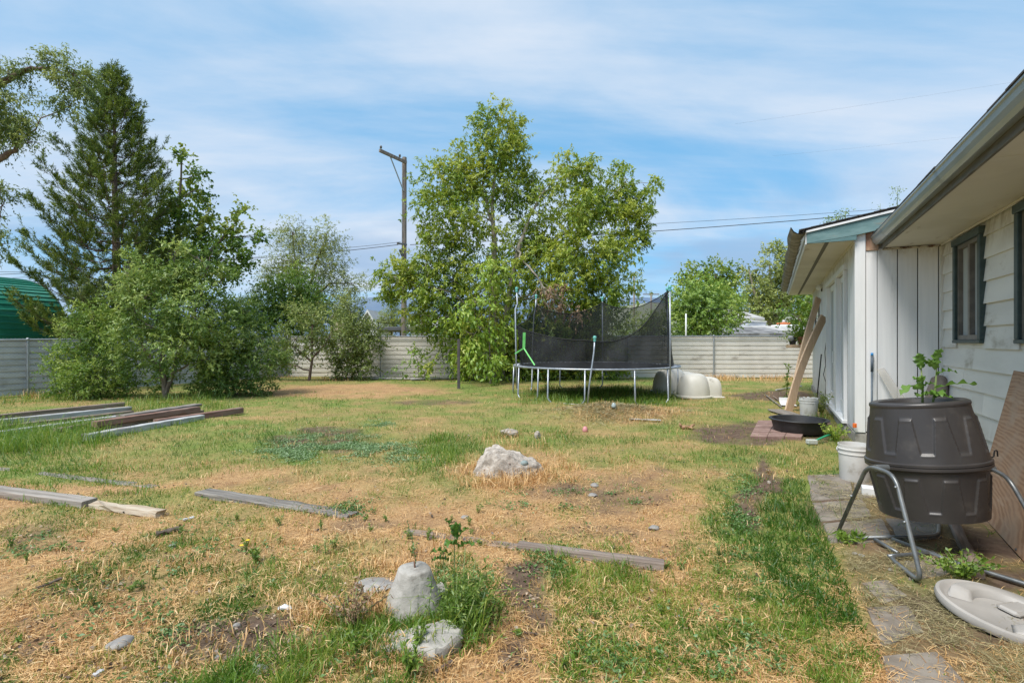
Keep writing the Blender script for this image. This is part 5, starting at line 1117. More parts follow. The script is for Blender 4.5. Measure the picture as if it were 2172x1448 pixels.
mb = MB(); mb.box(P.x - .3, P.x + .6, 47.5, 48.6, P.z + .102, P.z + .3, .06); mb.build('roof_pod', M('orange_paint', (.6, .18, .06), None, 3, .5, 0), cv); mb = MB(); mb.lathe([(.12, 0), (.16, .1), (.1, .25), (.02, .28)], 12, (P.x + .1, 48, P.z + .3)); mb.build('roof_vent', FW, cv, True)

# ------------------------------------------------------------------ timbers and edging boards
WOODG = M('grey_weathered_wood', (.18, .155, .13), (.32, .285, .25), 9, .9, .7, (.14, 2.2, 2.2), dirt=(.09, .07, .06), dirt_amt=.35, dirt_scale=4, dirt_stretch=(.3, 2, 2), var=.12)
WOODB = M('brown_weathered_wood', (.14, .105, .08), (.29, .22, .175), 9, .9, .7, (.14, 2.2, 2.2), dirt=(.36, .33, .30), dirt_amt=.38, dirt_scale=3, dirt_stretch=(.3, 2, 2), var=.15)
WOODW = M('peeling_white_wood', (.36, .355, .35), (.50, .50, .50), 9, .85, .4, (.14, 2.2, 2.2), dirt=(.19, .14, .115), dirt_amt=.46, dirt_scale=3, dirt_stretch=(.35, 2, 2), var=.08)
WOODR = M('red_stained_wood', (.17, .09, .065), (.27, .16, .125), 9, .85, .5, (.14, 2.2, 2.2), dirt=(.29, .25, .22), dirt_amt=.48, dirt_scale=2.5, dirt_stretch=(.35, 2, 2))
def timber(label, p0, p1, w_, h_, mat, z=0.0, cat='timber', group=None, cham=.008, name='timber', rough=.006, seed=0, roll=0.0):
    """a sawn timber from p0 to p1 (centres of its base); ends out of square and faces uneven"""
    p0 = Vector(p0); p1 = Vector(p1); d = p1 - p0; L_ = d.length; rnd = random.Random(seed + int(L_ * 1000)); mb = MB()
    n = max(4, int(L_ / .12)); rows = []
    sec = [(-w_ / 2 + cham, 0), (w_ / 2 - cham, 0), (w_ / 2, cham), (w_ / 2, h_ - cham), (w_ / 2 - cham, h_), (-w_ / 2 + cham, h_), (-w_ / 2, h_ - cham), (-w_ / 2, cham)]
    for k in range(n + 1):
        jj = [(rnd.uniform(-1, 1) * rough, rnd.uniform(-1, 1) * rough) for _ in sec]
        for (y, zq), (a, b) in zip(sec, jj): rows.append((L_ * k / n + (a if 0 < k < n else a * .8), y + a * .5, zq + b * .6))
    mb.add(rows, [(k * 8 + j, k * 8 + (j + 1) % 8, (k + 1) * 8 + (j + 1) % 8, (k + 1) * 8 + j) for k in range(n) for j in range(8)] + [tuple(range(7, -1, -1)), tuple(n * 8 + j for j in range(8))])
    o = fixn(mb.build(name, mat)); o.location = (p0.x, p0.y, (gz(p0) if z < .2 else 0) + z + p0.z)
    o.rotation_euler = (R(roll), -math.atan2(p1.z - p0.z, math.hypot(d.x, d.y)), math.atan2(d.y, d.x)); return tag(o, label, cat, group)
TG = 'salvaged timbers lying in the weeds at left'
def g2(px, py, dz=0.0): p = gr(px, py); p.z = dz; return p
def ext(a, b, k): return a + (a - b) * k
a, b = g2(0, 897), g2(262, 868); timber('rearmost grey brown timber of the left hand stack', ext(a, b, .6), b, .14, .09, WOODB, .08, group=TG, seed=1)
a, b = g2(0, 903), g2(276, 873); timber('second timber from the back of the left hand stack', ext(a, b, .6), b, .13, .12, WOODW, .03, group=TG, seed=2)
a, b = g2(-6, 910), g2(280, 876); timber('brown timber in the middle of the left hand stack', ext(a, b, .6), b, .13, .10, WOODB, .0, group=TG, seed=3)
a, b = g2(0, 922), g2(290, 882); timber('front timber of the left hand stack with peeling white paint', ext(a, b, .6), b, .14, .09, WOODW, .0, group=TG, seed=4)
a, b = g2(200, 915), g2(420, 880); timber('short red stained timber lying on top of the front pile', a, b, .14, .105, WOODR, .09, group=TG, seed=5)
a, b = g2(180, 934), g2(428, 890); timber('peeling white timber lying lowest in front of the red one', a, b, .14, .115, WOODW, .0, group=TG, seed=6)
a, b = g2(215, 912), g2(424, 876); timber('grey timber hidden underneath the red stained one', a, b, .2, .09, WOODB, .0, group=TG, seed=7)
a, b = g2(255, 903), g2(420, 875); timber('flat grey board lying behind the red timber', a, b, .2, .05, WOODG, .16, group=TG, seed=8)
a, b = g2(330, 903), g2(512, 875); timber('dark red timber sticking out to the right of the pile', a, b, .13, .12, WOODR, .0, group=TG, seed=9)
a, b = g2(118, 918), g2(182, 908); timber('short brown offcut left of the white timber', a, b, .10, .09, WOODB, .0, group=TG, seed=10)
EG = 'edging timbers sunk in the lawn'
a, b = g2(-60, 1036), g2(190, 1068); timber('thick grey edging timber entering at the left edge', a, b, .15, .11, WOODG, -.05, group=EG, seed=11)
a, b = g2(196, 1070), g2(340, 1090); timber('split pale wood beam broken off the thick edging timber', a, b, .09, .055, M('splintered_pale_wood', (.33, .25, .17), (.52, .45, .35), 9, .9, .7, (.14, 2.2, 2.2)), .0, group=EG, rough=.02, seed=12)
a, b = g2(-20, 988), g2(330, 1028); timber('half buried grey edging plank furthest back at left', a, b, .12, .05, WOODG, -.046, group=EG, seed=13)
a, b = g2(430, 1042), g2(748, 1094); timber('dark grey cracked railway tie in the middle of the lawn', a, b, .17, .075, M('cracked_dark_tie', (.14, .125, .11), (.27, .245, .215), 10, .95, .9, (.14, 2.4, 2.4), dirt=(.06, .055, .05), dirt_amt=.4, dirt_scale=5, dirt_stretch=(.2, 2.5, 2.5)), -.04, group=EG, rough=.010, seed=14)
a, b = g2(862, 1126), g2(1098, 1160); timber('sunken edging timber almost hidden by dry grass', a, b, .10, .055, WOODB, -.045, group=EG, seed=15)
a, b = g2(1100, 1164), g2(1408, 1206); timber('short brown grey edging timber right of the sunken one', a, b, .085, .06, M('brown_grey_timber', (.17, .13, .105), (.30, .245, .205), 9, .9, .8, (.14, 2.2, 2.2), dirt=(.10, .075, .06), dirt_amt=.3, dirt_scale=4, dirt_stretch=(.3, 2, 2)), -.005, group=EG, seed=16)
a, b = g2(1335, 893), g2(1402, 896); timber('thin white lath lying on the lawn below the hay heap', a, b, .06, .015, WOODW, .02, 'lath', seed=17)
# steel post in the lawn
mb = MB(); c = gr(973, 823); mb.box(c.x - .045, c.x + .045, c.y - .045, c.y + .045, -.1, at(0, 718, c.y).z, .008); o = single(mb.build('post', M('dark_rusty_steel', (.055, .05, .055), (.10, .085, .08), 6, .7, .2)), c); tag(o, 'dark square steel post standing alone in the lawn', 'post')
# pale boards on the ground along the rear fence
for i, (x0, y0, x1, y1, lab) in enumerate([(700, 802, 800, 799, 'pale board lying at the foot of the fence beside the corner shrub'), (790, 803, 880, 804, 'cracked pale slab lying at the rear fence below the boxelder sprouts'), (870, 806, 965, 803, 'long pale slab lying at the rear fence left of the steel post')]):
    timber(lab, g2(x0, y0), g2(x1, y1), .5, .05, M('pale_slab', (.34, .31, .28), (.46, .43, .40), 4, .9, .4), .02, 'slab', name='pale_slab', seed=20 + i)
# ------------------------------------------------------------------ rocks, concrete
ROCK = M('conglomerate_rock', (.29, .25, .21), (.50, .445, .385), 16, .9, 1.0, dirt=(.23, .20, .18), dirt_amt=.25, dirt_scale=9)
RGREY = M('grey_stone', (.22, .205, .19), (.33, .31, .285), 7, .85, .4)
CONP = M('cast_concrete', (.31, .29, .255), (.42, .395, .355), 16, .92, .7, dirt=(.20, .18, .155), dirt_amt=.42, dirt_scale=6)
def rock(label, px, py, wpx, hpx, mat, seed, name='rock', group=None, rough=.25, dep=.8, sub=3, sink=.25):
    c = gr(px, py); s = c.y / FX; w_ = wpx * s / 2; h_ = hpx * s; mb = MB(); rock_mesh(mb, (c.x, c.y + w_ * dep * .6, gz(c) + h_ * .5 - h_ * sink * .5), (w_, w_ * dep, h_ * (.5 + sink * .5) * 1.08), seed, sub=sub, rough=rough)
    return tag(single(mb.build(name, mat, None, True, angle=32), (c.x, c.y + w_ * dep * .6, 0)), label, 'rock', group)
mb = MB(); c = gr(1078, 1016); s = c.y / FX                       # the big rock: high left shoulder, long right slope
import bmesh as _bm
bm = _bm.new(); _bm.ops.create_icosphere(bm, subdivisions=5, radius=1); rq = random.Random(4)
out_ = [(-.98, 0), (-.80, .45), (-.52, .95), (-.28, 1.0), (.0, .86), (.40, .62), (.80, .50), (.98, .20), (1.0, 0)]
for v in bm.verts:
    d = v.co.copy(); xx = max(-1, min(1, d.x)); hh = np.interp(xx, [q[0] for q in out_], [q[1] for q in out_])
    zz2 = max(-.3, d.z * 1.5); zz2 = min(zz2, 1.0)
    l = .055 * math.sin(11 * d.x + 3 * d.y) * math.sin(9 * d.y + 7 * d.z) + .030 * math.sin(23 * d.x + 5) * math.sin(21 * d.z + 2) * math.sin(19 * d.y) + rq.uniform(-.022, .022)
    v.co = Vector((c.x + (d.x * (1 + l)) * 84 * s, c.y + .26 + d.y * (1 + l) * .27 * (.75 + .25 * hh), gz(c) - .03 + max(zz2, -.25) * (1 + 1.6 * l) * hh * 58 * s + (.0 if zz2 > 0 else zz2 * .1)))
mb.add([tuple(v.co) for v in bm.verts], [tuple(v.index for v in f.verts) for f in bm.faces]); bm.free()
bigrock = thing('rock', 'large pale conglomerate rock in dry grass mid lawn', 'rock', (c.x, c.y + .26, 0)); bb = mb.build('boulder', ROCK, bigrock, True, angle=40)
rq = random.Random(9)
for k in range(26):
    xx = rq.uniform(-.85, .85); hh = float(np.interp(xx, [q[0] for q in out_], [q[1] for q in out_])); q = rq.uniform(.1, .85); ph = math.asin(min(1, q / 1.0)) * .7
    yy = -.27 * math.cos(ph) * math.sqrt(max(0, 1 - xx * xx)) * (.75 + .25 * hh)
    p = Vector((c.x + xx * 73 * s, c.y + .26 + yy, gz(c) - .03 + q * hh * 54 * s * .95)); r = rq.uniform(.012, .03); mb = MB(); rock_mesh(mb, p, (r * 1.3, r * .8, r), k, sub=1, rough=.1)
    mb.build('embedded_pebble', (RGREY if k % 3 else M('warm_pebble', (.32, .25, .21), (.42, .34, .29), 9, .8, .2)), bigrock, True)
p = Vector((c.x + .46 * 73 * s, c.y + .12, gz(c) + .5 * 54 * s)); mb = MB(); rock_mesh(mb, p, (.055, .04, .035), 3, sub=2, rough=.05); tag(mb.build('embedded_pebble', M('teal_pebble', (.17, .22, .215), (.24, .29, .28), 5, .7, .1), bigrock, True), 'smooth grey green pebble')
rock('smaller pale rock behind the big conglomerate rock', 1078, 925, 44, 17, ROCK, 7); rock('small pale rock right of the smaller one behind the big rock', 1139, 928, 16, 16, ROCK, 8)
rock('flat smooth grey stone in the straw at lower left', 241, 1384, 48, 15, RGREY, 3, rough=.05, dep=1.2)
rock('flat white grey stone beside the bottom edge left of centre', 540, 1436, 46, 14, RGREY, 14, rough=.1); rock('small light stone in the straw above the dark soil', 500, 1328, 16, 8, RGREY, 15); rock('grey pebble lying on the bare path right of the big rock', 1262, 1031, 18, 8, RGREY, 16); rock('second grey pebble below the first on the bare path', 1257, 1053, 22, 7, RGREY, 17)
rock('white pebble on the worn dirt strip near the slabs', 1632, 1027, 9, 7, ROCK, 18); rock('flat grey stone in the straw near the sunken timber', 1388, 1122, 24, 9, RGREY, 19); rock('broken pale stone right behind the concrete pier', 934, 1262, 40, 26, CONP, 21, rough=.4); rock('flat grey stone left of the concrete pier top', 790, 1243, 90, 12, RGREY, 22)
for i, (px, py, wp, hp_) in enumerate([(612, 1360, 15, 7), (620, 1395, 12, 6), (460, 1395, 14, 7), (500, 1415, 10, 5), (362, 1155, 18, 7), (870, 1130, 14, 5), (985, 1100, 22, 6), (1830, 1180, 14, 7), (1890, 1210, 12, 6), (1815, 1175, 12, 6), (1440, 1305, 12, 5), (1240, 1340, 12, 6)]):
    rock('tiny grey pebble lying loose in the yard', px, py, wp, hp_, RGREY, 40 + i, name='pebble', group='tiny pebbles scattered in the yard', sub=2, rough=.05)
pc = gr(868, 1322); pz = gz(pc) - .03
pier = thing('concrete_pier', 'grey concrete deck pier block with a rusty rod in its top', 'concrete block', (pc.x, pc.y + .15, pz)); mb = MB()
rows = []; lv = [(.0, .165), (.03, .163), (.11, .140), (.215, .102), (.255, .090), (.266, .080)]; ns = 40; rq = random.Random(2)
for z, r in lv:
    for k in range(ns):
        a = 2 * math.pi * k / ns; e = (abs(math.cos(a)) ** 3.2 + abs(math.sin(a)) ** 3.2) ** (-1 / 3.2); rr = r * (e * .75 + .25) * (1 + rq.uniform(-.012, .012)); rows.append((rr * math.cos(a + .5), rr * math.sin(a + .5), z))
mb.add(rows, [(k * ns + j, k * ns + (j + 1) % ns, (k + 1) * ns + (j + 1) % ns, (k + 1) * ns + j) for k in range(len(lv) - 1) for j in range(ns)] + [tuple((len(lv) - 1) * ns + j for j in range(ns))])
mb.build('block', CONP, pier, True, world=False, angle=50)
RUST = M('rusty_rod', (.10, .05, .03), (.17, .09, .06), 20, .8, .2)
mb = MB(); mb.tube([(.005, 0, .24), (.0, 0, .30)], .006, 6); mb.build('rod', RUST, pier, True, world=False)
tw = thing('climbing_weed', 'thin leafy stem rising from the rod of the concrete pier', 'weed', (pc.x, pc.y + .16, pz + .27)); mb = MB(); st = [Vector((.004, 0, .03)), Vector((-.006, 0, .1)), Vector((-.02, 0, .18)), Vector((-.045, .0, .26))]; mb.tube(st, [.003, .0025, .002, .001], 5); mb.build('stem', M('green_stem', (.10, .12, .04), (.17, .20, .07), 9, .7, 0), tw, True, world=False)
rg = np.random.default_rng(3); n = 34; u = rg.uniform(0, 2.99, n); Pp = np.array([list(st[int(q)].lerp(st[int(q) + 1], q % 1)) for q in u]); V, T = leafgeo(Pp, nrm(rg.normal(size=(n, 3))), rg.uniform(.012, .024, n), rg.uniform(.006, .011, n), rg, .4); trimesh('foliage', V, T, MATS['weed_leaves'], tw, np.repeat(rg.uniform(.3, .8, n), 4))
# broken slab under the pier
sc = gr(858, 1390); poly = [(-.40, -.02), (-.20, -.10), (.02, -.12), (.16, -.16), (.27, -.05), (.28, .07), (.20, .17), (.05, .12), (-.08, .10), (-.22, .06), (-.37, .06)]; mb = MB(); rq = random.Random(8); rows = []
dense = []
for (a, b_) in zip(poly, poly[1:] + poly[:1]):
    for j in range(6): q = j / 6; dense.append((a[0] + (b_[0] - a[0]) * q + rq.uniform(-.008, .008), a[1] + (b_[1] - a[1]) * q + rq.uniform(-.008, .008)))
m_ = len(dense); rows = []
for sc_, z in ((.93, -.05), (1.0, .005), (1.0, .03), (.95, .05), (.7, .058), (.35, .06)):
    for (x, y) in dense: rows.append((x * sc_ + rq.uniform(-.007, .007), y * sc_ * .85 + rq.uniform(-.007, .007), z + rq.uniform(-.007, .007) + .08 * x))
mb.add(rows, [(k * m_ + j, k * m_ + (j + 1) % m_, (k + 1) * m_ + (j + 1) % m_, (k + 1) * m_ + j) for k in range(5) for j in range(m_)] + [tuple(5 * m_ + j for j in range(m_))]); o = fixn(mb.build('concrete_chunk', CONP, None, True, angle=35)); o.location = (sc.x, sc.y + .06, gz(sc) - .01); tag(o, 'broken flat chunk of concrete in front of the pier block', 'concrete chunk')
# bark and litter in the straw
BKM = M('dark_bark_chunk', (.07, .05, .04), (.15, .11, .085), 9, .95, .8)
for (x0, y0, x1, y1, w_, lab) in ((332, 1135, 382, 1122, .05, 'dark piece of bark left of centre in the straw'), (78, 1262, 130, 1240, .02, 'thin dark stick lying in the straw at far left'), (918, 1432, 958, 1408, .025, 'broken grey stick near the bottom below the pier'), (1110, 1340, 1140, 1345, .012, 'short twig on the bare soil right of the pier')):
    a, b = g2(x0, y0), g2(x1, y1); timber(lab, a, b, w_, w_ * .7, BKM, .008, 'stick', name='stick', rough=w_ * .25, seed=int(x0), cham=w_ * .2)
a, b = g2(388, 1101), g2(412, 1096); timber('white chip of wood on the dry grass', a, b, .03, .012, WOODW, .01, 'wood chip', name='wood_chip', seed=5, cham=.003)
a, b = g2(198, 1446), g2(216, 1432); timber('pale chip of wood at the bottom left edge', a, b, .025, .012, WOODW, .01, 'wood chip', name='wood_chip', seed=6, cham=.003)
mb = MB(); c = gr(604, 1287); rock_mesh(mb, (c.x, c.y, gz(c) + .02), (.045, .03, .02), 5, sub=2, rough=.5); tag(single(mb.build('paper_scrap', TRIMW), (c.x, c.y, 0)), 'crumpled white paper scrap in the straw', 'litter')
mb = MB(); c = gr(1241, 912); z0 = gz(c); mb.lathe([(.03, 0), (.045, .02), (.05, .05), (.038, .085), (.018, .105), (.003, .11)], 14, (c.x, c.y, z0 - .01)); tag(single(mb.build('pink_toy', M('pink_plastic', (.55, .22, .22), (.62, .28, .28), 5, .5, 0), None, True), c), 'small pink egg shaped toy on the lawn', 'toy')
tb = thing('dog_toy', 'tan chewed dog toy lying left of the paver mat', 'toy', gr(1455, 909)); TANM = M('tan_rubber', (.30, .16, .09), (.40, .24, .14), 5, .7, .2); c = gr(1455, 909); z0 = gz(c) + .03
for nm, a, b, r0, r1 in (('body', (-.08, 0, 0), (.08, .02, .0), .035, .03), ('limb', (-.08, 0, 0), (-.12, -.02, .07), .024, .015), ('limb', (.08, 0, 0), (.16, .03, .05), .024, .015), ('limb', (.06, 0, 0), (.10, -.07, -.01), .022, .014)):
    mb = MB(); mb.tube([Vector((c.x, c.y, z0)) + Vector(a), Vector((c.x, c.y, z0)) + (Vector(a) + Vector(b)) / 2 + Vector((0, 0, .01)), Vector((c.x, c.y, z0)) + Vector(b)], [r0, r0, r1], 8); mb.build(nm, TANM, tb, True)
mb = MB(); c = gr(1300, 884); zj = gz(c) + .02; mb.lathe([(.03, 0), (.045, .01), (.05, .06), (.035, .08), (.037, .10)], 14, (c.x, c.y - .1, zj - .03)); tag(single(mb.build('glass_jar', M('cloudy_glass', (.35, .42, .42), (.45, .52, .52), 5, .15, 0), None, True), c), 'cloudy glass jar lying on the hay heap', 'jar')

# ------------------------------------------------------------------ slab path by the house
def slab(poly, z, h_, mat, parent, name='slab', seed=0, base=None):
    rq = random.Random(seed); pts = [gr(*q) for q in poly]; dense = []
    for a, b in zip(pts, pts[1:] + pts[:1]):
        k = max(2, int((b - a).length / .08))
        for j in range(k): q = a.lerp(b, j / k); dense.append((q.x + rq.uniform(-.008, .008), q.y + rq.uniform(-.008, .008)))
    cx = sum(q[0] for q in dense) / len(dense); cy = sum(q[1] for q in dense) / len(dense); m_ = len(dense); rows = []; mb = MB()
    for s, dz in ((1.0, -.05), (1.0, h_ - .012), (.985, h_)): rows += [(cx + (x - cx) * s, cy + (y - cy) * s, float(hgt(cx, cy)) + z + dz) for x, y in dense]
    mb.add(rows, [(k * m_ + j, k * m_ + (j + 1) % m_, (k + 1) * m_ + (j + 1) % m_, (k + 1) * m_ + j) for k in range(2) for j in range(m_)] + [tuple(2 * m_ + j for j in range(m_))])
    return fixn(mb.build(name, mat, parent))
SLAB = M('grey_path_slab', (.17, .142, .113), (.25, .217, .18), 5, .92, .4, dirt=(.15, .125, .105), dirt_amt=.42, dirt_scale=2.2)
path = bpy.data.objects.new('path', None); COL.objects.link(path); tag(path, 'grey stone slab path beside the house half covered in hay', kind='structure')
for i, poly in enumerate([[(1712, 1008), (1800, 1004), (1812, 1056), (1722, 1062)], [(1724, 1066), (1830, 1058), (1850, 1094), (1740, 1106)], [(1745, 1110), (1870, 1100), (1900, 1150), (1760, 1150)], [(1830, 1236), (1880, 1228), (1925, 1262), (1870, 1280)], [(1836, 1285), (1925, 1285), (1960, 1340), (1870, 1370)], [(1870, 1395), (1990, 1385), (2060, 1470), (1900, 1520)], [(1915, 1190), (2010, 1180), (2030, 1215), (1930, 1230)], [(1806, 1008), (1880, 1006), (1900, 1052), (1820, 1056)], [(1880, 1100), (1990, 1096), (2000, 1140), (1910, 1148)]]):
    slab(poly, -.022, .03, SLAB, path, seed=i)
# brown paver mat and the black tub on it
PAV = M('rust_brown_paver', (.22, .135, .11), (.30, .195, .165), 7, .85, .3, var=.08, dirt=(.16, .12, .10), dirt_amt=.25, dirt_scale=5)
pm = thing('paver_mat', 'reddish brown paver slabs laid flat under the black tub', 'pavers', gr(1650, 915))
A, B, C_, D_ = gr(1590, 931), gr(1700, 934), gr(1722, 894), gr(1608, 895)
for i in range(4):
    for j in range(3):
        def bl(u, v): return A.lerp(B, u).lerp(D_.lerp(C_, u), v)
        u0, u1, v0, v1 = j / 3 + .006, (j + 1) / 3 - .006, i / 4 + .012, (i + 1) / 4 - .012
        pts = [bl(u0, v0), bl(u1, v0), bl(u1, v1), bl(u0, v1)]; mb = MB(); zq = float(hgt(A.x + .3, A.y + .3)) + .015 + .004 * ((i * 3 + j) % 3)
        mb.prism(pts, (0, 0, zq - .05), (0, 0, zq + .012)); fixn(mb.build('paver', PAV, pm))
tubm = M('black_rubber', (.016, .016, .017), (.03, .03, .031), 6, .5, .1, dirt=(.10, .085, .07), dirt_amt=.3, dirt_scale=3)
c = gr(1694, 928); c.y += .40; Y = c.y; c.x = (1694 - CX) / FX * Y; tz = float(hgt(c.x, c.y)) + .035; s = .43
tub = thing('rubber_tub', 'round black rubber feed tub sitting on the brown pavers', 'tub', (c.x, c.y, tz))
mb = MB(); mb.lathe([(.36, 0), (.375, .02), (.40, .12), (.415, .19), (.435, .195), (.445, .205), (.445, .222), (.432, .228), (.405, .222), (.395, .19), (.375, .10), (.35, .035), (.02, .03)], 48); mb.build('shell', tubm, tub, True, world=False, angle=40)
mb = MB(); mb.lathe([(.446, .204), (.455, .208), (.457, .218), (.446, .223)], 48, cap0=False, cap1=False); mb.build('rim', tubm, tub, True, world=False)
# buckets
BUCK = M('white_bucket_plastic', (.56, .55, .52), (.64, .63, .60), 3, .45, .03, dirt=(.36, .33, .28), dirt_amt=.28, dirt_scale=4)
def bucket(label, px, py, s, torn):
    c = gr(px, py); c.y += .13 * s; t = thing('bucket', label, 'bucket', (c.x, c.y, gz(c)), (0, 0, 1.0), 'white plastic buckets by the house'); rq = random.Random(4)
    prof = [(.130, 0), (.135, .01), (.145, .27), (.152, .272), (.152, .282), (.147, .284), (.149, .315), (.156, .317), (.156, .327), (.150, .33), (.152, .365), (.145, .366), (.143, .33), (.125, .02), (.01, .015)]
    n = 40; mb = MB(); rows = []
    for r, z in prof:
        for k in range(n):
            zz_ = z
            if torn and z > .34: zz_ = z - .025 * max(0, math.sin(k * .5)) * (rq.random() > .2)
            rows.append((r * s * math.cos(2 * math.pi * k / n), r * s * math.sin(2 * math.pi * k / n), zz_ * s))
    mb.add(rows, [(k * n + j, k * n + (j + 1) % n, (k + 1) * n + (j + 1) % n, (k + 1) * n + j) for k in range(len(prof) - 1) for j in range(n)] + [tuple(reversed(range(n))), tuple((len(prof) - 1) * n + j for j in range(n))])
    mb.build('shell', BUCK, t, True, world=False, angle=40)
    for sd in (-1, 1):
        mb = MB(); mb.lathe([(.022, -.006), (.022, .006), (.012, .012)], 10); e = mb.build('handle_ear', BUCK, t, True, world=False); e.location = (0, sd * .152 * s, .30 * s); e.rotation_euler = (R(-90) * sd, 0, 0)
    mb = MB(); mb.tube([(.12 * s * math.sin(q), .16 * s * math.cos(q), (.30 - .06 * math.sin(q)) * s + .0) if False else ((.158 * s) * math.sin(q), .16 * s * math.cos(q), (.30 - .12 * math.sin(q)) * s) for q in np.linspace(0, math.pi, 14)], .003, 5); mb.build('handle', GALV, t, True, world=False); return t
bucket('white bucket with a chipped rim standing under the leaning planks', 1724, 887, 1.13, True); bucket('white bucket standing on the ground behind the composter drum', 1832, 1024, 1.1, False)
mb = MB(); c = gr(1849, 1049); o = mb.box(-.085, .085, -.05, .05, 0, .085, .006).build('carton', TRIMW); o.location = (c.x, c.y, gz(c)); o.rotation_euler = (R(4), 0, R(-30)); tag(o, 'small white carton lying beside the bucket', 'box')
o.data.materials.append(M('blue_print', (.05, .16, .30), None, 4, .6, 0))
for f in o.data.polygons:
    if f.center.x > .08: f.material_index = 1
# planks leaning on the wing
PLK = M('fresh_tan_plank', (.50, .35, .225), (.60, .435, .29), 8, .7, .25, (6, 1.2, .6), dirt=(.26, .17, .12), dirt_amt=.2, dirt_scale=2); 
def bent(label, p0, p1, bow, w_, th, wdir, seed):
    p0 = Vector(p0); p1 = Vector(p1); d = (p1 - p0).normalized(); wdir = (Vector(wdir) - d * d.dot(Vector(wdir))).normalized(); nd = d.cross(wdir).normalized()
    if nd.z > 0: nd = -nd
    mb = MB(); rows = []; n = 18
    for k in range(n + 1):
        q = k / n; p = p0.lerp(p1, q) + nd * bow * math.sin(q * math.pi)
        for a, b in ((-1, -1), (1, -1), (1, 1), (-1, 1)): rows.append(p + wdir * w_ / 2 * a + nd * th / 2 * b)
    mb.add(rows, [(k * 4 + j, k * 4 + (j + 1) % 4, (k + 1) * 4 + (j + 1) % 4, (k + 1) * 4 + j) for k in range(n) for j in range(4)] + [(3, 2, 1, 0), tuple(n * 4 + j for j in range(4))])
    o = fixn(mb.build('plank', PLK)); return tag(single(o, p0), label, 'plank', 'tan planks leaning on the wing wall')
def hw(v, u, z): return Vector((5.18 + .893 * v + .449 * u, 7.82 - .449 * v + .893 * u, z))
bent('longer tan plank leaning on the wing, its top above the other', at(1679, 862, 12.2), hw(-.07, 6.1, 2.66), .075, .16, .04, (.95, .3, 0), 1)
bent('shorter tan plank crossing in front of the longer one', at(1672, 872, 11.45), hw(-.07, 4.5, 2.12), .09, .19, .04, (.95, .3, 0), 2)
mb = MB(); mb.tube([hw(-.22, 4.6, .0), hw(-.09, 4.9, 1.25)], .014, 8); tag(single(mb.build('dark_rod', DARK, None, True), hw(-.22, 4.6, 0)), 'dark rod leaning on the wing behind the planks', 'rod')
mb = MB(); a = [hw(-.03, 4.35, 1.62), hw(-.05, 4.5, 1.3), hw(-.02, 4.7, 1.0), hw(-.06, 4.75, .78), hw(-.03, 4.5, .62), hw(-.05, 4.35, .35)]; mb.tube(a, .008, 6); tag(single(mb.build('cable', WIRE, None, True), a[0]), 'black cable hanging down the wing wall by the planks', 'cable')
# odd sticks on the ground by the planks
a, b = g2(1625, 840), g2(1658, 866); timber('thin grey stick on the grass left of the plank feet', a, b, .03, .03, WOODG, .02, 'stick', name='stick', seed=31); a, b = g2(1640, 842), g2(1668, 862); timber('second thin stick lying parallel nearer the planks', a, b, .025, .025, WOODB, .03, 'stick', name='stick', seed=32)
a, b = g2(1646, 829), g2(1700, 820); timber('pale lath lying on the bare soil behind the planks', a, b, .05, .03, WOODW, .04, 'lath', name='lath', seed=33); a, b = g2(1644, 872), g2(1690, 886); timber('flat reddish board lying at the foot of the planks', a, b, .32, .03, WOODG, .02, 'board', name='board', seed=34)
mb = MB(); c = gr(1680, 838); mb.box(c.x - .02, c.x + .02, c.y - .02, c.y + .02, -.1, .30, .004); tag(single(mb.build('stake', WOODB), c), 'short wooden stake standing in the bare soil', 'stake')
dp = thing('dustpan', 'white plastic dustpan lying beside the plank feet', 'dustpan', gr(1672, 862)); c = gr(1672, 862); z0 = gz(c) + .03
mb = MB(); mb.prism([(c.x - .17, c.y, z0), (c.x + .14, c.y - .12, z0), (c.x + .16, c.y + .18, z0 + .06), (c.x - .08, c.y + .26, z0 + .06)], (0, 0, 0), (0, 0, .012)); fixn(mb.build('pan', TRIMW, dp)); mb = MB(); mb.prism([(c.x + .16, c.y + .18, z0 + .06), (c.x - .08, c.y + .26, z0 + .06), (c.x - .08, c.y + .27, z0 + .16), (c.x + .16, c.y + .19, z0 + .16)], (0, 0, 0), (.004, .012, 0)); fixn(mb.build('back', TRIMW, dp))
rock('reddish brown stone lying beside the black tub', 1752, 905, 42, 16, M('red_brown_stone', (.15, .10, .085), (.24, .17, .145), 8, .9, .5), 24)
# brush with green handle
br = thing('brush', 'scrub brush with a green handle lying on the grass by the tub', 'brush', gr(1735, 943)); c = gr(1727, 943); z0 = gz(c); A = Vector((c.x, c.y, z0 + .05)); B = gr(1772, 932); B.z = z0 + .10
mb = MB(); mb.tube([A, A.lerp(B, .5) + Vector((0, 0, .01)), B], [.013, .016, .018], 8); mb.build('handle', M('green_plastic', (.02, .26, .13), (.03, .32, .17), 5, .4, 0), br, True); mb = MB(); mb.box(A.x - .11, A.x + .03, A.y - .05, A.y + .04, z0 + .01, z0 + .075, .008); mb.build('bristles', M('pale_bristles', (.40, .42, .38), (.5, .52, .48), 60, .9, .6), br)
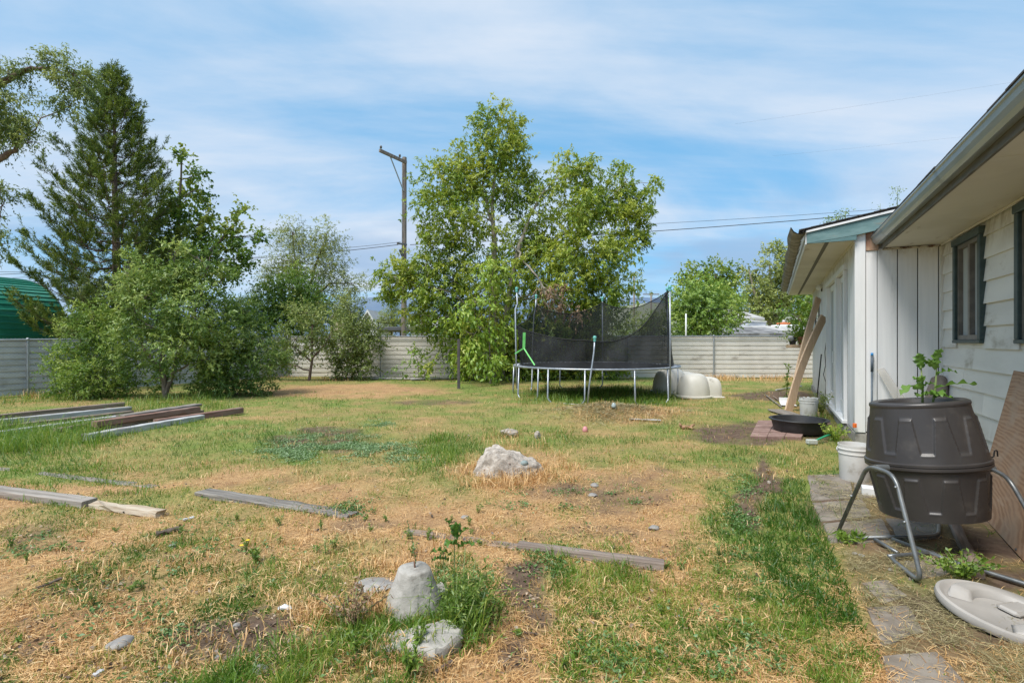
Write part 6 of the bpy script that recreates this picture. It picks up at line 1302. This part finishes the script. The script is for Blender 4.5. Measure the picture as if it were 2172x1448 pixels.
# broom handle leaning on the wing face, clear strip, small orange tag, brown folded chair bag
bm_ = thing('broom_handle', 'grey blue broom handle with a bright blue tip leaning on the wing', 'handle', hw(.16, -.30, 0)); mb = MB(); a, b = hw(.16, -.30, .0), hw(.20, -.05, 1.38); mb.tube([a, a.lerp(b, .80)], .014, 10); mb.build('shaft', M('grey_blue_paint', (.075, .10, .125), (.10, .13, .16), 6, .5, 0), bm_, True); mb = MB(); mb.tube([a.lerp(b, .801), a.lerp(b, .97)], .019, 10); mb.build('grip', M('dark_blue_grip', (.06, .08, .105), (.085, .11, .14), 6, .6, 0), bm_, True); mb = MB(); mb.tube([a.lerp(b, .971), b], .018, 10); mb.build('tip', M('bright_blue_plastic', (.03, .22, .50), (.04, .26, .56), 5, .45, 0), bm_, True)
mb = MB(); a, b = hw(.30, -.07, 1.15), hw(.60, -.16, .55); s = Vector((.07, -.02, .03)); mb.prism([a - s * .6, a + s * .6, b + s, b - s], (0, -.003, 0), (0, .003, 0)); tag(single(fixn(mb.build('clear_strip', seemat('clear_plastic', (.62, .60, .56), .55, .2))), b), 'clear plastic strip leaning on the wing boards', 'strip')
BRC = M('taupe_canvas', (.17, .14, .115), (.25, .21, .175), 5, .85, .3); bag = thing('canvas_roll', 'taupe rolled canvas standing in the corner behind the drum plant', 'bag', hw(.93, -.35, 0))
mb = MB(); a, b = hw(.72, -.50, .0), hw(.97, -.20, 1.07); mb.tube([a, a.lerp(b, .3), a.lerp(b, .8), a.lerp(b, .95), b], [.10, .12, .12, .10, .05], 14); mb.build('roll', BRC, bag, True)
mb = MB(); a2, b2 = hw(.62, -.55, .0), hw(.90, -.24, .93); mb.tube([a2, a2.lerp(b2, .5), b2], [.07, .08, .05], 12); mb.build('flap', M('dark_taupe_canvas', (.12, .10, .085), (.17, .145, .12), 5, .85, .3), bag, True)
mb = MB(); c = hw(-.02, -.10, .30); mb.box(c.x - .025, c.x + .02, c.y - .02, c.y + .02, c.z - .035, c.z + .03, .006); tag(single(mb.build('orange_tape', M('orange_plastic', (.75, .16, .03), None, 5, .5, 0)), c), 'small orange tape marker at the wing corner behind the bucket', 'marker')
# planter shelf at the far corner
pl = thing('planter_shelf', 'small wooden shelf with flower pots fixed at the far wall end', 'planter', hw(-.35, 9.15, 1.2)); mb = MB(); c = hw(-.28, 9.1, 1.35); mb.box(c.x - .45, c.x + .3, c.y - .15, c.y + .15, c.z, c.z + .10, .006); mb.build('shelf', PLK, pl)
for i, (dx, m_) in enumerate(((-.32, tubm), (-.05, M('terracotta', (.33, .13, .075), (.42, .18, .11), 5, .8, .1)), (.18, tubm))):
    mb = MB(); mb.lathe([(.08, 0), (.12, .2), (.13, .2), (.13, .24), (.11, .24), (.10, .18)], 16, (c.x + dx, c.y, c.z + .101)); mb.build('pot', m_, pl, True, angle=40)
mb = MB(); rock_mesh(mb, (c.x - .42, c.y - .1, c.z + .30), (.1, .1, .09), 4, sub=2, rough=.1); mb.build('hanging_cloth', M('grey_cloth', (.33, .34, .36), (.42, .43, .45), 5, .9, .2), pl, True)
rg = np.random.default_rng(8); n = 900; Pp = np.array([c.x - .03, c.y, c.z + .42]) + rg.normal(size=(n, 3)) * np.array([.26, .12, .13]); V, T = leafgeo(Pp, nrm(rg.normal(size=(n, 3))), rg.uniform(.05, .09, n), rg.uniform(.03, .05, n), rg, .4); trimesh('foliage', V, T, L_MAP, pl, np.repeat(rg.uniform(.2, .8, n), 4), base=pl.location)
# plywood leaning against the clapboards and boards on the soil
m, t, out = nodes_of('rough_plywood'); p = t.nodes.new('ShaderNodeBsdfPrincipled'); p.inputs['Roughness'].default_value = .75; t.links.new(p.outputs[0], out.inputs[0]); vec = t.nodes.new('ShaderNodeTexCoord').outputs['Object']
wv = t.nodes.new('ShaderNodeTexWave'); mp = t.nodes.new('ShaderNodeMapping'); t.links.new(vec, mp.inputs[0]); mp.inputs['Scale'].default_value = (.30, 1, 1); t.links.new(mp.outputs[0], wv.inputs[0]); wv.wave_type = 'RINGS'; wv.rings_direction = 'Z'; wv.inputs['Scale'].default_value = 9; wv.inputs['Distortion'].default_value = 9; wv.inputs['Detail'].default_value = 4; wv.inputs['Detail Scale'].default_value = .9
nf = noise(t, vec, 5, 6, .6, (.5, 3, 1)); lf = noise(t, vec, 1.6, 4, .6)
cc = mixc(t, mrange(t, wv.outputs['Fac'], .15, .85), (.33, .20, .12), (.24, .135, .075)); cc = mixc(t, mrange(t, nf, .5, .75), cc, (.38, .27, .19)); cc = mixc(t, mrange(t, lf, .45, .7), cc, (.32, .24, .175)); t.links.new(cc, p.inputs['Base Color']); PLY = m
A, B_ = hw(.575, -3.05, .01), hw(.40, -5.30, .01); TL = hw(.955, -2.72, 1.27); ed = (B_ - A).normalized(); upv = TL - A; mb = MB()
vs_ = [A, B_, B_ + upv, TL]; nn = (B_ - A).cross(upv).normalized()
o = MB(); Mx = Matrix((ed, (upv - ed * upv.dot(ed)).normalized(), ed.cross((upv - ed * upv.dot(ed)).normalized()))).transposed().to_4x4(); Mx.translation = A; inv = Mx.inverted()
loc = [inv @ v for v in vs_]; o.prism(loc, (0, 0, -.009), (0, 0, .009)); ply = fixn(o.build('plywood_sheet', PLY)); ply.matrix_world = Mx; tag(ply, 'big weathered plywood sheet leaning on the clapboard wall', 'plywood')
SOILB = M('dark_board', (.06, .05, .042), (.11, .09, .075), 6, .95, .5); 
timber('long grey brown edging board on the soil below the composter', gr(2018, 1105), gr(2075, 1225), .07, .05, WOODB, .0, 'timber', seed=41)
# ------------------------------------------------------------------ compost tumbler
DR = M('dark_brown_plastic', (.038, .034, .033), (.051, .046, .044), 2.5, .38, .03, dirt=(.075, .067, .061), dirt_amt=.34, dirt_scale=3.2)
TT = thing('compost_tumbler', 'dark brown plastic compost tumbler drum on a bent steel tube stand', 'compost tumbler', (2.98, 3.85, 0))
dc = Vector((3.125, 3.92, .655)); HB, HT = .385, .43; tilt = Matrix.Rotation(R(-4.2), 4, 'Y') @ Matrix.Rotation(R(-4.5), 4, 'X')
def emboss(r0, r1, zlo, zhi, flip):
    nT, nz = 420, 90; rows = []; npan = 10
    for k in range(nz + 1):
        q = k / nz; z = zlo + (zhi - zlo) * q; r = r0 + (r1 - r0) * q
        for j in range(nT):
            a = 2 * math.pi * j / nT; ph = (a / (2 * math.pi) * npan + .15) % 1.0
            ln = .80 if ph < .36 else (.80 - .62 * (ph - .36) / .15 if ph < .51 else (.18 if ph < .85 else .18 + .62 * (ph - .85) / .15))
            sl = 1.0 if (ph < .36 or .51 <= ph < .85) else .32
            dd = (ln - q) * sl; e = max(0, min(1, dd / .06 + .5)); e = e * e * (3 - 2 * e); rr = r + .011 * e + .003 * math.exp(-(dd / .035) ** 2)
            rows.append((rr * math.cos(a), rr * math.sin(a), z))
    mb = MB(); mb.add(rows, [(k * nT + j, k * nT + (j + 1) % nT, (k + 1) * nT + (j + 1) % nT, (k + 1) * nT + j) for k in range(nz) for j in range(nT)]); return mb, nT, nz
def put(mb, name, mat, par, **kw):
    o = mb.build(name, mat, par, True, world=False, **kw); o.matrix_local = Matrix.Translation(dc - Vector(TT.location)) @ tilt; return o
mb, nT, nz = emboss(.364, .305, .018, HT - .02, False); top = put(mb, 'upper_drum', DR, TT, angle=60)
mb, nT, nz = emboss(.318, .362, -HB, -.018, True); low = put(mb, 'lower_drum', DR, TT, angle=60)
mb = MB(); mb.lathe([(.305, HT - .02), (.311, HT - .005), (.307, HT + .012), (.288, HT + .022), (.25, HT + .012), (.24, HT - .02), (.02, HT - .025)], 80, cap0=False); put(mb, 'lid_rim', DR, TT, angle=50)
mb = MB(); mb.lathe([(.355, -.045), (.376, -.03), (.385, -.022), (.385, -.004), (.377, .0), (.385, .004), (.385, .02), (.376, .026), (.358, .034)], 96, cap0=False, cap1=False); put(mb, 'belt', DR, TT, angle=30)
mb = MB(); mb.lathe([(.02, -HB - .012), (.26, -HB - .012), (.305, -HB - .006), (.319, -HB + .006)], 64, cap1=False); put(mb, 'base', DR, TT, angle=50)
STT = M('stand_steel', (.16, .17, .175), (.26, .27, .27), 7, .42, .08, metal=.6, dirt=(.20, .09, .045), dirt_amt=.22, dirt_scale=5)
def bend(pts, r=.06, k=5):
    pts = [Vector(p) for p in pts]; out = [pts[0]]
    for i in range(1, len(pts) - 1):
        a, b, c = pts[i - 1], pts[i], pts[i + 1]; ra = min(r, (a - b).length * .45, (c - b).length * .45); p0 = b + (a - b).normalized() * ra; p1 = b + (c - b).normalized() * ra
        for j in range(k + 1): q = j / k; out.append((1 - q) ** 2 * p0 + 2 * q * (1 - q) * b + q * q * p1)
    return out + [pts[-1]]
def fz(px, py, z=.028): p = gr(px, py); p.z = z + gz(p); return p
fA, fB = fz(1779, 1130), fz(1957, 1246); P1 = at(1840, 985, 3.80); P2 = at(1898, 1005, 3.52)
mb = MB(); mb.tube(bend([fA, P1, P2, fB, fz(1884, 1186), fz(1978, 1178)], .10), .0148, 10); mb.build('stand_leg', STT, TT, True)
sh = Vector((1.05, .12, 0)); mb = MB(); Q1 = at(2088, 985, 4.02); Q2 = at(2140, 1012, 3.66); mb.tube(bend([fA + sh, Q1, Q2, fB + sh + Vector((-.02, .02, 0)), fz(1884, 1186) + sh * .98], .10), .0148, 10); mb.build('stand_leg', STT, TT, True)
mb = MB(); mb.tube(bend([fz(1812, 1146), fz(1952, 1144), fz(1990, 1140), at(1992, 1112, 4.35)], .08), .015, 10); mb.tube([fz(1856, 1150), fz(1905, 1178)], .014, 10); mb.tube([fz(1893, 1150), fz(2030, 1200), fz(2172, 1244), fz(2330, 1290)], .0155, 10); mb.tube([fz(1884, 1186), fz(1978, 1178), fz(2010, 1196)], .0145, 10); mb.build('base_frame', STT, TT, True)
for q_, nb_ in ((fA.lerp(P1, .55), Vector((-1, 0, 0))), (P2.lerp(fB, .45), Vector((-1, -.3, 0))), (P2.lerp(fB, .12), Vector((-1, -.3, 0))), (Q2.lerp(fB + sh, .4), Vector((-1, -.3, 0)))):
    mb = MB(); mb.tube([q_ + nb_ * .012, q_ + nb_ * .026], .007, 6); mb.build('bolt', GALV, TT, True)
for pv in (P1.lerp(P2, .3) + Vector((.04, 0, .0)), Q1.lerp(Q2, .3) - Vector((.03, 0, 0))):
    mb = MB(); mb.tube([pv + Vector((-.04, 0, 0)), pv + Vector((.05, 0, 0))], .024, 12); mb.build('pivot', STT, TT, True, angle=40)
mb = MB(); h0 = at(2098, 968, 3.9); mb.tube(bend([h0, h0 + Vector((.035, 0, -.0)), h0 + Vector((.04, 0, .05)), h0 + Vector((.062, 0, .05)), h0 + Vector((.064, 0, .005))], .015), .005, 6); mb.build('latch_hook', BLK, TT, True)
# lettuce plant growing out of the drum
LET = leafmat('lettuce_leaf', (.06, .14, .02), (.13, .26, .04), (.22, .36, .08), .4)
def lobed(parent, base, d, up, L_, W_, droop, seed, lobes=5, tone=.5):
    """one toothed, lobed leaf with a folded midrib, as its own part"""
    rq = random.Random(seed); d = Vector(d).normalized(); up = Vector(up); s = d.cross(up).normalized(); n_ = s.cross(d).normalized(); N_ = 34; V = []; T = []
    for k in range(N_ + 1):
        q = k / N_; w_ = W_ * (math.sin(math.pi * min(1, q * .93 + .05)) ** .75) * (.50 + .50 * abs(math.sin(q * math.pi * lobes)) ** .8 + rq.uniform(-.10, .10)) + .004
        c = Vector(base) + d * L_ * q + n_ * (.12 * L_ * math.sin(q * 2.2)) - Vector((0, 0, 1)) * droop * L_ * q * q
        wav = .012 * math.sin(q * 21 + seed); V += [c + s * w_ + n_ * (w_ * .28 + wav), c, c - s * w_ + n_ * (w_ * .28 - wav)]
    for k in range(N_):
        a = 3 * k
        for i in (0, 1): T += [(a + i, a + i + 1, a + i + 4), (a + i, a + i + 4, a + i + 3)]
    b0 = Vector(parent.location); o = trimesh('leaf', np.array([list(v - b0) for v in V]), np.array(T), LET, parent, np.clip(np.tile(np.array([tone, tone + .25, tone]), N_ + 1), 0, 1)); o.data.polygons.foreach_set('use_smooth', [True] * len(o.data.polygons)); return o
pb = dc + Vector((.02, .0, HT - .02)); plant = thing('lettuce_plant', 'leggy green lobed leaf plant growing out of the composter top', 'plant', pb)
GS = M('pale_green_stem', (.16, .22, .07), (.22, .28, .10), 9, .6, 0); stems = []
for (dx, h_) in ((-.07, .30), (.05, .31)):
    a = pb + Vector((dx * .6, 0, -.02)); b = pb + Vector((dx, -.02, h_)); mb = MB(); mb.tube([a, a.lerp(b, .5) + Vector((.008, 0, 0)), b], [.009, .007, .004], 7); mb.build('stem', GS, plant, True); stems.append((a, b))
ld = [(0, .95, (-.25, -.3, .9), .13, .040, .1), (0, .9, (.5, -.2, .75), .12, .038, .2), (0, .6, (-.6, -.4, .5), .12, .036, .3), (0, .5, (.4, -.5, .4), .10, .032, .3), (1, .98, (.1, -.3, .95), .15, .045, .1), (1, .9, (-.6, -.2, .5), .12, .038, .2), (1, .75, (.6, -.3, .35), .15, .042, .35), (1, .45, (.95, -.3, .10), .27, .050, .05), (0, .42, (-.85, -.4, .28), .27, .050, .45), (1, .3, (-.2, -.7, .3), .16, .045, .4), (0, .3, (.2, -.6, .15), .12, .04, .2), (0, .3, (-.5, -.5, .1), .10, .035, .2), (1, .25, (.5, -.6, .1), .12, .04, .2)]
for i, (k, q, d, L_, W_, dr) in enumerate(ld): lobed(plant, stems[k][0].lerp(stems[k][1], q), d, (0, .25, 1), L_, W_, dr, i, 4, .40 + .1 * (i % 3))
# weed by the pier
wb = gr(962, 1322); wd = thing('tall_weed', 'tall leafy weed with narrow blades beside the concrete pier', 'weed', (wb.x, wb.y, gz(wb)))
wp = Vector(wd.location); mb = MB()
for (dx, dy, h_) in ((.0, .05, .48), (.05, .0, .42), (-.05, .05, .38), (.09, .05, .33), (.12, -.03, .28), (.02, -.05, .30)): mb.tube([wp + Vector((dx * .6, dy, -.02)), wp + Vector((dx, dy, h_ * .5)), wp + Vector((dx * 1.3, dy, h_))], [.005, .004, .002], 5)
mb.build('stem', GS, wd, True)
for i, (d, L_, W_, dr, z, dx) in enumerate([((-.8, -.3, .35), .13, .032, .25, .36, -.02), ((.7, -.3, .4), .12, .03, .3, .40, .02), ((-.3, -.8, .4), .11, .03, .3, .42, 0), ((.2, -.5, .8), .12, .028, .1, .46, .0), ((-.5, .1, .85), .11, .028, .1, .47, -.01), ((.6, .2, .6), .11, .03, .2, .44, .01), ((-.9, -.1, .1), .10, .03, .2, .33, -.03)]): lobed(wd, wp + Vector((dx, .05, z)), d, (0, .3, 1), L_, W_, dr, 60 + i, 3, .25)
rg = np.random.default_rng(14); n = 110; Pp = np.array(wp) + np.stack([rg.normal(.05, .07, n), rg.normal(0, .08, n), np.full(n, -.01)], 1); V, T = stripgeo(Pp, nrm(np.stack([rg.normal(.1, .35, n), rg.normal(-.05, .3, n), np.ones(n)], 1)), rg.uniform(.18, .50, n), rg.uniform(.004, .010, n), rg, .9); trimesh('blades', V, T, LM_GRASS, wd, np.repeat(np.clip(rg.normal(.5, .18, n), 0, 1), 5), base=wp)
n = 1500; Pp = np.array(wp) + np.stack([rg.normal(.09, .10, n), rg.normal(-.02, .10, n), rg.uniform(.0, 1, n) ** 1.3 * .30], 1); V, T = leafgeo(Pp, nrm(rg.normal(size=(n, 3)) + np.array([0, 0, .6])), rg.uniform(.018, .038, n), rg.uniform(.006, .013, n), rg, .4); trimesh('foliage', V, T, L_APP, wd, np.repeat(np.clip(rg.normal(.45, .18, n), 0, 1), 4), base=wp)
def herb(label, px, py, h_, spread, n, seed, lm=L_BUS, lw=(.02, .045), stems=5, flowers=0, cat='weed', name='weed', yellow=(.75, .55, .02), group=None, asp=.35):
    c = gr(px, py); t = thing(name, label, cat, (c.x, c.y, gz(c)), group=group); p = Vector(t.location); rq = random.Random(seed); rg = np.random.default_rng(seed); mb = MB(); tips = []; Ps = []
    for k in range(stems):
        a = rq.uniform(0, 6.28); e = p + Vector((math.cos(a) * spread * rq.uniform(.2, 1), math.sin(a) * spread * rq.uniform(.2, 1), h_ * rq.uniform(.6, 1))); m_ = p.lerp(e, .5) + Vector((0, 0, h_ * .1)); mb.tube([p - Vector((0, 0, .02)), m_, e], [.004, .003, .0015], 4); tips.append(e)
        for _ in range(n // stems): q = rq.uniform(.1, 1); Ps.append(p.lerp(m_, q * 2) if q < .5 else m_.lerp(e, q * 2 - 1))
    mb.build('stem', GS, t, True); Ps = np.array([list(q) for q in Ps]); k = len(Ps); V, T = leafgeo(Ps, nrm(rg.normal(size=(k, 3)) + np.array([0, 0, .35])), rg.uniform(*lw, k), rg.uniform(*lw, k) * asp, rg, .5); trimesh('foliage', V, T, lm, t, np.repeat(np.clip(rg.normal(.5, .17, k), 0, 1), 4), base=p)
    for f in range(flowers):
        mb = MB(); e = tips[f % len(tips)] + Vector((rq.uniform(-.05, .05), rq.uniform(-.03, .03), rq.uniform(-.08, .02)))
        for j in range(7): a = j * .9; q = e + Vector((math.cos(a) * .016, math.sin(a) * .016, 0)); mb.add([e, q + Vector((-.008 * math.sin(a), .008 * math.cos(a), .006)), q + Vector((.012 * math.cos(a), .012 * math.sin(a), .004)), q + Vector((.008 * math.sin(a), -.008 * math.cos(a), .006))], [(0, 1, 2, 3)])
        s_ = max(.6, c.y / 6); 
        ob = mb.build('flower', M('yellow_petals', yellow, None, 5, .6, 0), t)
        ob.data.transform(Matrix.Translation(e - p) @ Matrix.Scale(s_, 4) @ Matrix.Translation(p - e))
    return t
herb('yellow flowered weed growing under the trampoline', 1163, 838, .72, .35, 90, 5, stems=7, flowers=7, lw=(.04, .09)); herb('small yellow flowered weed standing in the straw left of centre', 522, 1172, .13, .03, 30, 6, stems=3, flowers=3); herb('bushy little green weed right of the yellow flower', 545, 1190, .11, .07, 120, 7, stems=8)
herb('spindly sapling standing in the grass near the far house corner', 1668, 848, 1.05, .15, 60, 8, stems=3, lw=(.08, .16), name='sapling', cat='sapling', lm=L_MAP); herb('creeping green weeds between the composter stand and the lid', 2040, 1225, .17, .28, 420, 9, stems=18, lw=(.02, .042), asp=.55, lm=L_BUS); herb('broad green weed by the front foot of the composter', 1800, 1146, .07, .16, 120, 10, stems=9, lw=(.04, .08)); herb('weed clump against the wing foundation near the tub', 1772, 935, .28, .22, 500, 11, stems=18, lw=(.03, .06), lm=L_BRI); herb('green clump at the foot of the far end of the wing', 1742, 880, .5, .3, 400, 13, stems=14, lw=(.04, .08), lm=L_OLI)
herb('leafy weed in front of the broken concrete chunk', 888, 1392, .16, .06, 130, 20, stems=6); herb('dark green weeds around the left end of the concrete chunk', 760, 1385, .12, .14, 150, 21, stems=9); herb('dried brown weed stems left of the pier block', 745, 1335, .24, .22, 420, 22, lm=L_DEAD, stems=14); herb('young leafy weed at the bottom edge below the pier', 868, 1440, .2, .08, 160, 23, stems=7, lw=(.02, .05)); 
rq = random.Random(44)
for i in range(46):
    px, py = rq.choice([(rq.uniform(10, 330), rq.uniform(1120, 1400)), (rq.uniform(300, 640), rq.uniform(1080, 1260)), (rq.uniform(640, 1000), rq.uniform(1060, 1180)), (rq.uniform(1000, 1600), rq.uniform(1060, 1420))])
    herb('small green weed sprouting through the dry straw', px, py, rq.uniform(.04, .11), rq.uniform(.02, .06), rq.randint(24, 60), 100 + i, stems=4, lw=(.012, .034), group='small weeds scattered in the straw', name='sprout', lm=L_BUS if i % 3 else L_APP)
for i, (v, u, h_) in enumerate(((-.35, -.05, .12), (-.22, -.02, .15), (-.12, .1, .22), (.30, .0, .14), (.52, .05, .34))):
    p = hw(v, u, wz(v) + .01); t = thing('roof_sprout', ['lowest tiny sprout', 'second tiny sprout', 'taller middle sprout', 'thin dry sprout', 'largest leafy sprout near the gutter'][i] + ' growing on the wing roof edge', 'sprout', p); mb = MB(); mb.tube([p, p + Vector((.01, 0, h_))], [.005, .002], 4); mb.build('stem', GS, t, True)
    rg = np.random.default_rng(i); n = 10 if i == 3 else 70; Pp = np.array(p) + np.stack([rg.normal(0, .05, n), rg.normal(0, .04, n), rg.uniform(.1, 1, n) * h_], 1); V, T = leafgeo(Pp, nrm(rg.normal(size=(n, 3))), rg.uniform(.02, .04, n), rg.uniform(.012, .02, n), rg, .4); trimesh('foliage', V, T, L_BUS, t, np.repeat(rg.uniform(.3, .9, n), 4), base=p)
# grey plastic lid on the ground
LID = M('grey_beige_plastic', (.33, .31, .285), (.40, .375, .345), 3, .5, .04, dirt=(.22, .20, .175), dirt_amt=.25, dirt_scale=4)
c = gr(2138, 1310); lid = thing('plastic_lid', 'round grey beige plastic lid with a raised ridge on the ground', 'lid', (c.x, c.y, gz(c) + .035), (R(7), R(4), R(20)))
mb = MB(); mb.lathe([(.315, -.03), (.325, -.01), (.32, .012), (.303, .018), (.283, .006), (.27, -.004), (.01, -.002)], 72, cap0=False); mb.build('disc', LID, lid, True, world=False, angle=45)
mb = MB(); rows = []; n = 44; K = 8
for k in range(n + 1):
    a = -2.6 + 4.9 * k / n; cen = Vector((math.cos(a), math.sin(a), 0)); e = min(1, k / 3, (n - k) / 3)
    for (r, z) in ((.262, .0), (.252, .034), (.238, .042), (.176, .042), (.162, .034), (.148, .0)): rows.append(cen * r + Vector((0, 0, z * e - .002)))
mb.add(rows, [(k * 6 + j, k * 6 + j + 1, (k + 1) * 6 + j + 1, (k + 1) * 6 + j) for k in range(n) for j in range(5)] + [tuple(range(6)), tuple(n * 6 + j for j in range(6))]); fixn(mb.build('raised_ridge', LID, lid, True, world=False, angle=40))
mb = MB(); mb.box(-.02, .27, -.055, .055, -.001, .026, .018); mb.build('handle_ridge', LID, lid, world=False)
bpy.context.view_layer.update()
